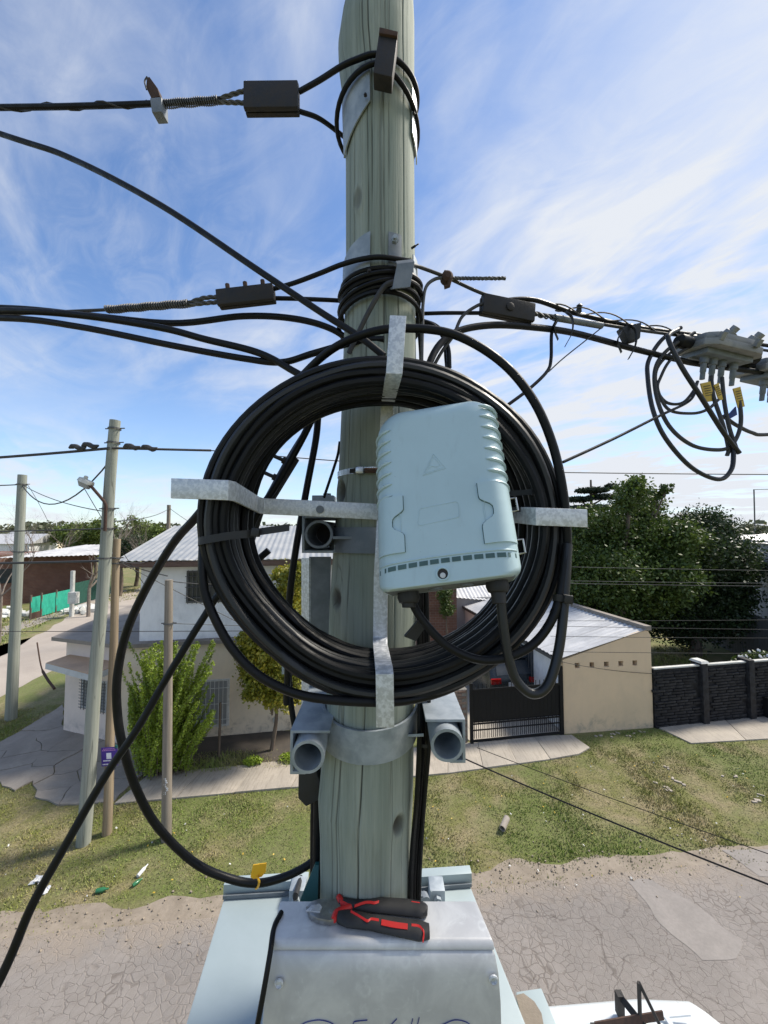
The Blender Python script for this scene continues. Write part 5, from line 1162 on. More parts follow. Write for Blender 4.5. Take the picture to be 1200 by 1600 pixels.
def grip_clamp(root, A, B, wid, th, nb, side, mat='steel_black', updir=Vector((0, 0, 1)), front=Vector((0, -1, 0))):
    """bolted three-bolt dead-end clamp: two grooved plates and bolts; A,B ends of its axis"""
    A, B = Vector(A), Vector(B); d = (B - A).normalized(); f = Vector(front); f = (f - d * f.dot(d)).normalized(); u = d.cross(f); u = u if u.z > 0 else -u
    Rm = Matrix((d, f, u)).transposed(); L = (B - A).length; c = (A + B) / 2
    MB().box(c + f * th * .5, (L, th * .8, wid), Rm).build('plate', mat, root, bevel=.003); MB().box(c - f * th * .5, (L, th * .8, wid * .96), Rm).build('plate', mat, root, bevel=.003)
    MB().tube([A + u * wid * .42, B + u * wid * .42], wid * .12, 8).build('groove_lip', mat, root); 
    for i in range(nb):
        p = A + d * L * (i + .6) / (nb + .2)
        if side == 'up': MB().tube([p + u * wid * .4, p + u * (wid * .4 + .022)], .0055, 6).build('bolt', 'rust', root)
        else: MB().lathe(p + f * th * .9, f, [(.011, 0), (.011, .004), (.006, .006)], 10).build('bolt', mat, root, smooth=True)
# top-left dead-end
tl = thing('dead_end_clamp', at(425, 153, .94), 'square dark dead-end clamp on the top left cable', 'clamp'); grip_clamp(tl, at(383, 156, .94), at(467, 155, .94), 46 / F * .94, .016, 0, 'front')
def twist(mb, pts, r0, rw, turns, n=3, seg=10):
    P = cr(pts, 10); 
    for k in range(n):
        Q = []
        for i, p in enumerate(P):
            d = (P[min(i + 1, len(P) - 1)] - P[max(i - 1, 0)]).normalized(); a = d.cross(Vector((0, 1, .1))).normalized(); b = d.cross(a); t = 2 * math.pi * (turns * i / (len(P) - 1) + k / n); Q.append(p + (a * math.cos(t) + b * math.sin(t)) * r0)
        mb.tube(Q, rw, 5)
    return mb
def coilwrap(mb, a, b, r, rw, turns):
    a, b = Vector(a), Vector(b); d = (b - a).normalized(); u = d.orthogonal().normalized(); v = d.cross(u); n = turns * 10; return mb.tube([a.lerp(b, i / n) + (u * math.cos(i * .628) + v * math.sin(i * .628)) * r * (1 + .10 * math.sin(i * .7)) for i in range(n + 1)], rw, 4)
ac = thing('aerial_cable', at(120, 166, .94), 'black aerial cable with steel grip leaving the pole top to the left', 'cable')
MB().tube(cr(px3([(-1500, 190, 1.1), (-600, 176, 1.0), (0, 168, .94), (120, 166, .94), (240, 162, .94), (345, 156, .94)]), 6), .0068, 8).build('sheath', 'cable', ac, smooth=True)
m = MB(); twist(m, px3([(-200, 170, .94), (0, 168, .94), (120, 166, .94), (230, 162, .94)]), .0075, .0022, 4, 1); m.build('lashing_wire', 'cable_old', ac)
coilwrap(MB(), at(252, 163, .94), at(342, 157, .94), .0085, .0018, 26).build('grip_wrap', 'strand', ac)
m = MB(); twist(m, px3([(335, 157, .94), (362, 148, .94), (385, 141, .94)]), .003, .0028, 1.5, 3); twist(m, px3([(335, 159, .94), (360, 160, .94), (385, 161, .94)]), .003, .0028, 1.5, 3); m.build('grip_strands', 'strand', ac)
hc = thing('hanger_clip', at(240, 150, .93), 'rusty hanger clip sitting on the top left cable', 'clip')
MB().prism(px3([(229, 122, .93), (233, 119, .93), (246, 137, .93), (250, 150, .93), (236, 153, .93), (228, 136, .93)]), (0, .02, 0)).build('hook', 'rust', hc, bevel=.002); MB().prism(px3([(234, 153, .925), (252, 151, .925), (253, 174, .925), (237, 175, .925)]), (0, .03, 0)).build('jaw', 'galv_dark', hc, bevel=.002)
MB().tube(cr(px3([(229, 140, .925), (226, 128, .925), (230, 120, .925)]), 4), .002, 5).build('wire_loop', 'cable_old', hc)

# thick diagonal cable from upper left down to the pole
cable('thick_cable', 'thick black cable running diagonally down from the upper left', 'cable', [(-700, 30, 1.5), (-300, 110, 1.2), (0, 209, 1.0), (110, 247, .96), (250, 320, .90), (400, 420, .85), (500, 487, .82), (560, 525, .80), (600, 556, .79)], .0145)
cable('thick_cable', 'upper of the heavy cables at left, bowing over toward the pole', 'cable', [(-600, 500, 1.3), (-200, 482, 1.1), (0, 481, 1.0), (130, 492, .98), (270, 505, .97), (380, 494, .96), (460, 498, .95), (520, 515, .95), (560, 545, .96)], .016)
cable('thick_cable', 'middle heavy cable at left, dipping behind the coil top', 'cable', [(-600, 512, 1.25), (-200, 492, 1.05), (0, 486, .96), (120, 492, .94), (250, 512, .93), (320, 530, .92), (400, 550, .90), (450, 575, .89), (500, 612, .87), (480, 670, .87), (430, 760, .87), (398, 810, .87), (385, 850, .87)], .0165)
cable('thick_cable', 'lowest heavy cable at left, curling up into the coil', 'cable', [(-600, 525, 1.25), (-200, 502, 1.05), (0, 497, .96), (120, 510, .94), (270, 540, .92), (380, 560, .91), (440, 566, .90), (490, 552, .89), (560, 533, .87), (600, 530, .86)], .0155)
# middle band wraps
mbd = thing('pole_band', pc(430)[0], 'galvanised bolted band plates under the cable turns at mid pole', 'pole band')
saddle('plate', '', 0, 0, -78, -14, 'galv_dull', curve=lambda u: (388 - 26 * u ** .7, 470 - 30 * u), parent=mbd)
saddle('plate', '', 0, 0, 12, 32, 'galv_dark', curve=lambda u: (363, 440), parent=mbd); saddle('plate', '', 0, 0, 58, 80, 'galv_dull', curve=lambda u: (378, 440), parent=mbd)
bolt(mbd, 617, 377, PY - .098, .0085, .016); bolt(mbd, 577, 425, PY - .10, .005, .008, 'steel_black'); bolt(mbd, 643, 388, PY - .06, .003, .02, 'steel_black', (.7, -.5, .1))
wr = thing('cable_wrap', pc(430)[0], 'stack of black cable turns wound round the middle of the pole', 'cable')
for k, (y, tilt) in enumerate(((402, -.010), (410, -.016), (420, -.012), (430, -.02), (440, -.014), (452, -.02))):
    c, r = pc(y); c.z = at(600, y, PY - .1).z; ro = r + .009 + (k % 2) * .006; P = []
    for i in range(40):
        a = 2 * math.pi * i / 40; P.append(c + Vector((math.sin(a) * ro, -math.cos(a) * ro, tilt * math.cos(a + .5 + k * .3) * 1.2 - .012)))
    if k == 5: P = [p + Vector((0, 0, -.02 * (1 + math.sin(2 * math.pi * i / 40 - .8)))) for i, p in enumerate(P)]
    MB().ring(P, .0055, 8).build('cable_turn', 'cable', wr, smooth=True)
gk = thing('clamp_block', at(632, 428, .82), 'grey bent metal clamp plate on the middle cable turns', 'clamp')
MB().bar(px3([(628, 409, .845), (632, 408, .82), (634, 412, .812), (627, 448, .815), (622, 450, .85)]), 28 / F * .82, .004, (1, 0, .12)).build('body', 'galv_dark', gk)
cable('tail_cable', 'grey-black cable tail hanging from the grey clamp across the pole', 'cable', [(616, 440, .83), (600, 448, .83), (580, 480, .835), (560, 520, .845), (545, 552, .85)], .011, 'cable_old')
# second dead end on the left
cable('wrapped_cable', 'upper black cable leg from the middle left clamp to the pole', 'cable', [(425, 452, .93), (460, 442, .92), (500, 427, .89), (535, 413, .865), (570, 404, .85), (600, 402, .846), (640, 408, .86)], .0115)
cable('wrapped_cable', 'lower black cable leg from the middle left clamp to behind the pole', 'cable', [(425, 466, .94), (470, 467, .95), (535, 470, .97), (570, 474, 1.0)], .011)
tl = thing('dead_end_clamp', at(385, 462, .93), 'three-bolt dark dead-end clamp on the middle left cable', 'clamp'); grip_clamp(tl, at(341, 469, .93), at(429, 459, .93), 26 / F * .93, .016, 3, 'up')
gl_ = thing('grip_wrap', at(240, 481, .94), 'coiled grey preformed grip on the middle left strand', 'grip'); coilwrap(MB(), at(166, 484, .95), at(296, 474, .935), .0085, .002, 34).build('coil', 'strand', gl_)
MB().tube(px3([(166, 484, .95), (296, 474, .935)]), .006, 6).build('core', 'cable_old', gl_)
m = MB(); twist(m, px3([(290, 475, .935), (318, 466, .93), (342, 464, .93)]), .003, .0028, 1.5, 3); twist(m, px3([(290, 477, .935), (318, 474, .93), (342, 472, .93)]), .003, .0028, 1.5, 3); m.build('strands', 'strand', gl_)
cable('aerial_cable', 'dark strand continuing left from the coiled grip behind the heavy cables', 'cable', [(-500, 520, 1.15), (0, 492, .99), (166, 484, .95), (250, 479, .94), (300, 475, .935)], .008, 'cable_old')

# ---- right-hand span with clamps
cable('strand_cable', 'steel strand leaving the middle band to the right over the small clamp', 'cable', [(640, 412, .87), (655, 417, .92), (697, 433, .95), (745, 455, .98), (790, 472, 1.0)], .009, 'cable_old')
m = MB(); twist(m, px3([(700, 435, .95), (740, 435, .955), (790, 435, .96)]), .0028, .0026, 5, 3); tag(m.build('strand_tail', 'strand'), 'cut end of twisted steel strand sticking out to the right', 'strand')
wc = thing('wire_clip', at(697, 437, .94), 'small rusty oval wire clip on the right-hand strand', 'clip'); MB().lathe(at(697, 437, .955), (.1, -1, 0), [(.006, -.006), (.0145, -.004), (.0145, .016), (.008, .022)], 14).build('body', 'rust', wc, smooth=True)
m = MB(); V0 = at(697, 437, .94); MB().tube(px3([(694, 425, .94), (700, 427, .938), (704, 436, .938), (701, 447, .94), (694, 449, .942)]), .005, 6).build('loop', 'rust', wc)
cable('ground_wire', 'grey bent wire dropping from the wire clip beside the pole', 'wire', [(697, 434, .945), (680, 436, .945), (666, 448, .94), (661, 475, .94), (660, 520, .94), (659, 560, .94), (658, 640, .95)], .0085, 'strand')
cable('black_cable', 'black horizontal cable from behind the pole to the right clamp', 'cable', [(600, 490, 1.06), (655, 490, 1.0), (700, 489, .99), (760, 489, 1.0), (800, 487, 1.0)], .010)
tl = thing('dead_end_clamp', at(792, 482, 1.0), 'dark flat dead-end clamp on the right-hand span', 'clamp'); grip_clamp(tl, at(752, 476, .99), at(832, 492, 1.02), 30 / F, .016, 1, 'front')
def rc(off, w, label, mat='cable', pts=((760, 474, .99), (830, 468, 1.02), (900, 490, 1.1), (1000, 512, 1.18), (1100, 525, 1.26), (1200, 540, 1.34), (1500, 580, 1.6), (2200, 640, 2.3)), name='aerial_cable'):
    return cable(name, label, 'cable', [(x, y + off, Y) for x, y, Y in pts], w, mat)
rc(0, .013, 'upper black cable of the right-hand span'); 
cable('aerial_cable', 'lower twisted cable of the right-hand span with a grey splice sleeve', 'cable', [(832, 490, 1.02), (870, 495, 1.06), (930, 505, 1.11), (1000, 516, 1.17), (1100, 530, 1.26), (1200, 548, 1.34), (1500, 590, 1.6), (2200, 660, 2.3)], .0095, 'cable_old')
m = MB(); twist(m, px3([(868, 480, 1.06), (930, 490, 1.1), (1000, 508, 1.17), (1060, 520, 1.22)]), .009, .0022, 2.5, 2); tag(m.build('lashing_wire', 'cable_old'), 'loose lashing wire wound between the right-hand cables', 'wire')
tag(MB().tube(px3([(866, 496, 1.05), (940, 509, 1.11)]), .0095, 10).build('splice_sleeve', 'galv_dark', smooth=True), 'grey-green splice sleeve on the right-hand strand', 'splice sleeve')
m = MB(); twist(m, px3([(828, 488, 1.02), (850, 494, 1.035), (868, 496, 1.05)]), .005, .0025, 1.5, 3); tag(m.build('grip_strands', 'strand'), 'fanned steel strands between clamp and sleeve on the right', 'strand')
cable('thick_cable', 'thick black cable bowing from behind the coil along the right-hand span', 'cable', [(664, 600, .90), (672, 565, .91), (690, 535, .93), (720, 516, .95), (770, 508, .98), (830, 511, 1.02), (900, 521, 1.09), (990, 545, 1.17), (1060, 562, 1.22), (1100, 570, 1.26), (1250, 590, 1.36), (1600, 640, 1.7)], .0175)
cable('black_cable', 'black cable rising from the coil top to the right clamp', 'cable', [(668, 590, .93), (690, 550, .94), (708, 525, .95), (722, 495, .97), (745, 478, .98), (760, 474, .985)], .0085, 'cable_old')
cable('black_cable', 'inner black cable loop beside the pole at coil top', 'cable', [(650, 503, 1.0), (672, 506, .98), (690, 522, .96), (700, 545, .95), (702, 575, .95)], .012)
cable('black_cable', 'second inner black cable loop beside the pole at coil top', 'cable', [(650, 498, 1.02), (680, 508, 1.0), (694, 525, .98), (697, 560, .97), (700, 590, .96)], .010)
for i, (x, y, lab) in enumerate(((886, 505, 'black cable tie with a curled tail, nearer the coil, on the right span'), (985, 525, 'black taped tie with a hanging end farther along the right span'))):
    t = thing('cable_tie', at(x, y, 1.07 + i * .08), lab, 'cable tie'); Y0 = 1.05 + i * .09
    MB().bar(cr(px3([(x - 2, y - 18, Y0), (x + 8, y - 8, Y0 - .02), (x + 8, y + 14, Y0 - .02), (x - 3, y + 36, Y0)]), 6), .012, .002, (.2, 1, 0)).build('strap', 'grip', t)
    MB().bar(cr(px3([(x - 14, y - 8, Y0), (x - 20, y + 8, Y0 - .01), (x - 14, y + 26, Y0)]), 6), .010, .002, (.2, 1, 0)).build('strap', 'grip', t)
    if i: MB().prism(px3([(x - 14, y - 15, Y0), (x + 18, y - 22, Y0), (x + 16, y + 3, Y0), (x - 2, y + 8, Y0)]), (0, .03, 0)).build('tape', 'grip', t, bevel=.004)
tag(MB().lathe(at(904, 487, 1.09), (.1, -.2, 1), [(.004, -.01), (.009, 0), (.006, .012), (.009, .016), (.003, .022)], 8).build('lashing_clip', 'grip', smooth=True), 'small black lashing knob on top of the right-hand cables', 'clip')
cable('drop_wire', 'black drop wire hanging from the splice sleeve and crossing behind the coil', 'wire', [(870, 500, 1.06), (862, 520, 1.05), (861, 560, 1.04), (855, 580, 1.03), (830, 605, 1.01), (800, 628, .99), (740, 670, .96)], .009)
cable('drop_wire', 'thin drop wire between the right-hand lashing and the first drop wire', 'wire', [(940, 512, 1.11), (915, 532, 1.09), (880, 560, 1.06), (857, 581, 1.035)], .0035, 'cable_old')
cable('drop_wire', 'long straight drop wire rising from the coil to the tap closure', 'wire', [(880, 722, 1.0), (960, 685, 1.06), (1030, 650, 1.12), (1075, 628, 1.17), (1088, 610, 1.19)], .008)
# tap closures with yellow labels
def tapbox(cx, cy, Y, s, label, tags=True):
    root = thing('tap_closure', at(cx, cy, Y), label, 'cable closure'); yaw = R(14); Rm = Matrix.Rotation(yaw, 3, 'Z') @ Matrix.Rotation(R(4), 3, 'Y') @ Matrix.Rotation(R(8), 3, 'X'); c = at(cx, cy, Y)
    def q(x, y, z): return c + Rm @ (Vector((x, y, z)) * s)
    P = [q(x, y, .0) for x, y in ((-.125, -.05), (-.09, -.075), (.09, -.075), (.125, -.05), (.125, .06), (-.125, .06))]
    MB().prism(P, Rm @ Vector((0, 0, -.022 * s))).build('base_flange', 'cast', root, bevel=.004)
    P = [q(x, y, .0) for x, y in ((-.11, -.04), (-.08, -.062), (.085, -.062), (.11, -.04), (.11, .05), (-.11, .05))]
    top = MB().prism(P, Rm @ Vector((0, 0, .026 * s))).build('lid', 'cast', root, bevel=.008)
    for x in (-.015, .095): MB().lathe(q(x, -.03, .026), Rm @ Vector((.25, -.6, .75)), [(.022 * s, -.01), (.02 * s, .02), (.013 * s, .022), (.013 * s, .036)], 12).build('test_port', 'cast', top, smooth=True)
    for x, y in ((-.085, -.072), (.055, -.08)): MB().lathe(q(x, y, .004), Rm @ Vector((0, -.5, 1)), [(.012 * s, -.01), (.012 * s, .012)], 6).build('bolt', 'cast', top)
    P = [q(x, y, -.022) for x, y in ((-.10, -.045), (.10, -.045), (.10, .045), (-.10, .045))]; MB().prism(P, Rm @ Vector((0, 0, -.018 * s))).build('face_plate', 'galv_dark', root, bevel=.004)
    for sx in (-1, 1): MB().lathe(q(sx * .118, 0, -.002), Rm @ Vector((sx, 0, 0)), [(.016 * s, 0), (.022 * s, .012), (.022 * s, .05), (.012 * s, .06)], 12).build('end_gland', 'cable', root, smooth=True)
    for x in (-.068, -.03, .01, .062): MB().lathe(q(x, -.012, -.038), Rm @ Vector((0, -.05, -1)), [(.013 * s, 0), (.013 * s, .022), (.009 * s, .024), (.009 * s, .05), (.0075 * s, .052), (.0075 * s, .075)], 10).build('connector', 'galv_dark', root, smooth=True)
    return root, q
TC, tq_ = tapbox(1122, 546, 1.25, .98, 'cast grey tap closure hanging on the right span with yellow labels')
tapbox(1212, 582, 1.36, 1.0, 'second cast grey closure cut by the right edge of the view')
for i, (x0, y0, x1, y1, lab) in enumerate(((1095, 598, 1116, 628, 'leftmost yellow printed label under the tap closure'), (1116, 600, 1129, 626, 'narrow middle yellow label, half turned, under the tap closure'), (1146, 606, 1163, 637, 'rightmost yellow printed label under the tap closure'))):
    t = thing('yellow_label', at((x0 + x1) / 2, y0, 1.2), lab, 'label', 'yellow labels under the tap closure'); P = px3([(x0, y0 + 1, 1.2), (x1 - 6, y0 - 2, 1.2), (x1 + 1, y1 - 2, 1.2), (x0 + 8, y1, 1.2)])
    MB().prism(P, (0, .004, 0)).build('card', 'yellow_dull', t); c_ = sum(P, Vector()) / 4
    for j in range(5):
        a = P[0].lerp(P[3], .18 + j * .12); b = P[1].lerp(P[2], .18 + j * .12); MB().prism([a.lerp(b, .15) - Vector((0, .001, 0)), a.lerp(b, .85) - Vector((0, .001, 0)), a.lerp(b, .85) + Vector((0, -.001, -.0025)), a.lerp(b, .15) + Vector((0, -.001, -.0025))], (0, -.0004, 0)).build('print_line', 'label_ink', t)
tag(MB().prism(px3([(1138, 648, 1.22), (1150, 635, 1.22), (1152, 648, 1.22), (1138, 656, 1.22)]), (0, .004, 0)).build('blue_flag', 'blue_tag'), 'small blue tag on the cables under the tap closure', 'tag')
TP = [('outermost large loop of tap cable swinging left and low under the closure', [(1064, 512, 1.2), (1035, 530, 1.2), (1014, 562, 1.19), (1012, 590, 1.18), (1020, 640, 1.16), (1040, 685, 1.15), (1080, 730, 1.15), (1122, 749, 1.16), (1142, 735, 1.17), (1146, 710, 1.18), (1143, 690, 1.19)], .0105),
      ('straight tap cable crossing diagonally in front of the closure', [(1060, 515, 1.2), (1046, 523, 1.18), (1046, 535, 1.17), (1066, 575, 1.16), (1095, 620, 1.16), (1130, 675, 1.17), (1155, 708, 1.18)], .0115),
      ('middle loop of tap cable under the closure', [(1085, 520, 1.21), (1045, 545, 1.2), (1024, 575, 1.19), (1026, 620, 1.18), (1045, 665, 1.17), (1080, 695, 1.17), (1120, 703, 1.18), (1143, 696, 1.19), (1156, 670, 1.2), (1157, 640, 1.2), (1150, 608, 1.215)], .0095),
      ('small inner loop of tap cable left of the closure', [(1090, 535, 1.22), (1050, 560, 1.21), (1032, 590, 1.2), (1028, 610, 1.19), (1045, 640, 1.18), (1080, 646, 1.18), (1105, 640, 1.19), (1122, 625, 1.2)], .0075),
      ('short tap cable curling back to the first connector', [(1078, 525, 1.22), (1030, 570, 1.205), (1026, 605, 1.2), (1040, 628, 1.19), (1065, 630, 1.19), (1083, 612, 1.2), (1090, 596, 1.21)], .0075),
      ('tap cable dropping straight from the second connector', [(1111, 588, 1.225), (1115, 620, 1.2), (1130, 665, 1.19), (1138, 700, 1.19), (1136, 712, 1.19)], .0095),
      ('tap cable dropping from the third connector', [(1128, 590, 1.225), (1132, 630, 1.2), (1140, 670, 1.195), (1152, 705, 1.19)], .0095),
      ('tap cable leaving to the right edge below the closure', [(1130, 650, 1.2), (1150, 664, 1.22), (1175, 676, 1.25), (1200, 679, 1.28), (1300, 670, 1.4)], .0095)]
for lab, P, w_ in TP: cable('tap_cable', lab, 'cable', P, w_ * 1.22, 'cable_dusty' if w_ > .01 else 'cable_old')
tag(MB().lathe(at(1082, 534, 1.25), (1, .2, -.05), [(.012, -.03), (.022, -.02), (.022, .03), (.012, .035)], 12).build('cable_gland', 'cable', smooth=True), 'black rubber gland left of the tap closure', 'gland')

# ------------------------------------------------------------------ galvanised cross bracket holding the coil
CXp, CYp = 597, 822
YI, YO = .825, .638
br = thing('coil_bracket', at(600, 800, YI), 'bright galvanised cross-shaped bracket holding the cable coil', 'bracket')
wx = Vector((1, 0, 0)); wz = Vector((0, 0, 1))
MB().bar([at(600, 800, YI), at(602, 720, YI), at(605, 632, YI - .005), at(605, 632, YI - .010), at(614, 592, YO + .016), at(616, 583, YO), at(622, 494, YO)], .028, .005, (1, 0, -.05)).build('top_arm', 'galv', br, bevel=.0012)
MB().bar([at(600, 806, YI), at(595, 900, YI), at(594, 996, YI), at(594, 1007, YI - .014), at(600, 1044, YO + .03), at(601, 1054, YO + .016), at(602, 1136, YO + .016)], .030, .005, (1, 0, 0)).build('bottom_arm', 'galv', br, bevel=.0012)
MB().bar([at(592, 800, YI - .006), at(500, 795, YI - .006), at(412, 791, YI - .006), at(404, 789, YI - .018), at(366, 768, YO + .022), at(356, 766, YO + .006), at(268, 763, YO + .006)], .034, .005, (0, 0, 1)).build('left_arm', 'galv', br, bevel=.0012)
MB().bar([at(600, 802, YI - .012), at(700, 803, YI - .012), at(784, 803, YI - .012), at(791, 804, YI - .024), at(826, 806, YO + .026), at(838, 807, YO + .006), at(917, 810, YO + .006)], .030, .005, (0, 0, 1)).build('right_arm', 'galv', br, bevel=.0012)
MB().lathe(at(500, 796, YI - .0105), (0, -1, 0), [(.0085, 0), (.0085, .0012)], 16).build('hole_plug', 'galv_dark', br)
# hose clamp
hcl = thing('hose_clamp', pc(737)[0], 'shiny stainless hose clamp round the pole behind the blue box', 'hose clamp')
c, r = pc(737); zc_ = at(600, 735, .86).z; c.z = zc_
MB().bar(around(c, r + .0025, -95, 60, 30), .013, .0012, (0, 0, 1)).build('strap', 'stainless', hcl)
m = MB()
for i in range(16):
    a = R(-38 + i * 2.2); p = c + Vector((math.sin(a) * (r + .004), -math.cos(a) * (r + .004), 0)); m.box(p, (.0016, .002, .010), Matrix.Rotation(a, 3, 'Z'))
m.build('worm_slots', 'steel_black', hcl)
a = at(570, 735, .842); MB().tube([a, at(594, 735, .84)], .006, 10).build('screw', 'rust', hcl, smooth=True); MB().box(at(562, 735, .846), (.018, .014, .016)).build('housing', 'stainless', hcl, bevel=.003)

# ------------------------------------------------------------------ the coil
coil = thing('cable_coil', at(CXp, CYp, .75), 'big hanging coil of thick black cable hooked on the cross bracket', 'cable coil')
rr_ = random.Random(5); CR = .0080
turn_specs = []
nrow = 8
for j in range(nrow):
    y = .679 + (.806 - .679) * j / (nrow - 1)
    nl = 4
    for l in range(nl):
        turn_specs.append((y + (.006 if l % 2 else 0), .2775 + l * .0134))
for n_t, (ty, tr) in enumerate(turn_specs):
    lo_ = 2.4 if n_t % 6 == 4 else 1.0
    ph = [rr_.uniform(0, 6.28) for _ in range(6)]; am = [rr_.uniform(.25, 1) for _ in range(4)]; P = []; n = 84
    for i in range(n):
        a = 2 * math.pi * i / n
        loose = .55 + .45 * math.cos(2 * a - 1.2)          # tight at the ties, looser elsewhere
        dr = .0066 * am[0] * math.sin(a + ph[0]) + .0026 * am[1] * math.sin(3 * a + ph[1]) + .0012 * math.sin(5 * a + ph[4])
        dy = .0055 * am[2] * math.sin(a + ph[2]) + .0035 * am[3] * math.sin(2 * a + ph[3]) + .0015 * math.sin(6 * a + ph[5])
        R_ = tr + abs(dr) * (.4 + .9 * loose) * lo_ + .002 * math.cos(2 * a) ; Y = ty + dy
        R_ *= 1 - .055 * math.exp(-((a - R(222)) / R(28)) ** 2)
        P.append(at(CXp, CYp, .75) + Vector((math.cos(a) * R_, Y - .75, math.sin(a) * R_ * .95)))
    MB().ring(P, CR * rr_.uniform(.95, 1.05), 9).build('cable_turn', rr_.choice(('cable', 'cable', 'cable', 'cable', 'cable_dusty')), coil, smooth=True)
# loose outer loops
cable('loose_loop', 'loose outer cable loop arching over the coil top and down its right side', 'cable', [(430, 640, .83), (470, 590, .78), (520, 545, .73), (580, 519, .70), (640, 513, .69), (710, 523, .685), (780, 563, .68), (830, 620, .675), (862, 690, .675), (880, 770, .675), (886, 850, .68), (882, 920, .69), (865, 960, .70)], .0158)
cable('loose_loop', 'loose cable loop sagging below the lower left of the coil', 'cable', [(322, 800, .72), (317, 860, .69), (318, 915, .68), (333, 960, .675), (362, 1012, .672), (400, 1052, .67), (447, 1078, .67), (497, 1091, .67), (580, 1097, .672), (650, 1092, .68), (720, 1068, .69), (790, 1020, .71)], .0152)
cable('loose_loop', 'slack cable turn bulging inside the right of the coil', 'cable', [(700, 590, .75), (770, 640, .74), (815, 720, .735), (835, 810, .735), (825, 900, .74), (780, 980, .76), (720, 1020, .78)], .0145)
cable('box_cable', 'thick feeder cable from the left gland of the blue box curving right into the coil', 'cable', [(640, 918, .66), (646, 945, .655), (665, 975, .65), (700, 1010, .645), (745, 1030, .64), (790, 1028, .64), (835, 1005, .645), (866, 960, .65), (880, 900, .66), (886, 850, .67)], .0145)
cable('box_cable', 'thick feeder cable looping low from the right gland of the blue box', 'cable', [(782, 925, .645), (786, 975, .64), (795, 1030, .635), (808, 1065, .632), (832, 1084, .63), (856, 1070, .632), (872, 1020, .64), (880, 960, .65), (884, 900, .66), (887, 850, .67)], .0158, 'cable_dusty')
# cable ties on the coil
def tie(label, pts, wdir, w_=.010, tail=None, head=None):
    t = thing('cable_tie', pts[0], label, 'cable tie'); MB().bar(cr(pts, 6), w_, .0018, wdir).build('strap', 'grip', t)
    if head is not None: MB().box(head, (.014, .012, .014), Matrix.Rotation(R(10), 3, 'Y')).build('head', 'grip', t, bevel=.002)
    if tail: MB().bar(cr(tail, 4), w_ * .9, .0018, wdir).build('tail', 'grip', t)
    return t
tie('black cable tie with a long pointed tail round the left of the coil', px3([(313, 850, .72), (311, 846, .67), (330, 842, .655), (360, 837, .655), (390, 834, .665), (402, 832, .70)]), (0, .05, 1), .0135, px3([(398, 832, .665), (425, 828, .66), (452, 824, .66)]), at(400, 832, .662))
tie('black cable tie round the inner turns right of the blue box', px3([(770, 774, .80), (784, 772, .72), (812, 770, .70), (840, 768, .69), (848, 772, .72)]), (0, .05, 1), .010, None, at(838, 769, .69))
tie('black cable tie just below the first one right of the blue box', px3([(778, 800, .80), (790, 797, .72), (815, 796, .70), (845, 796, .69)]), (0, .05, 1), .009)
tie('black cable tie binding the feeder cables at lower right of the coil', px3([(864, 934, .655), (872, 934, .645), (888, 937, .645), (894, 940, .66)]), (0, .05, 1), .011, px3([(888, 936, .645), (894, 935, .64), (893, 945, .64)]), at(886, 936, .643))
# tangle of cobweb-free hanging cables behind the coil opening
cable('riser_cable', 'black cable dropping steeply inside the coil opening left of the pole', 'cable', [(500, 600, .92), (497, 650, .92), (493, 690, .92), (478, 770, .925), (462, 860, .93), (452, 940, .935), (450, 1030, .94), (448, 1100, .95)], .0165)
cable('riser_cable', 'flat twin cable slanting inside the coil opening with two bolts', 'cable', [(510, 610, .905), (492, 650, .90), (455, 710, .895), (430, 755, .89), (412, 790, .89), (400, 825, .89), (392, 850, .885), (380, 880, .88)], .013, 'cable_old')
ck_ = thing('bolted_clip', at(440, 735, .885), 'dark two-bolt clamp on the slanting cable inside the coil', 'clamp'); grip_clamp(ck_, at(462, 715, .885), at(416, 790, .885), .019, .010, 0, 'front')
for (x, y) in ((449, 722), (434, 748)):
    a = at(x, y, .882); b = at(x - 20, y - 9, .882); MB().tube([a, b], .005, 6).build('bolt', 'steel_black', ck_); MB().tube([a, a.lerp(b, .35)], .009, 6).build('nut', 'steel_black', ck_)
cable('twisted_pair', 'twisted black wire pair hanging close to the left side of the pole', 'wire', [(531, 690, .95), (528, 710, .95), (522, 730, .945), (512, 760, .94), (506, 778, .94)], .007)
cable('riser_cable', 'black cable hugging the right side of the pole above the box', 'cable', [(652, 480, .98), (658, 560, .97), (657, 640, .965), (656, 720, .965), (655, 900, .965)], .011)
# big slack loop on the left and the crossing diagonal cable
cable('slack_cable', 'large slack black cable sweeping down the left side and back under the pole', 'cable', [(330, 780, .76), (305, 810, .78), (270, 850, .82), (228, 920, .86), (197, 990, .88), (183, 1060, .88), (184, 1120, .88), (193, 1170, .88), (212, 1230, .90), (245, 1290, .92), (300, 1345, .95), (350, 1370, .96), (400, 1380, .97), (450, 1368, .97), (490, 1345, .98), (508, 1320, 1.0)], .0178)
cable('diagonal_cable', 'straight black cable slanting down to the lower left corner', 'cable', [(420, 860, .87), (350, 920, .86), (318, 965, .85), (260, 1060, .83), (215, 1138, .81), (165, 1212, .79), (100, 1325, .76), (50, 1415, .74), (0, 1530, .72), (-120, 1750, .66)], .0155)
yt = thing('yellow_tag', at(403, 1368, .965), 'yellow plastic tag hanging on the slack cable', 'tag')
MB().prism(px3([(395, 1352, .962), (416, 1349, .962), (415, 1363, .962), (409, 1370, .962), (396, 1374, .962), (391, 1371, .962)]), (0, .003, 0)).build('flag', 'yellow', yt, bevel=.0007)
MB().tube(cr(px3([(402, 1370, .96), (405, 1378, .95), (403, 1386, .96), (400, 1388, .97)]), 5), .0028, 6).build('strap', 'yellow', yt, smooth=True)
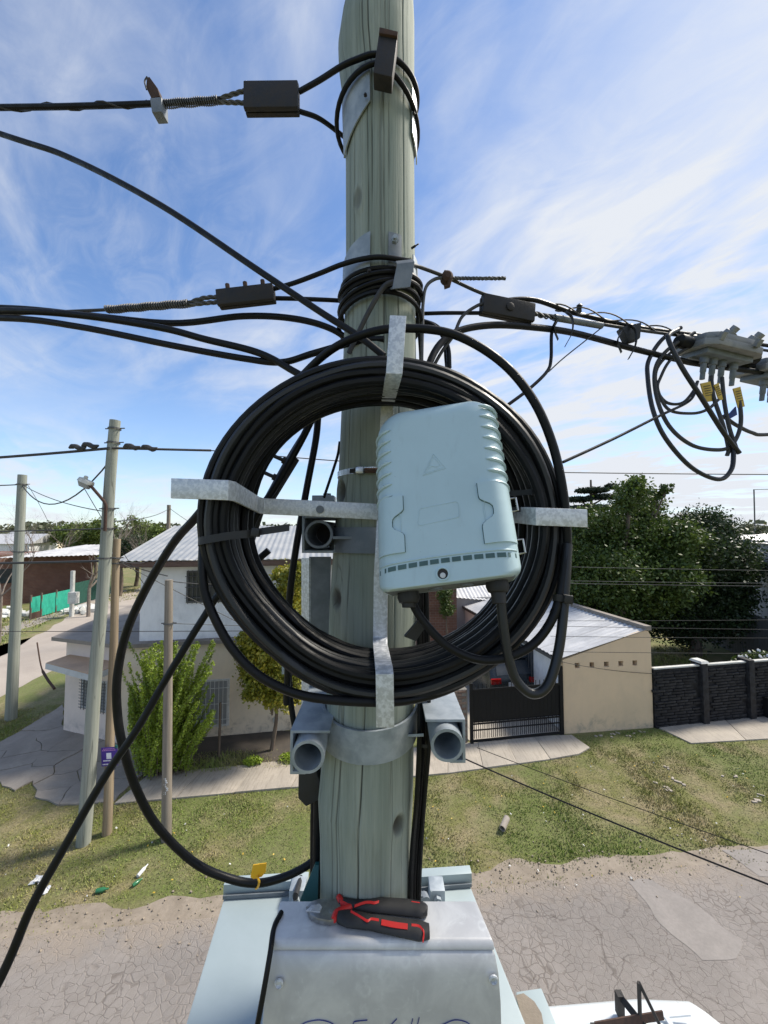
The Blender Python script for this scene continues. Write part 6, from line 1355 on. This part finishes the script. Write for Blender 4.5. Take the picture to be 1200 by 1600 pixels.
# cables running down the right of the pole
rb_ = thing('cable_bundle', at(655, 1100, .9), 'bundle of thin black cables running down the right side of the pole', 'cable')
for k, dx in enumerate((0, 5, 10, 14, 3, 8)):
    P = [(654 + dx * .8, 860, .93 + .01 * (k % 3)), (655 + dx, 1000, .915 + .01 * (k % 3)), (656 + dx, 1080, .90 + .012 * (k % 3)), (655 + dx + (k % 2) * 2, 1160, .885 + .012 * (k % 3)), (651 + dx * .9, 1250, .885 + .012 * (k % 3)), (644 + dx, 1330, .90 + .01 * (k % 3)), (641 + dx, 1420, .91 + .01 * (k % 3)), (640 + dx, 1700, .92)]
    MB().tube(cr(px3(P), 6), .0045 if k % 2 else .0055, 7).build('strand', 'cable', rb_, smooth=True)
tag(MB().bar(around(at(664, 1160, .9), .016, -180, 160, 14), .008, .0015, (0, 0, 1)).build('cable_tie', 'grip'), 'thin black tie round the cable bundle beside the right pipe', 'cable tie')
cable('riser_cable', 'black corrugated riser running down the left side of the pole', 'cable', [(498, 1210, .95), (496, 1260, .95), (495, 1320, .95), (494, 1400, .95), (492, 1600, .95), (490, 2600, .95)], .020)
tf = MB().prism(px3([(466, 1205, .93), (492, 1198, .93), (506, 1240, .93), (500, 1250, .93), (478, 1262, .93), (465, 1248, .93)]), (0, .05, 0)).build('foam_wrap', 'grip', bevel=.006); tag(tf, 'black foam wrap stuffed under the left pipe', 'foam')
cable('riser_cable', 'second black riser seen below the coil left of the pole', 'cable', [(450, 1000, .97), (452, 1060, .97), (456, 1110, .97), (470, 1180, .97), (488, 1240, .96), (489, 1300, .96), (488, 1500, .96)], .014)

# ------------------------------------------------------------------ pole crossarm: bands, channels and pipes
lowb = thing('lower_pole_bracket', pc(1150)[0], 'lower galvanised pole bracket with two horizontal pipes', 'bracket')
saddle('band', '', 0, 0, -82, 82, 'galv_dull', off=.003, th=.006, curve=lambda u: (1110 + 52 * (1 - (2 * u - 1) ** 2) ** .5 * .45, 1160 + 52 * (1 - (2 * u - 1) ** 2) ** .5 * .45), parent=lowb)
for s, x0, x1, y in ((-1, 505, 548, 1158), (1, 628, 662, 1148)):
    P = px3([(x0, y, .88), (x1, y - 2, .855), (x1, y - 1, .91), (x0, y + 1, .93)]); MB().prism(P, (0, 0, -.006)).build('lug', 'galv_dull', lowb, bevel=.001)
def pipearm(parent, px, py, Yf, Yb, ro, ri, open_side, chan=True, matp='galv_dull', top=True):
    c = at(px, py, Yf); b = Vector((c.x - .01 * open_side, Yb, c.z + .012)); MB().pipe(c, b, ro, ri, 28).build('pipe', matp, parent, smooth=True, angle=50)
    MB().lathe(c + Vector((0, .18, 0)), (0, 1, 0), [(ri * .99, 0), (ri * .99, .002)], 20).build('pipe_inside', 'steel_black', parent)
    if chan:
        g = ro + .008; Y0 = Yf + .022; dz = (b.z - c.z); 
        # U-channel embracing the pipe: top, outer side and bottom flanges
        A = [Vector((c.x - s_ * g, Y0, c.z + z_)) for s_, z_ in ((-open_side, g), (open_side, g), (open_side, -g * 1.15), (open_side * .2, -g * 1.15))]
        m = MB()
        t_ = .006
        out = A; inn = [A[0] + Vector((0, 0, -t_)), A[1] + Vector((open_side * t_, 0, -t_)), A[2] + Vector((open_side * t_, 0, t_)), A[3] + Vector((0, 0, t_))]
        poly = out + inn[::-1]; m.prism(poly, (0, Yb - Y0, dz)); m.build('channel', 'galv_dull', parent, bevel=.0015)
pipearm(lowb, 481, 1183, .80, 1.16, .0335, .0275, 1)
pipearm(lowb, 699, 1165, .80, 1.16, .0335, .0275, -1)
upb = thing('upper_pole_bracket', pc(840)[0], 'upper dark galvanised pole bracket with one square-collared pipe', 'bracket')
saddle('band', '', 0, 0, -80, 80, 'galv_dark', off=.003, th=.006, curve=lambda u: (824, 864), parent=upb)
P = px3([(520, 838, .85), (562, 838, .85), (558, 839, .89), (518, 839, .90)]); MB().prism(P, (0, 0, -.006)).build('lug', 'galv_dark', upb)
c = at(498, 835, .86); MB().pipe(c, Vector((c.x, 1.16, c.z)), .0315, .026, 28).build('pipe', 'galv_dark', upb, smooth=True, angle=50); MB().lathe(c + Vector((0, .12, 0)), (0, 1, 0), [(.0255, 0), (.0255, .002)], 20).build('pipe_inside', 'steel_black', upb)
m = MB(); w_ = .043; t_ = .006; Y0 = .885
for x0, x1, z0, z1 in ((-w_, -w_ + t_, -w_, w_), (w_ - .012, w_, -w_, -w_ + .02), (-w_ + t_, w_, w_ - t_, w_), (-w_ + t_, w_ - .012, -w_, -w_ + t_)): m.prism([(c.x + x0, Y0, c.z + z0), (c.x + x1, Y0, c.z + z0), (c.x + x1, Y0, c.z + z1), (c.x + x0, Y0, c.z + z1)], (0, .25, 0))
m.build('square_collar', 'galv_dull', upb, bevel=.0015)
# vertical steel post behind, linking both brackets
vp = thing('steel_upright', at(505, 1000, 1.03), 'vertical galvanised steel angle upright behind the coil', 'upright')
MB().prism([at(471, 872, 1.06), at(483, 872, 1.03), at(483, 1105, 1.03), at(471, 1105, 1.06)], (.004, .004, 0)).build('flange', 'galv', vp); MB().prism([at(483, 870, 1.034), at(517, 870, 1.034), at(514, 1108, 1.034), at(484, 1108, 1.034)], (0, .006, 0)).build('web', 'galv_dark', vp)
tag(MB().box(at(507, 782, 1.0), (.055, .06, .022)).build('steel_plate', 'galv_dull', bevel=.002), 'short grey steel plate behind the left arm of the bracket', 'plate')
tag(MB().lathe(at(511, 776, .99), (0, 0, 1), [(.011, 0), (.011, .008)], 6).build('hex_nut', 'galv_dull'), 'hexagonal nut on top of the short grey steel plate', 'nut')
tag(MB().prism(px3([(440, 1040, 1.3), (492, 1030, 1.3), (492, 1052, 1.3), (440, 1054, 1.3)]), (0, .02, 0)).build('metal_tray', 'galv_dull', bevel=.002), 'grey metal tray glimpsed behind the riser cables', 'tray')

# ------------------------------------------------------------------ pale blue fibre box
TL, TR, BRc, BL = at(593, 664, .745), at(770, 636, .705), at(815, 904, .625), at(597, 931, .66)
nb = (TR - TL).cross(BL - TL).normalized(); nb = nb if nb.y < 0 else -nb
WT = ((TR - TL).length + (BRc - BL).length) / 2; HT = ((TL - BL).length + (TR - BRc).length) / 2
def bm_(u, v, w): return (TL.lerp(TR, u) * v + BL.lerp(BRc, u) * (1 - v)) + nb * w
RIM, FD = .012, .062
def wprof(d, dm=.040):
    k = max(0, min(1, 1 - d / dm)); return RIM + (FD - RIM) * (1 - k ** 2.4) ** (1 / 2.0)
def outline(d, n=10):
    """rounded rectangle inset by d metres, in (u,v)"""
    x0, x1, y0, y1 = d, WT - d, d * .04, HT - d; out = []
    for cx, cy, r, a0 in ((x1, y1, .045, 0), (x0, y1, .050, 90), (x0, y0, .016, 180), (x1, y0, .018, 270)):
        r = max(.006, r - d * .5); sx = -1 if cx == x1 else 1; sy = -1 if cy == y1 else 1
        for i in range(n + 1): a = R(a0 + 90 * i / n); out.append(((cx + sx * r + r * math.cos(a)) / WT, (cy + sy * r + r * math.sin(a)) / HT))
    return out
bx_ = thing('fibre_box', bm_(.5, .5, 0), 'pale blue plastic fibre terminal box with triangle emblem mounted on the bracket', 'junction box')
m = MB(); loops = []; ds = [(0, -.03), (0, RIM - .004), (0, RIM)] + [(d, wprof(d)) for d in (.002, .005, .009, .014, .020, .027, .034, .040)] + [(.055, FD)]
for d, w_ in ds: loops.append([bm_(u, v, w_) for u, v in outline(d)])
n = len(loops[0]); V = [p for l in loops for p in l]; Fc = [(j * n + k, j * n + (k + 1) % n, (j + 1) * n + (k + 1) % n, (j + 1) * n + k) for j in range(len(loops) - 1) for k in range(n)]
Fc += [tuple((len(loops) - 1) * n + k for k in range(n)), tuple(range(n - 1, -1, -1))]
m.add(V, Fc); m.build('shell', 'box', bx_, smooth=True, angle=50)
# side ribs
def surf(u, v, o=0): d = min(u, 1 - u) * WT; return bm_(u, v, wprof(d) + o)
for k in range(8):
    v = .46 + k * .062
    for sgn in (0, 1):
        if sgn == 0 and k == 7: continue
        P = []
        for i in range(12):
            d = .0 + .033 * i / 11; u = d / WT if sgn == 0 else 1 - d / WT; P.append(surf(u, v + .012 * (i / 11) * (1 if sgn else 1), .0008))
        MB().tube(P, [.0034] * 9 + [.0026, .0018, .0008], 6).build('rib', 'box', bx_, smooth=True)
# latches left and right with a wavy inner edge
def latch(sgn, v0, v1, dmax):
    def fn(u, v, o):
        vv = v0 + (v1 - v0) * v; wav = dmax * (1 - .38 * math.exp(-((v - .52) / .16) ** 4)); d = .0005 + wav * u; uu = d / WT if sgn < 0 else 1 - d / WT; return surf(uu, vv, o)
    m = MB(); nu, nv = 14, 22; m.grid(lambda u, v: fn(u, v, .0042), nu, nv); m.grid(lambda u, v: fn(u, v, -.002), nu, nv); w_ = nu + 1; o = w_ * (nv + 1)
    bd = [i for i in range(w_)] + [w_ * (j + 1) - 1 for j in range(1, nv + 1)] + [w_ * nv + i for i in range(nu - 1, -1, -1)] + [w_ * j for j in range(nv - 1, 0, -1)]
    m.f += [(bd[i], bd[(i + 1) % len(bd)], bd[(i + 1) % len(bd)] + o, bd[i] + o) for i in range(len(bd))]
    lt = m.build('latch', 'box', bx_, smooth=True, angle=30)
    # shadow gap beside the latch and finger recess
    P = [fn(1.0, j / 30, .0001) for j in range(31)]; MB().tube(P, .0011, 5).build('latch_gap', 'box_slot', lt)
    m = MB(); vv = v0 + (v1 - v0) * .52; ui = (dmax * .62 + .004) / WT
    P = [bm_((ui + .05 * a) if sgn < 0 else 1 - (ui + .05 * a), vv + .05 * b, FD + .0004) for a, b in ((0, -1.3), (.9, -.9), (1, 0), (.9, .9), (0, 1.3))]
    m.prism(P, nb * -.0003); MB().tube(P, .0009, 5).build('finger_recess', 'box', lt)
latch(-1, .17, .46, .050); latch(1, .16, .47, .052)
# bottom skirt, groove and vent slots
P = [bm_(u, .118 + .012 * math.sin(math.pi * u), wprof(min(u, 1 - u) * WT) + .0006) for u in [i / 30 for i in range(31)]]; MB().tube(P, .0014, 6).build('seam', 'box', bx_, smooth=True)
for k in range(13):
    u0, u1 = .025 + k * .0735, .025 + k * .0735 + .058; vz = lambda u: .093 + .014 * math.sin(math.pi * u); 
    def S2(u, dv, o): return bm_(u, vz(u) + dv, wprof(min(u, 1 - u) * WT) + o)
    m = MB().prism([S2(u0, -.011, .001), S2(u1, -.011, .001), S2(u1, .011, .001), S2(u0, .011, .001)], nb * -.004); m.build('vent_slot', 'box_slot', bx_)
lk = bm_(.47, .045, wprof(.1)); lko = MB().lathe(lk, nb, [(.0085, -.001), (.0105, .0), (.0105, .0022), (.0085, .0026), (.0078, .0005)], 20, False).build('lock', 'box', bx_, smooth=True); MB().lathe(lk, nb, [(.008, 0), (.008, .0006)], 16).build('lock_recess', 'steel_black', lko); MB().lathe(lk + (BL - TL).normalized() * .0025, nb, [(.0045, .0007), (.004, .0025)], 12).build('lock_pin', 'white_bar', lko)
# embossed emblem and label outline
def emb(pts, closed=True, r=.0007, nm='emblem'):
    P = [bm_(u, v, FD + .0003) for u, v in pts]; P = P + [P[0]] if closed else P; MB().tube(P, r, 5).build(nm, 'box', bx_)
emb([(.385, .555), (.475, .665), (.555, .575)]); emb([(.405, .565), (.474, .648), (.535, .58)], r=.0005); emb([(.43, .585), (.455, .60), (.50, .59), (.515, .60)], False, .0006); emb([(.44, .605), (.50, .583)], False, .0006)
P = []
for cx, cy, a0 in ((.60, .375, 0), (.36, .365, 90), (.345, .31, 180), (.60, .325, 270)):
    for i in range(5): a = R(a0 + 90 * i / 4); P.append((cx + .02 * math.cos(a), cy + .016 * math.sin(a)))
emb(P, r=.0007, nm='label_outline')
# underside plate and glands
m = MB().prism([bm_(.06, .012, -.025), bm_(.94, .012, -.025), bm_(.94, .012, .04), bm_(.06, .012, .04)], (BL - TL).normalized() * .004); m.build('base_plate', 'galv_dark', bx_)
dnb = (BL - TL).normalized()
for u, L_ in ((.2, .028), (.83, .038)): MB().lathe(bm_(u, .01, .005), dnb, [(.017, 0), (.019, .012), (.016, .02), (.012, .022), (.011, L_)], 14).build('gland', 'grip', bx_, smooth=True)
for u in (.40, .62): MB().lathe(bm_(u, .01, .01), dnb, [(.012, 0), (.012, .006)], 14).build('gland_plug', 'galv_dark', bx_)
# wire catches on the right edge
for v in (.38, .155):
    c0 = bm_(1.005, v, .012); ex = (TR - TL).normalized(); ey = (TL - BL).normalized(); MB().tube([c0 - ex * .004 + ey * .012, c0 + ex * .009 + ey * .012, c0 + ex * .010 - ey * .010, c0 - ex * .004 - ey * .012], .0018, 6).build('wire_catch', 'stainless', bx_)
tf = MB().prism(px3([(632, 995, .68), (655, 968, .68), (668, 975, .68), (650, 1002, .68)]), (0, .012, 0)).build('tape_end', 'grip'); tag(tf, 'loose end of black tape on the left box cable', 'tape')

# ------------------------------------------------------------------ cabinets at the foot of the view
zt = H - 1.10
cbn = thing('steel_cabinet', Pz(540, 1420, zt - .6), 'large pale blue steel cabinet fixed to the pole below the grey box', 'cabinet')
b0, b1 = Pz(350, 1402, zt), Pz(735, 1384, zt); f0 = Pz(272, 1660, zt); f1 = Pz(846, 1660, zt)
body = MB().prism([f0, f1, b1, b0], (0, 0, -.9)).build('body', 'cabinet', cbn, bevel=.006)
tgap = .22
for (xa, ya, xb, yb) in ((350, 1402, 478, 1394), (658, 1389, 736, 1383)):
    a, b = Pz(xa, ya, zt), Pz(xb, yb, zt); MB().prism([a + Vector((-.003, 0, .003)), b + Vector((.003, 0, .003)), b + Vector((.003, .03, .003)), a + Vector((-.003, .03, .003))], (0, 0, .032)).build('rear_lip', 'cabinet', cbn, bevel=.002)
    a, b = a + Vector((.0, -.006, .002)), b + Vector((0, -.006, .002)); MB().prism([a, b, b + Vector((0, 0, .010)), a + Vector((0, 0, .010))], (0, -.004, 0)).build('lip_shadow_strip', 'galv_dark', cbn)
for x in (466, 682):
    cc = Pz(x, 1392, zt + .02); MB().box(cc, (.045, .05, .045)).build('clamp', 'galv_dull', cbn, bevel=.004); MB().lathe(cc + Vector((.0, -.025, 0)), (0, -1, 0), [(.012, 0), (.012, .012), (.007, .012), (.007, .03)], 6).build('clamp_bolt', 'galv_dull', cbn)
for i, (x, w_) in enumerate(((652, .02), (660, .018))): MB().lathe(Pz(x, 1402, zt + .03), (.3, -1, 0), [(w_, 0), (w_, .02)], 12).build('cable_gland', 'galv_dark', cbn)
z2 = zt - .10; sh_ = MB().prism([Pz(806, 1549, z2), Pz(846, 1543, z2), Pz(886, 1640, z2), Pz(820, 1640, z2)], (0, 0, -.5)).build('side_housing', 'cabinet', cbn, bevel=.004)
P = [Pz(x, y, z2 + .002) for x, y in ((806, 1556), (818, 1553), (835, 1566), (846, 1584), (850, 1605), (848, 1630), (830, 1640), (820, 1610))]; MB().prism(P, (0, 0, .002)).build('putty_seal', 'dirt', sh_)
tag(MB().tube(cr([Pz(470, 1372, zt + .03), Pz(462, 1398, zt + .06), Pz(462, 1404, zt + .02)], 4), .008, 7).build('rubber_hook', 'grip', smooth=True), 'small black rubber hook at the rear edge of the blue cabinet', 'hook')
tag(MB().prism([at(492, 1352, .93), at(498, 1352, .93), at(496, 1410, .90), at(468, 1410, .90)], (0, .01, 0)).build('teal_sheet', 'teal'), 'dark teal plastic sheet tucked behind the grey box', 'sheet')
# grey cast box on the pole front
zg = H - .79
gbx = thing('grey_box', Pz(590, 1440, zg - .3), 'grey stained cast aluminium box with handwriting under the pliers', 'box')
t0, t1 = Pz(438, 1409, zg), Pz(743, 1409, zg); n0, n1 = Pz(428, 1466, zg), Pz(768, 1466, zg)
def rings(R_): 
    V = [p for r in R_ for p in r]; n = len(R_); return MB().add(V, [(i * 4 + k, i * 4 + (k + 1) % 4, i * 4 + 4 + (k + 1) % 4, i * 4 + 4 + k) for i in range(n - 1) for k in range(4)] + [(3, 2, 1, 0), tuple((n - 1) * 4 + k for k in range(4))])
def gring(ox, oy, dz, oxl=None): return [n0 + Vector((-(oxl or ox), -oy, dz)), n1 + Vector((ox, -oy, dz)), t1 + Vector((ox, .002, dz)), t0 + Vector((-(oxl or ox), .002, dz))]
rings([gring(0, 0, 0), gring(.003, .005, -.004), gring(.004, .009, -.013)]).build('lid', 'gbox', gbx, bevel=.004)
rings([gring(.001, .006, -.0135), gring(.005, .012, -.020), gring(.009, .019, -.045), gring(.011, .024, -.09), gring(.012, .034, -.32, .026)]).build('body', 'gbox', gbx, bevel=.006)
p0 = n0 + Vector((-.01, -.0225, -.07))
yf = p0.y
for (x, y) in ((771, 1530), (436, 1536)): MB().lathe(at(x, y, yf - .001), (0, -1, .05), [(.0085, 0), (.0085, .003), (.006, .004), (.0045, .001)], 12).build('screw', 'galv', gbx, smooth=True)
def fq(x, y): q = at(x, y, yf); k = max(0, (n0.z - .09 - q.z) / .23); return at(x, y, n0.y - .024 - .010 * k - .0008)
for st_ in ([(470, 1602), (480, 1597), (500, 1594), (520, 1600), (524, 1612), (500, 1625)], [(546, 1622), (552, 1600), (556, 1596), (574, 1594)], [(620, 1592), (610, 1604), (612, 1616)], [(645, 1592), (640, 1612)], [(655, 1590), (650, 1612)], [(690, 1602), (710, 1594), (728, 1597), (735, 1605), (715, 1614)]):
    MB().tube(cr([fq(*p) for p in st_], 5), .0008, 5).build('handwriting', 'pen', gbx)
cable('black_strap', 'thin black cable bent along the left flank of the grey box', 'cable', [(440, 1425, .83), (428, 1450, .80), (422, 1490, .76), (410, 1560, .735), (395, 1640, .72)], .010)

# ------------------------------------------------------------------ pliers
zp = zg + .001
pl = thing('pliers', Pz(575, 1436, zp), 'red and black handled diagonal cutting pliers lying on the grey box', 'pliers')
def pp(x, y, z=0.0): return Pz(x, y, zp + z)
def hull(mb, path, radii, hz, n=10):
    """handle: elliptical section along a pixel path lying on the box"""
    P = cr([pp(*p) for p in path], 6); m_ = len(P); rr = np.interp(np.linspace(0, 1, m_), np.linspace(0, 1, len(radii)), radii); V = []
    for i in range(m_):
        d = (P[min(i + 1, m_ - 1)] - P[max(i - 1, 0)]); d.z = 0; d.normalize(); s = Vector((-d.y, d.x, 0))
        for k in range(n): a = 2 * math.pi * k / n; V.append(P[i] + s * (math.cos(a) * rr[i]) + Vector((0, 0, hz + math.sin(a) * min(hz, rr[i] * .9))))
    return mb.add(V, [(i * n + k, i * n + (k + 1) % n, (i + 1) * n + (k + 1) % n, (i + 1) * n + k) for i in range(m_ - 1) for k in range(n)] + [tuple(range(n - 1, -1, -1)), tuple((m_ - 1) * n + k for k in range(n))])
def jaw(pts, h0, h1, mat, nm): return MB().prism([pp(x, y, h0) for x, y in pts], (0, 0, h1 - h0)).build(nm, mat, pl, bevel=.0018)
jaw([(479, 1426), (484, 1437), (497, 1444), (515, 1447), (533, 1442), (533, 1428), (510, 1426)], .001, .012, 'tool', 'lower_jaw')
jaw([(478, 1424), (488, 1415), (500, 1411), (530, 1412), (533, 1426), (510, 1428)], .0012, .011, 'tool', 'upper_jaw')
MB().prism([pp(478, 1424, .0115), pp(487, 1416, .0115), pp(499, 1413, .0118), pp(503, 1418, .0118), pp(500, 1426, .0118)], (0, 0, .0018)).build('cutting_edge', 'blade', pl)
MB().lathe(pp(520, 1421, .0118), (0, 0, 1), [(.0085, 0), (.0085, .0015), (.004, .002)], 16).build('pivot', 'tool', pl, smooth=True)
hull(MB(), [(531, 1416), (556, 1421), (590, 1421), (630, 1424), (658, 1428), (668, 1430)], [.008, .011, .0155, .017, .0165, .008], .0085).build('upper_grip', 'grip', pl, smooth=True)
hull(MB(), [(528, 1440), (545, 1443), (580, 1449), (620, 1456), (655, 1462), (671, 1463)], [.010, .0165, .0135, .0165, .019, .012], .0095).build('lower_grip', 'grip', pl, smooth=True)
hull(MB(), [(521, 1446), (527, 1436), (545, 1426), (552, 1424)], [.006, .009, .007, .004], .0098).build('red_collar', 'red', pl, smooth=True)
hull(MB(), [(529, 1408), (534, 1417), (548, 1423), (556, 1421)], [.006, .0075, .006, .004], .0096).build('red_collar', 'red', pl, smooth=True)
def stripe(pts, z, w_): 
    P = cr([pp(x, y, z) for x, y in pts], 4); MB().bar(P, w_, .002, (.1, .8, .35)).build('red_inlay', 'red', pl)
stripe([(548, 1424), (562, 1432), (574, 1439), (580, 1436), (592, 1438)], .0185, .004); stripe([(596, 1441), (615, 1445), (637, 1448)], .0188, .0085); stripe([(643, 1446), (655, 1448), (662, 1456), (661, 1470)], .0182, .005)
stripe([(554, 1416), (568, 1411), (578, 1410), (585, 1411), (592, 1409)], .0168, .0045); stripe([(643, 1410), (656, 1412)], .0155, .004)
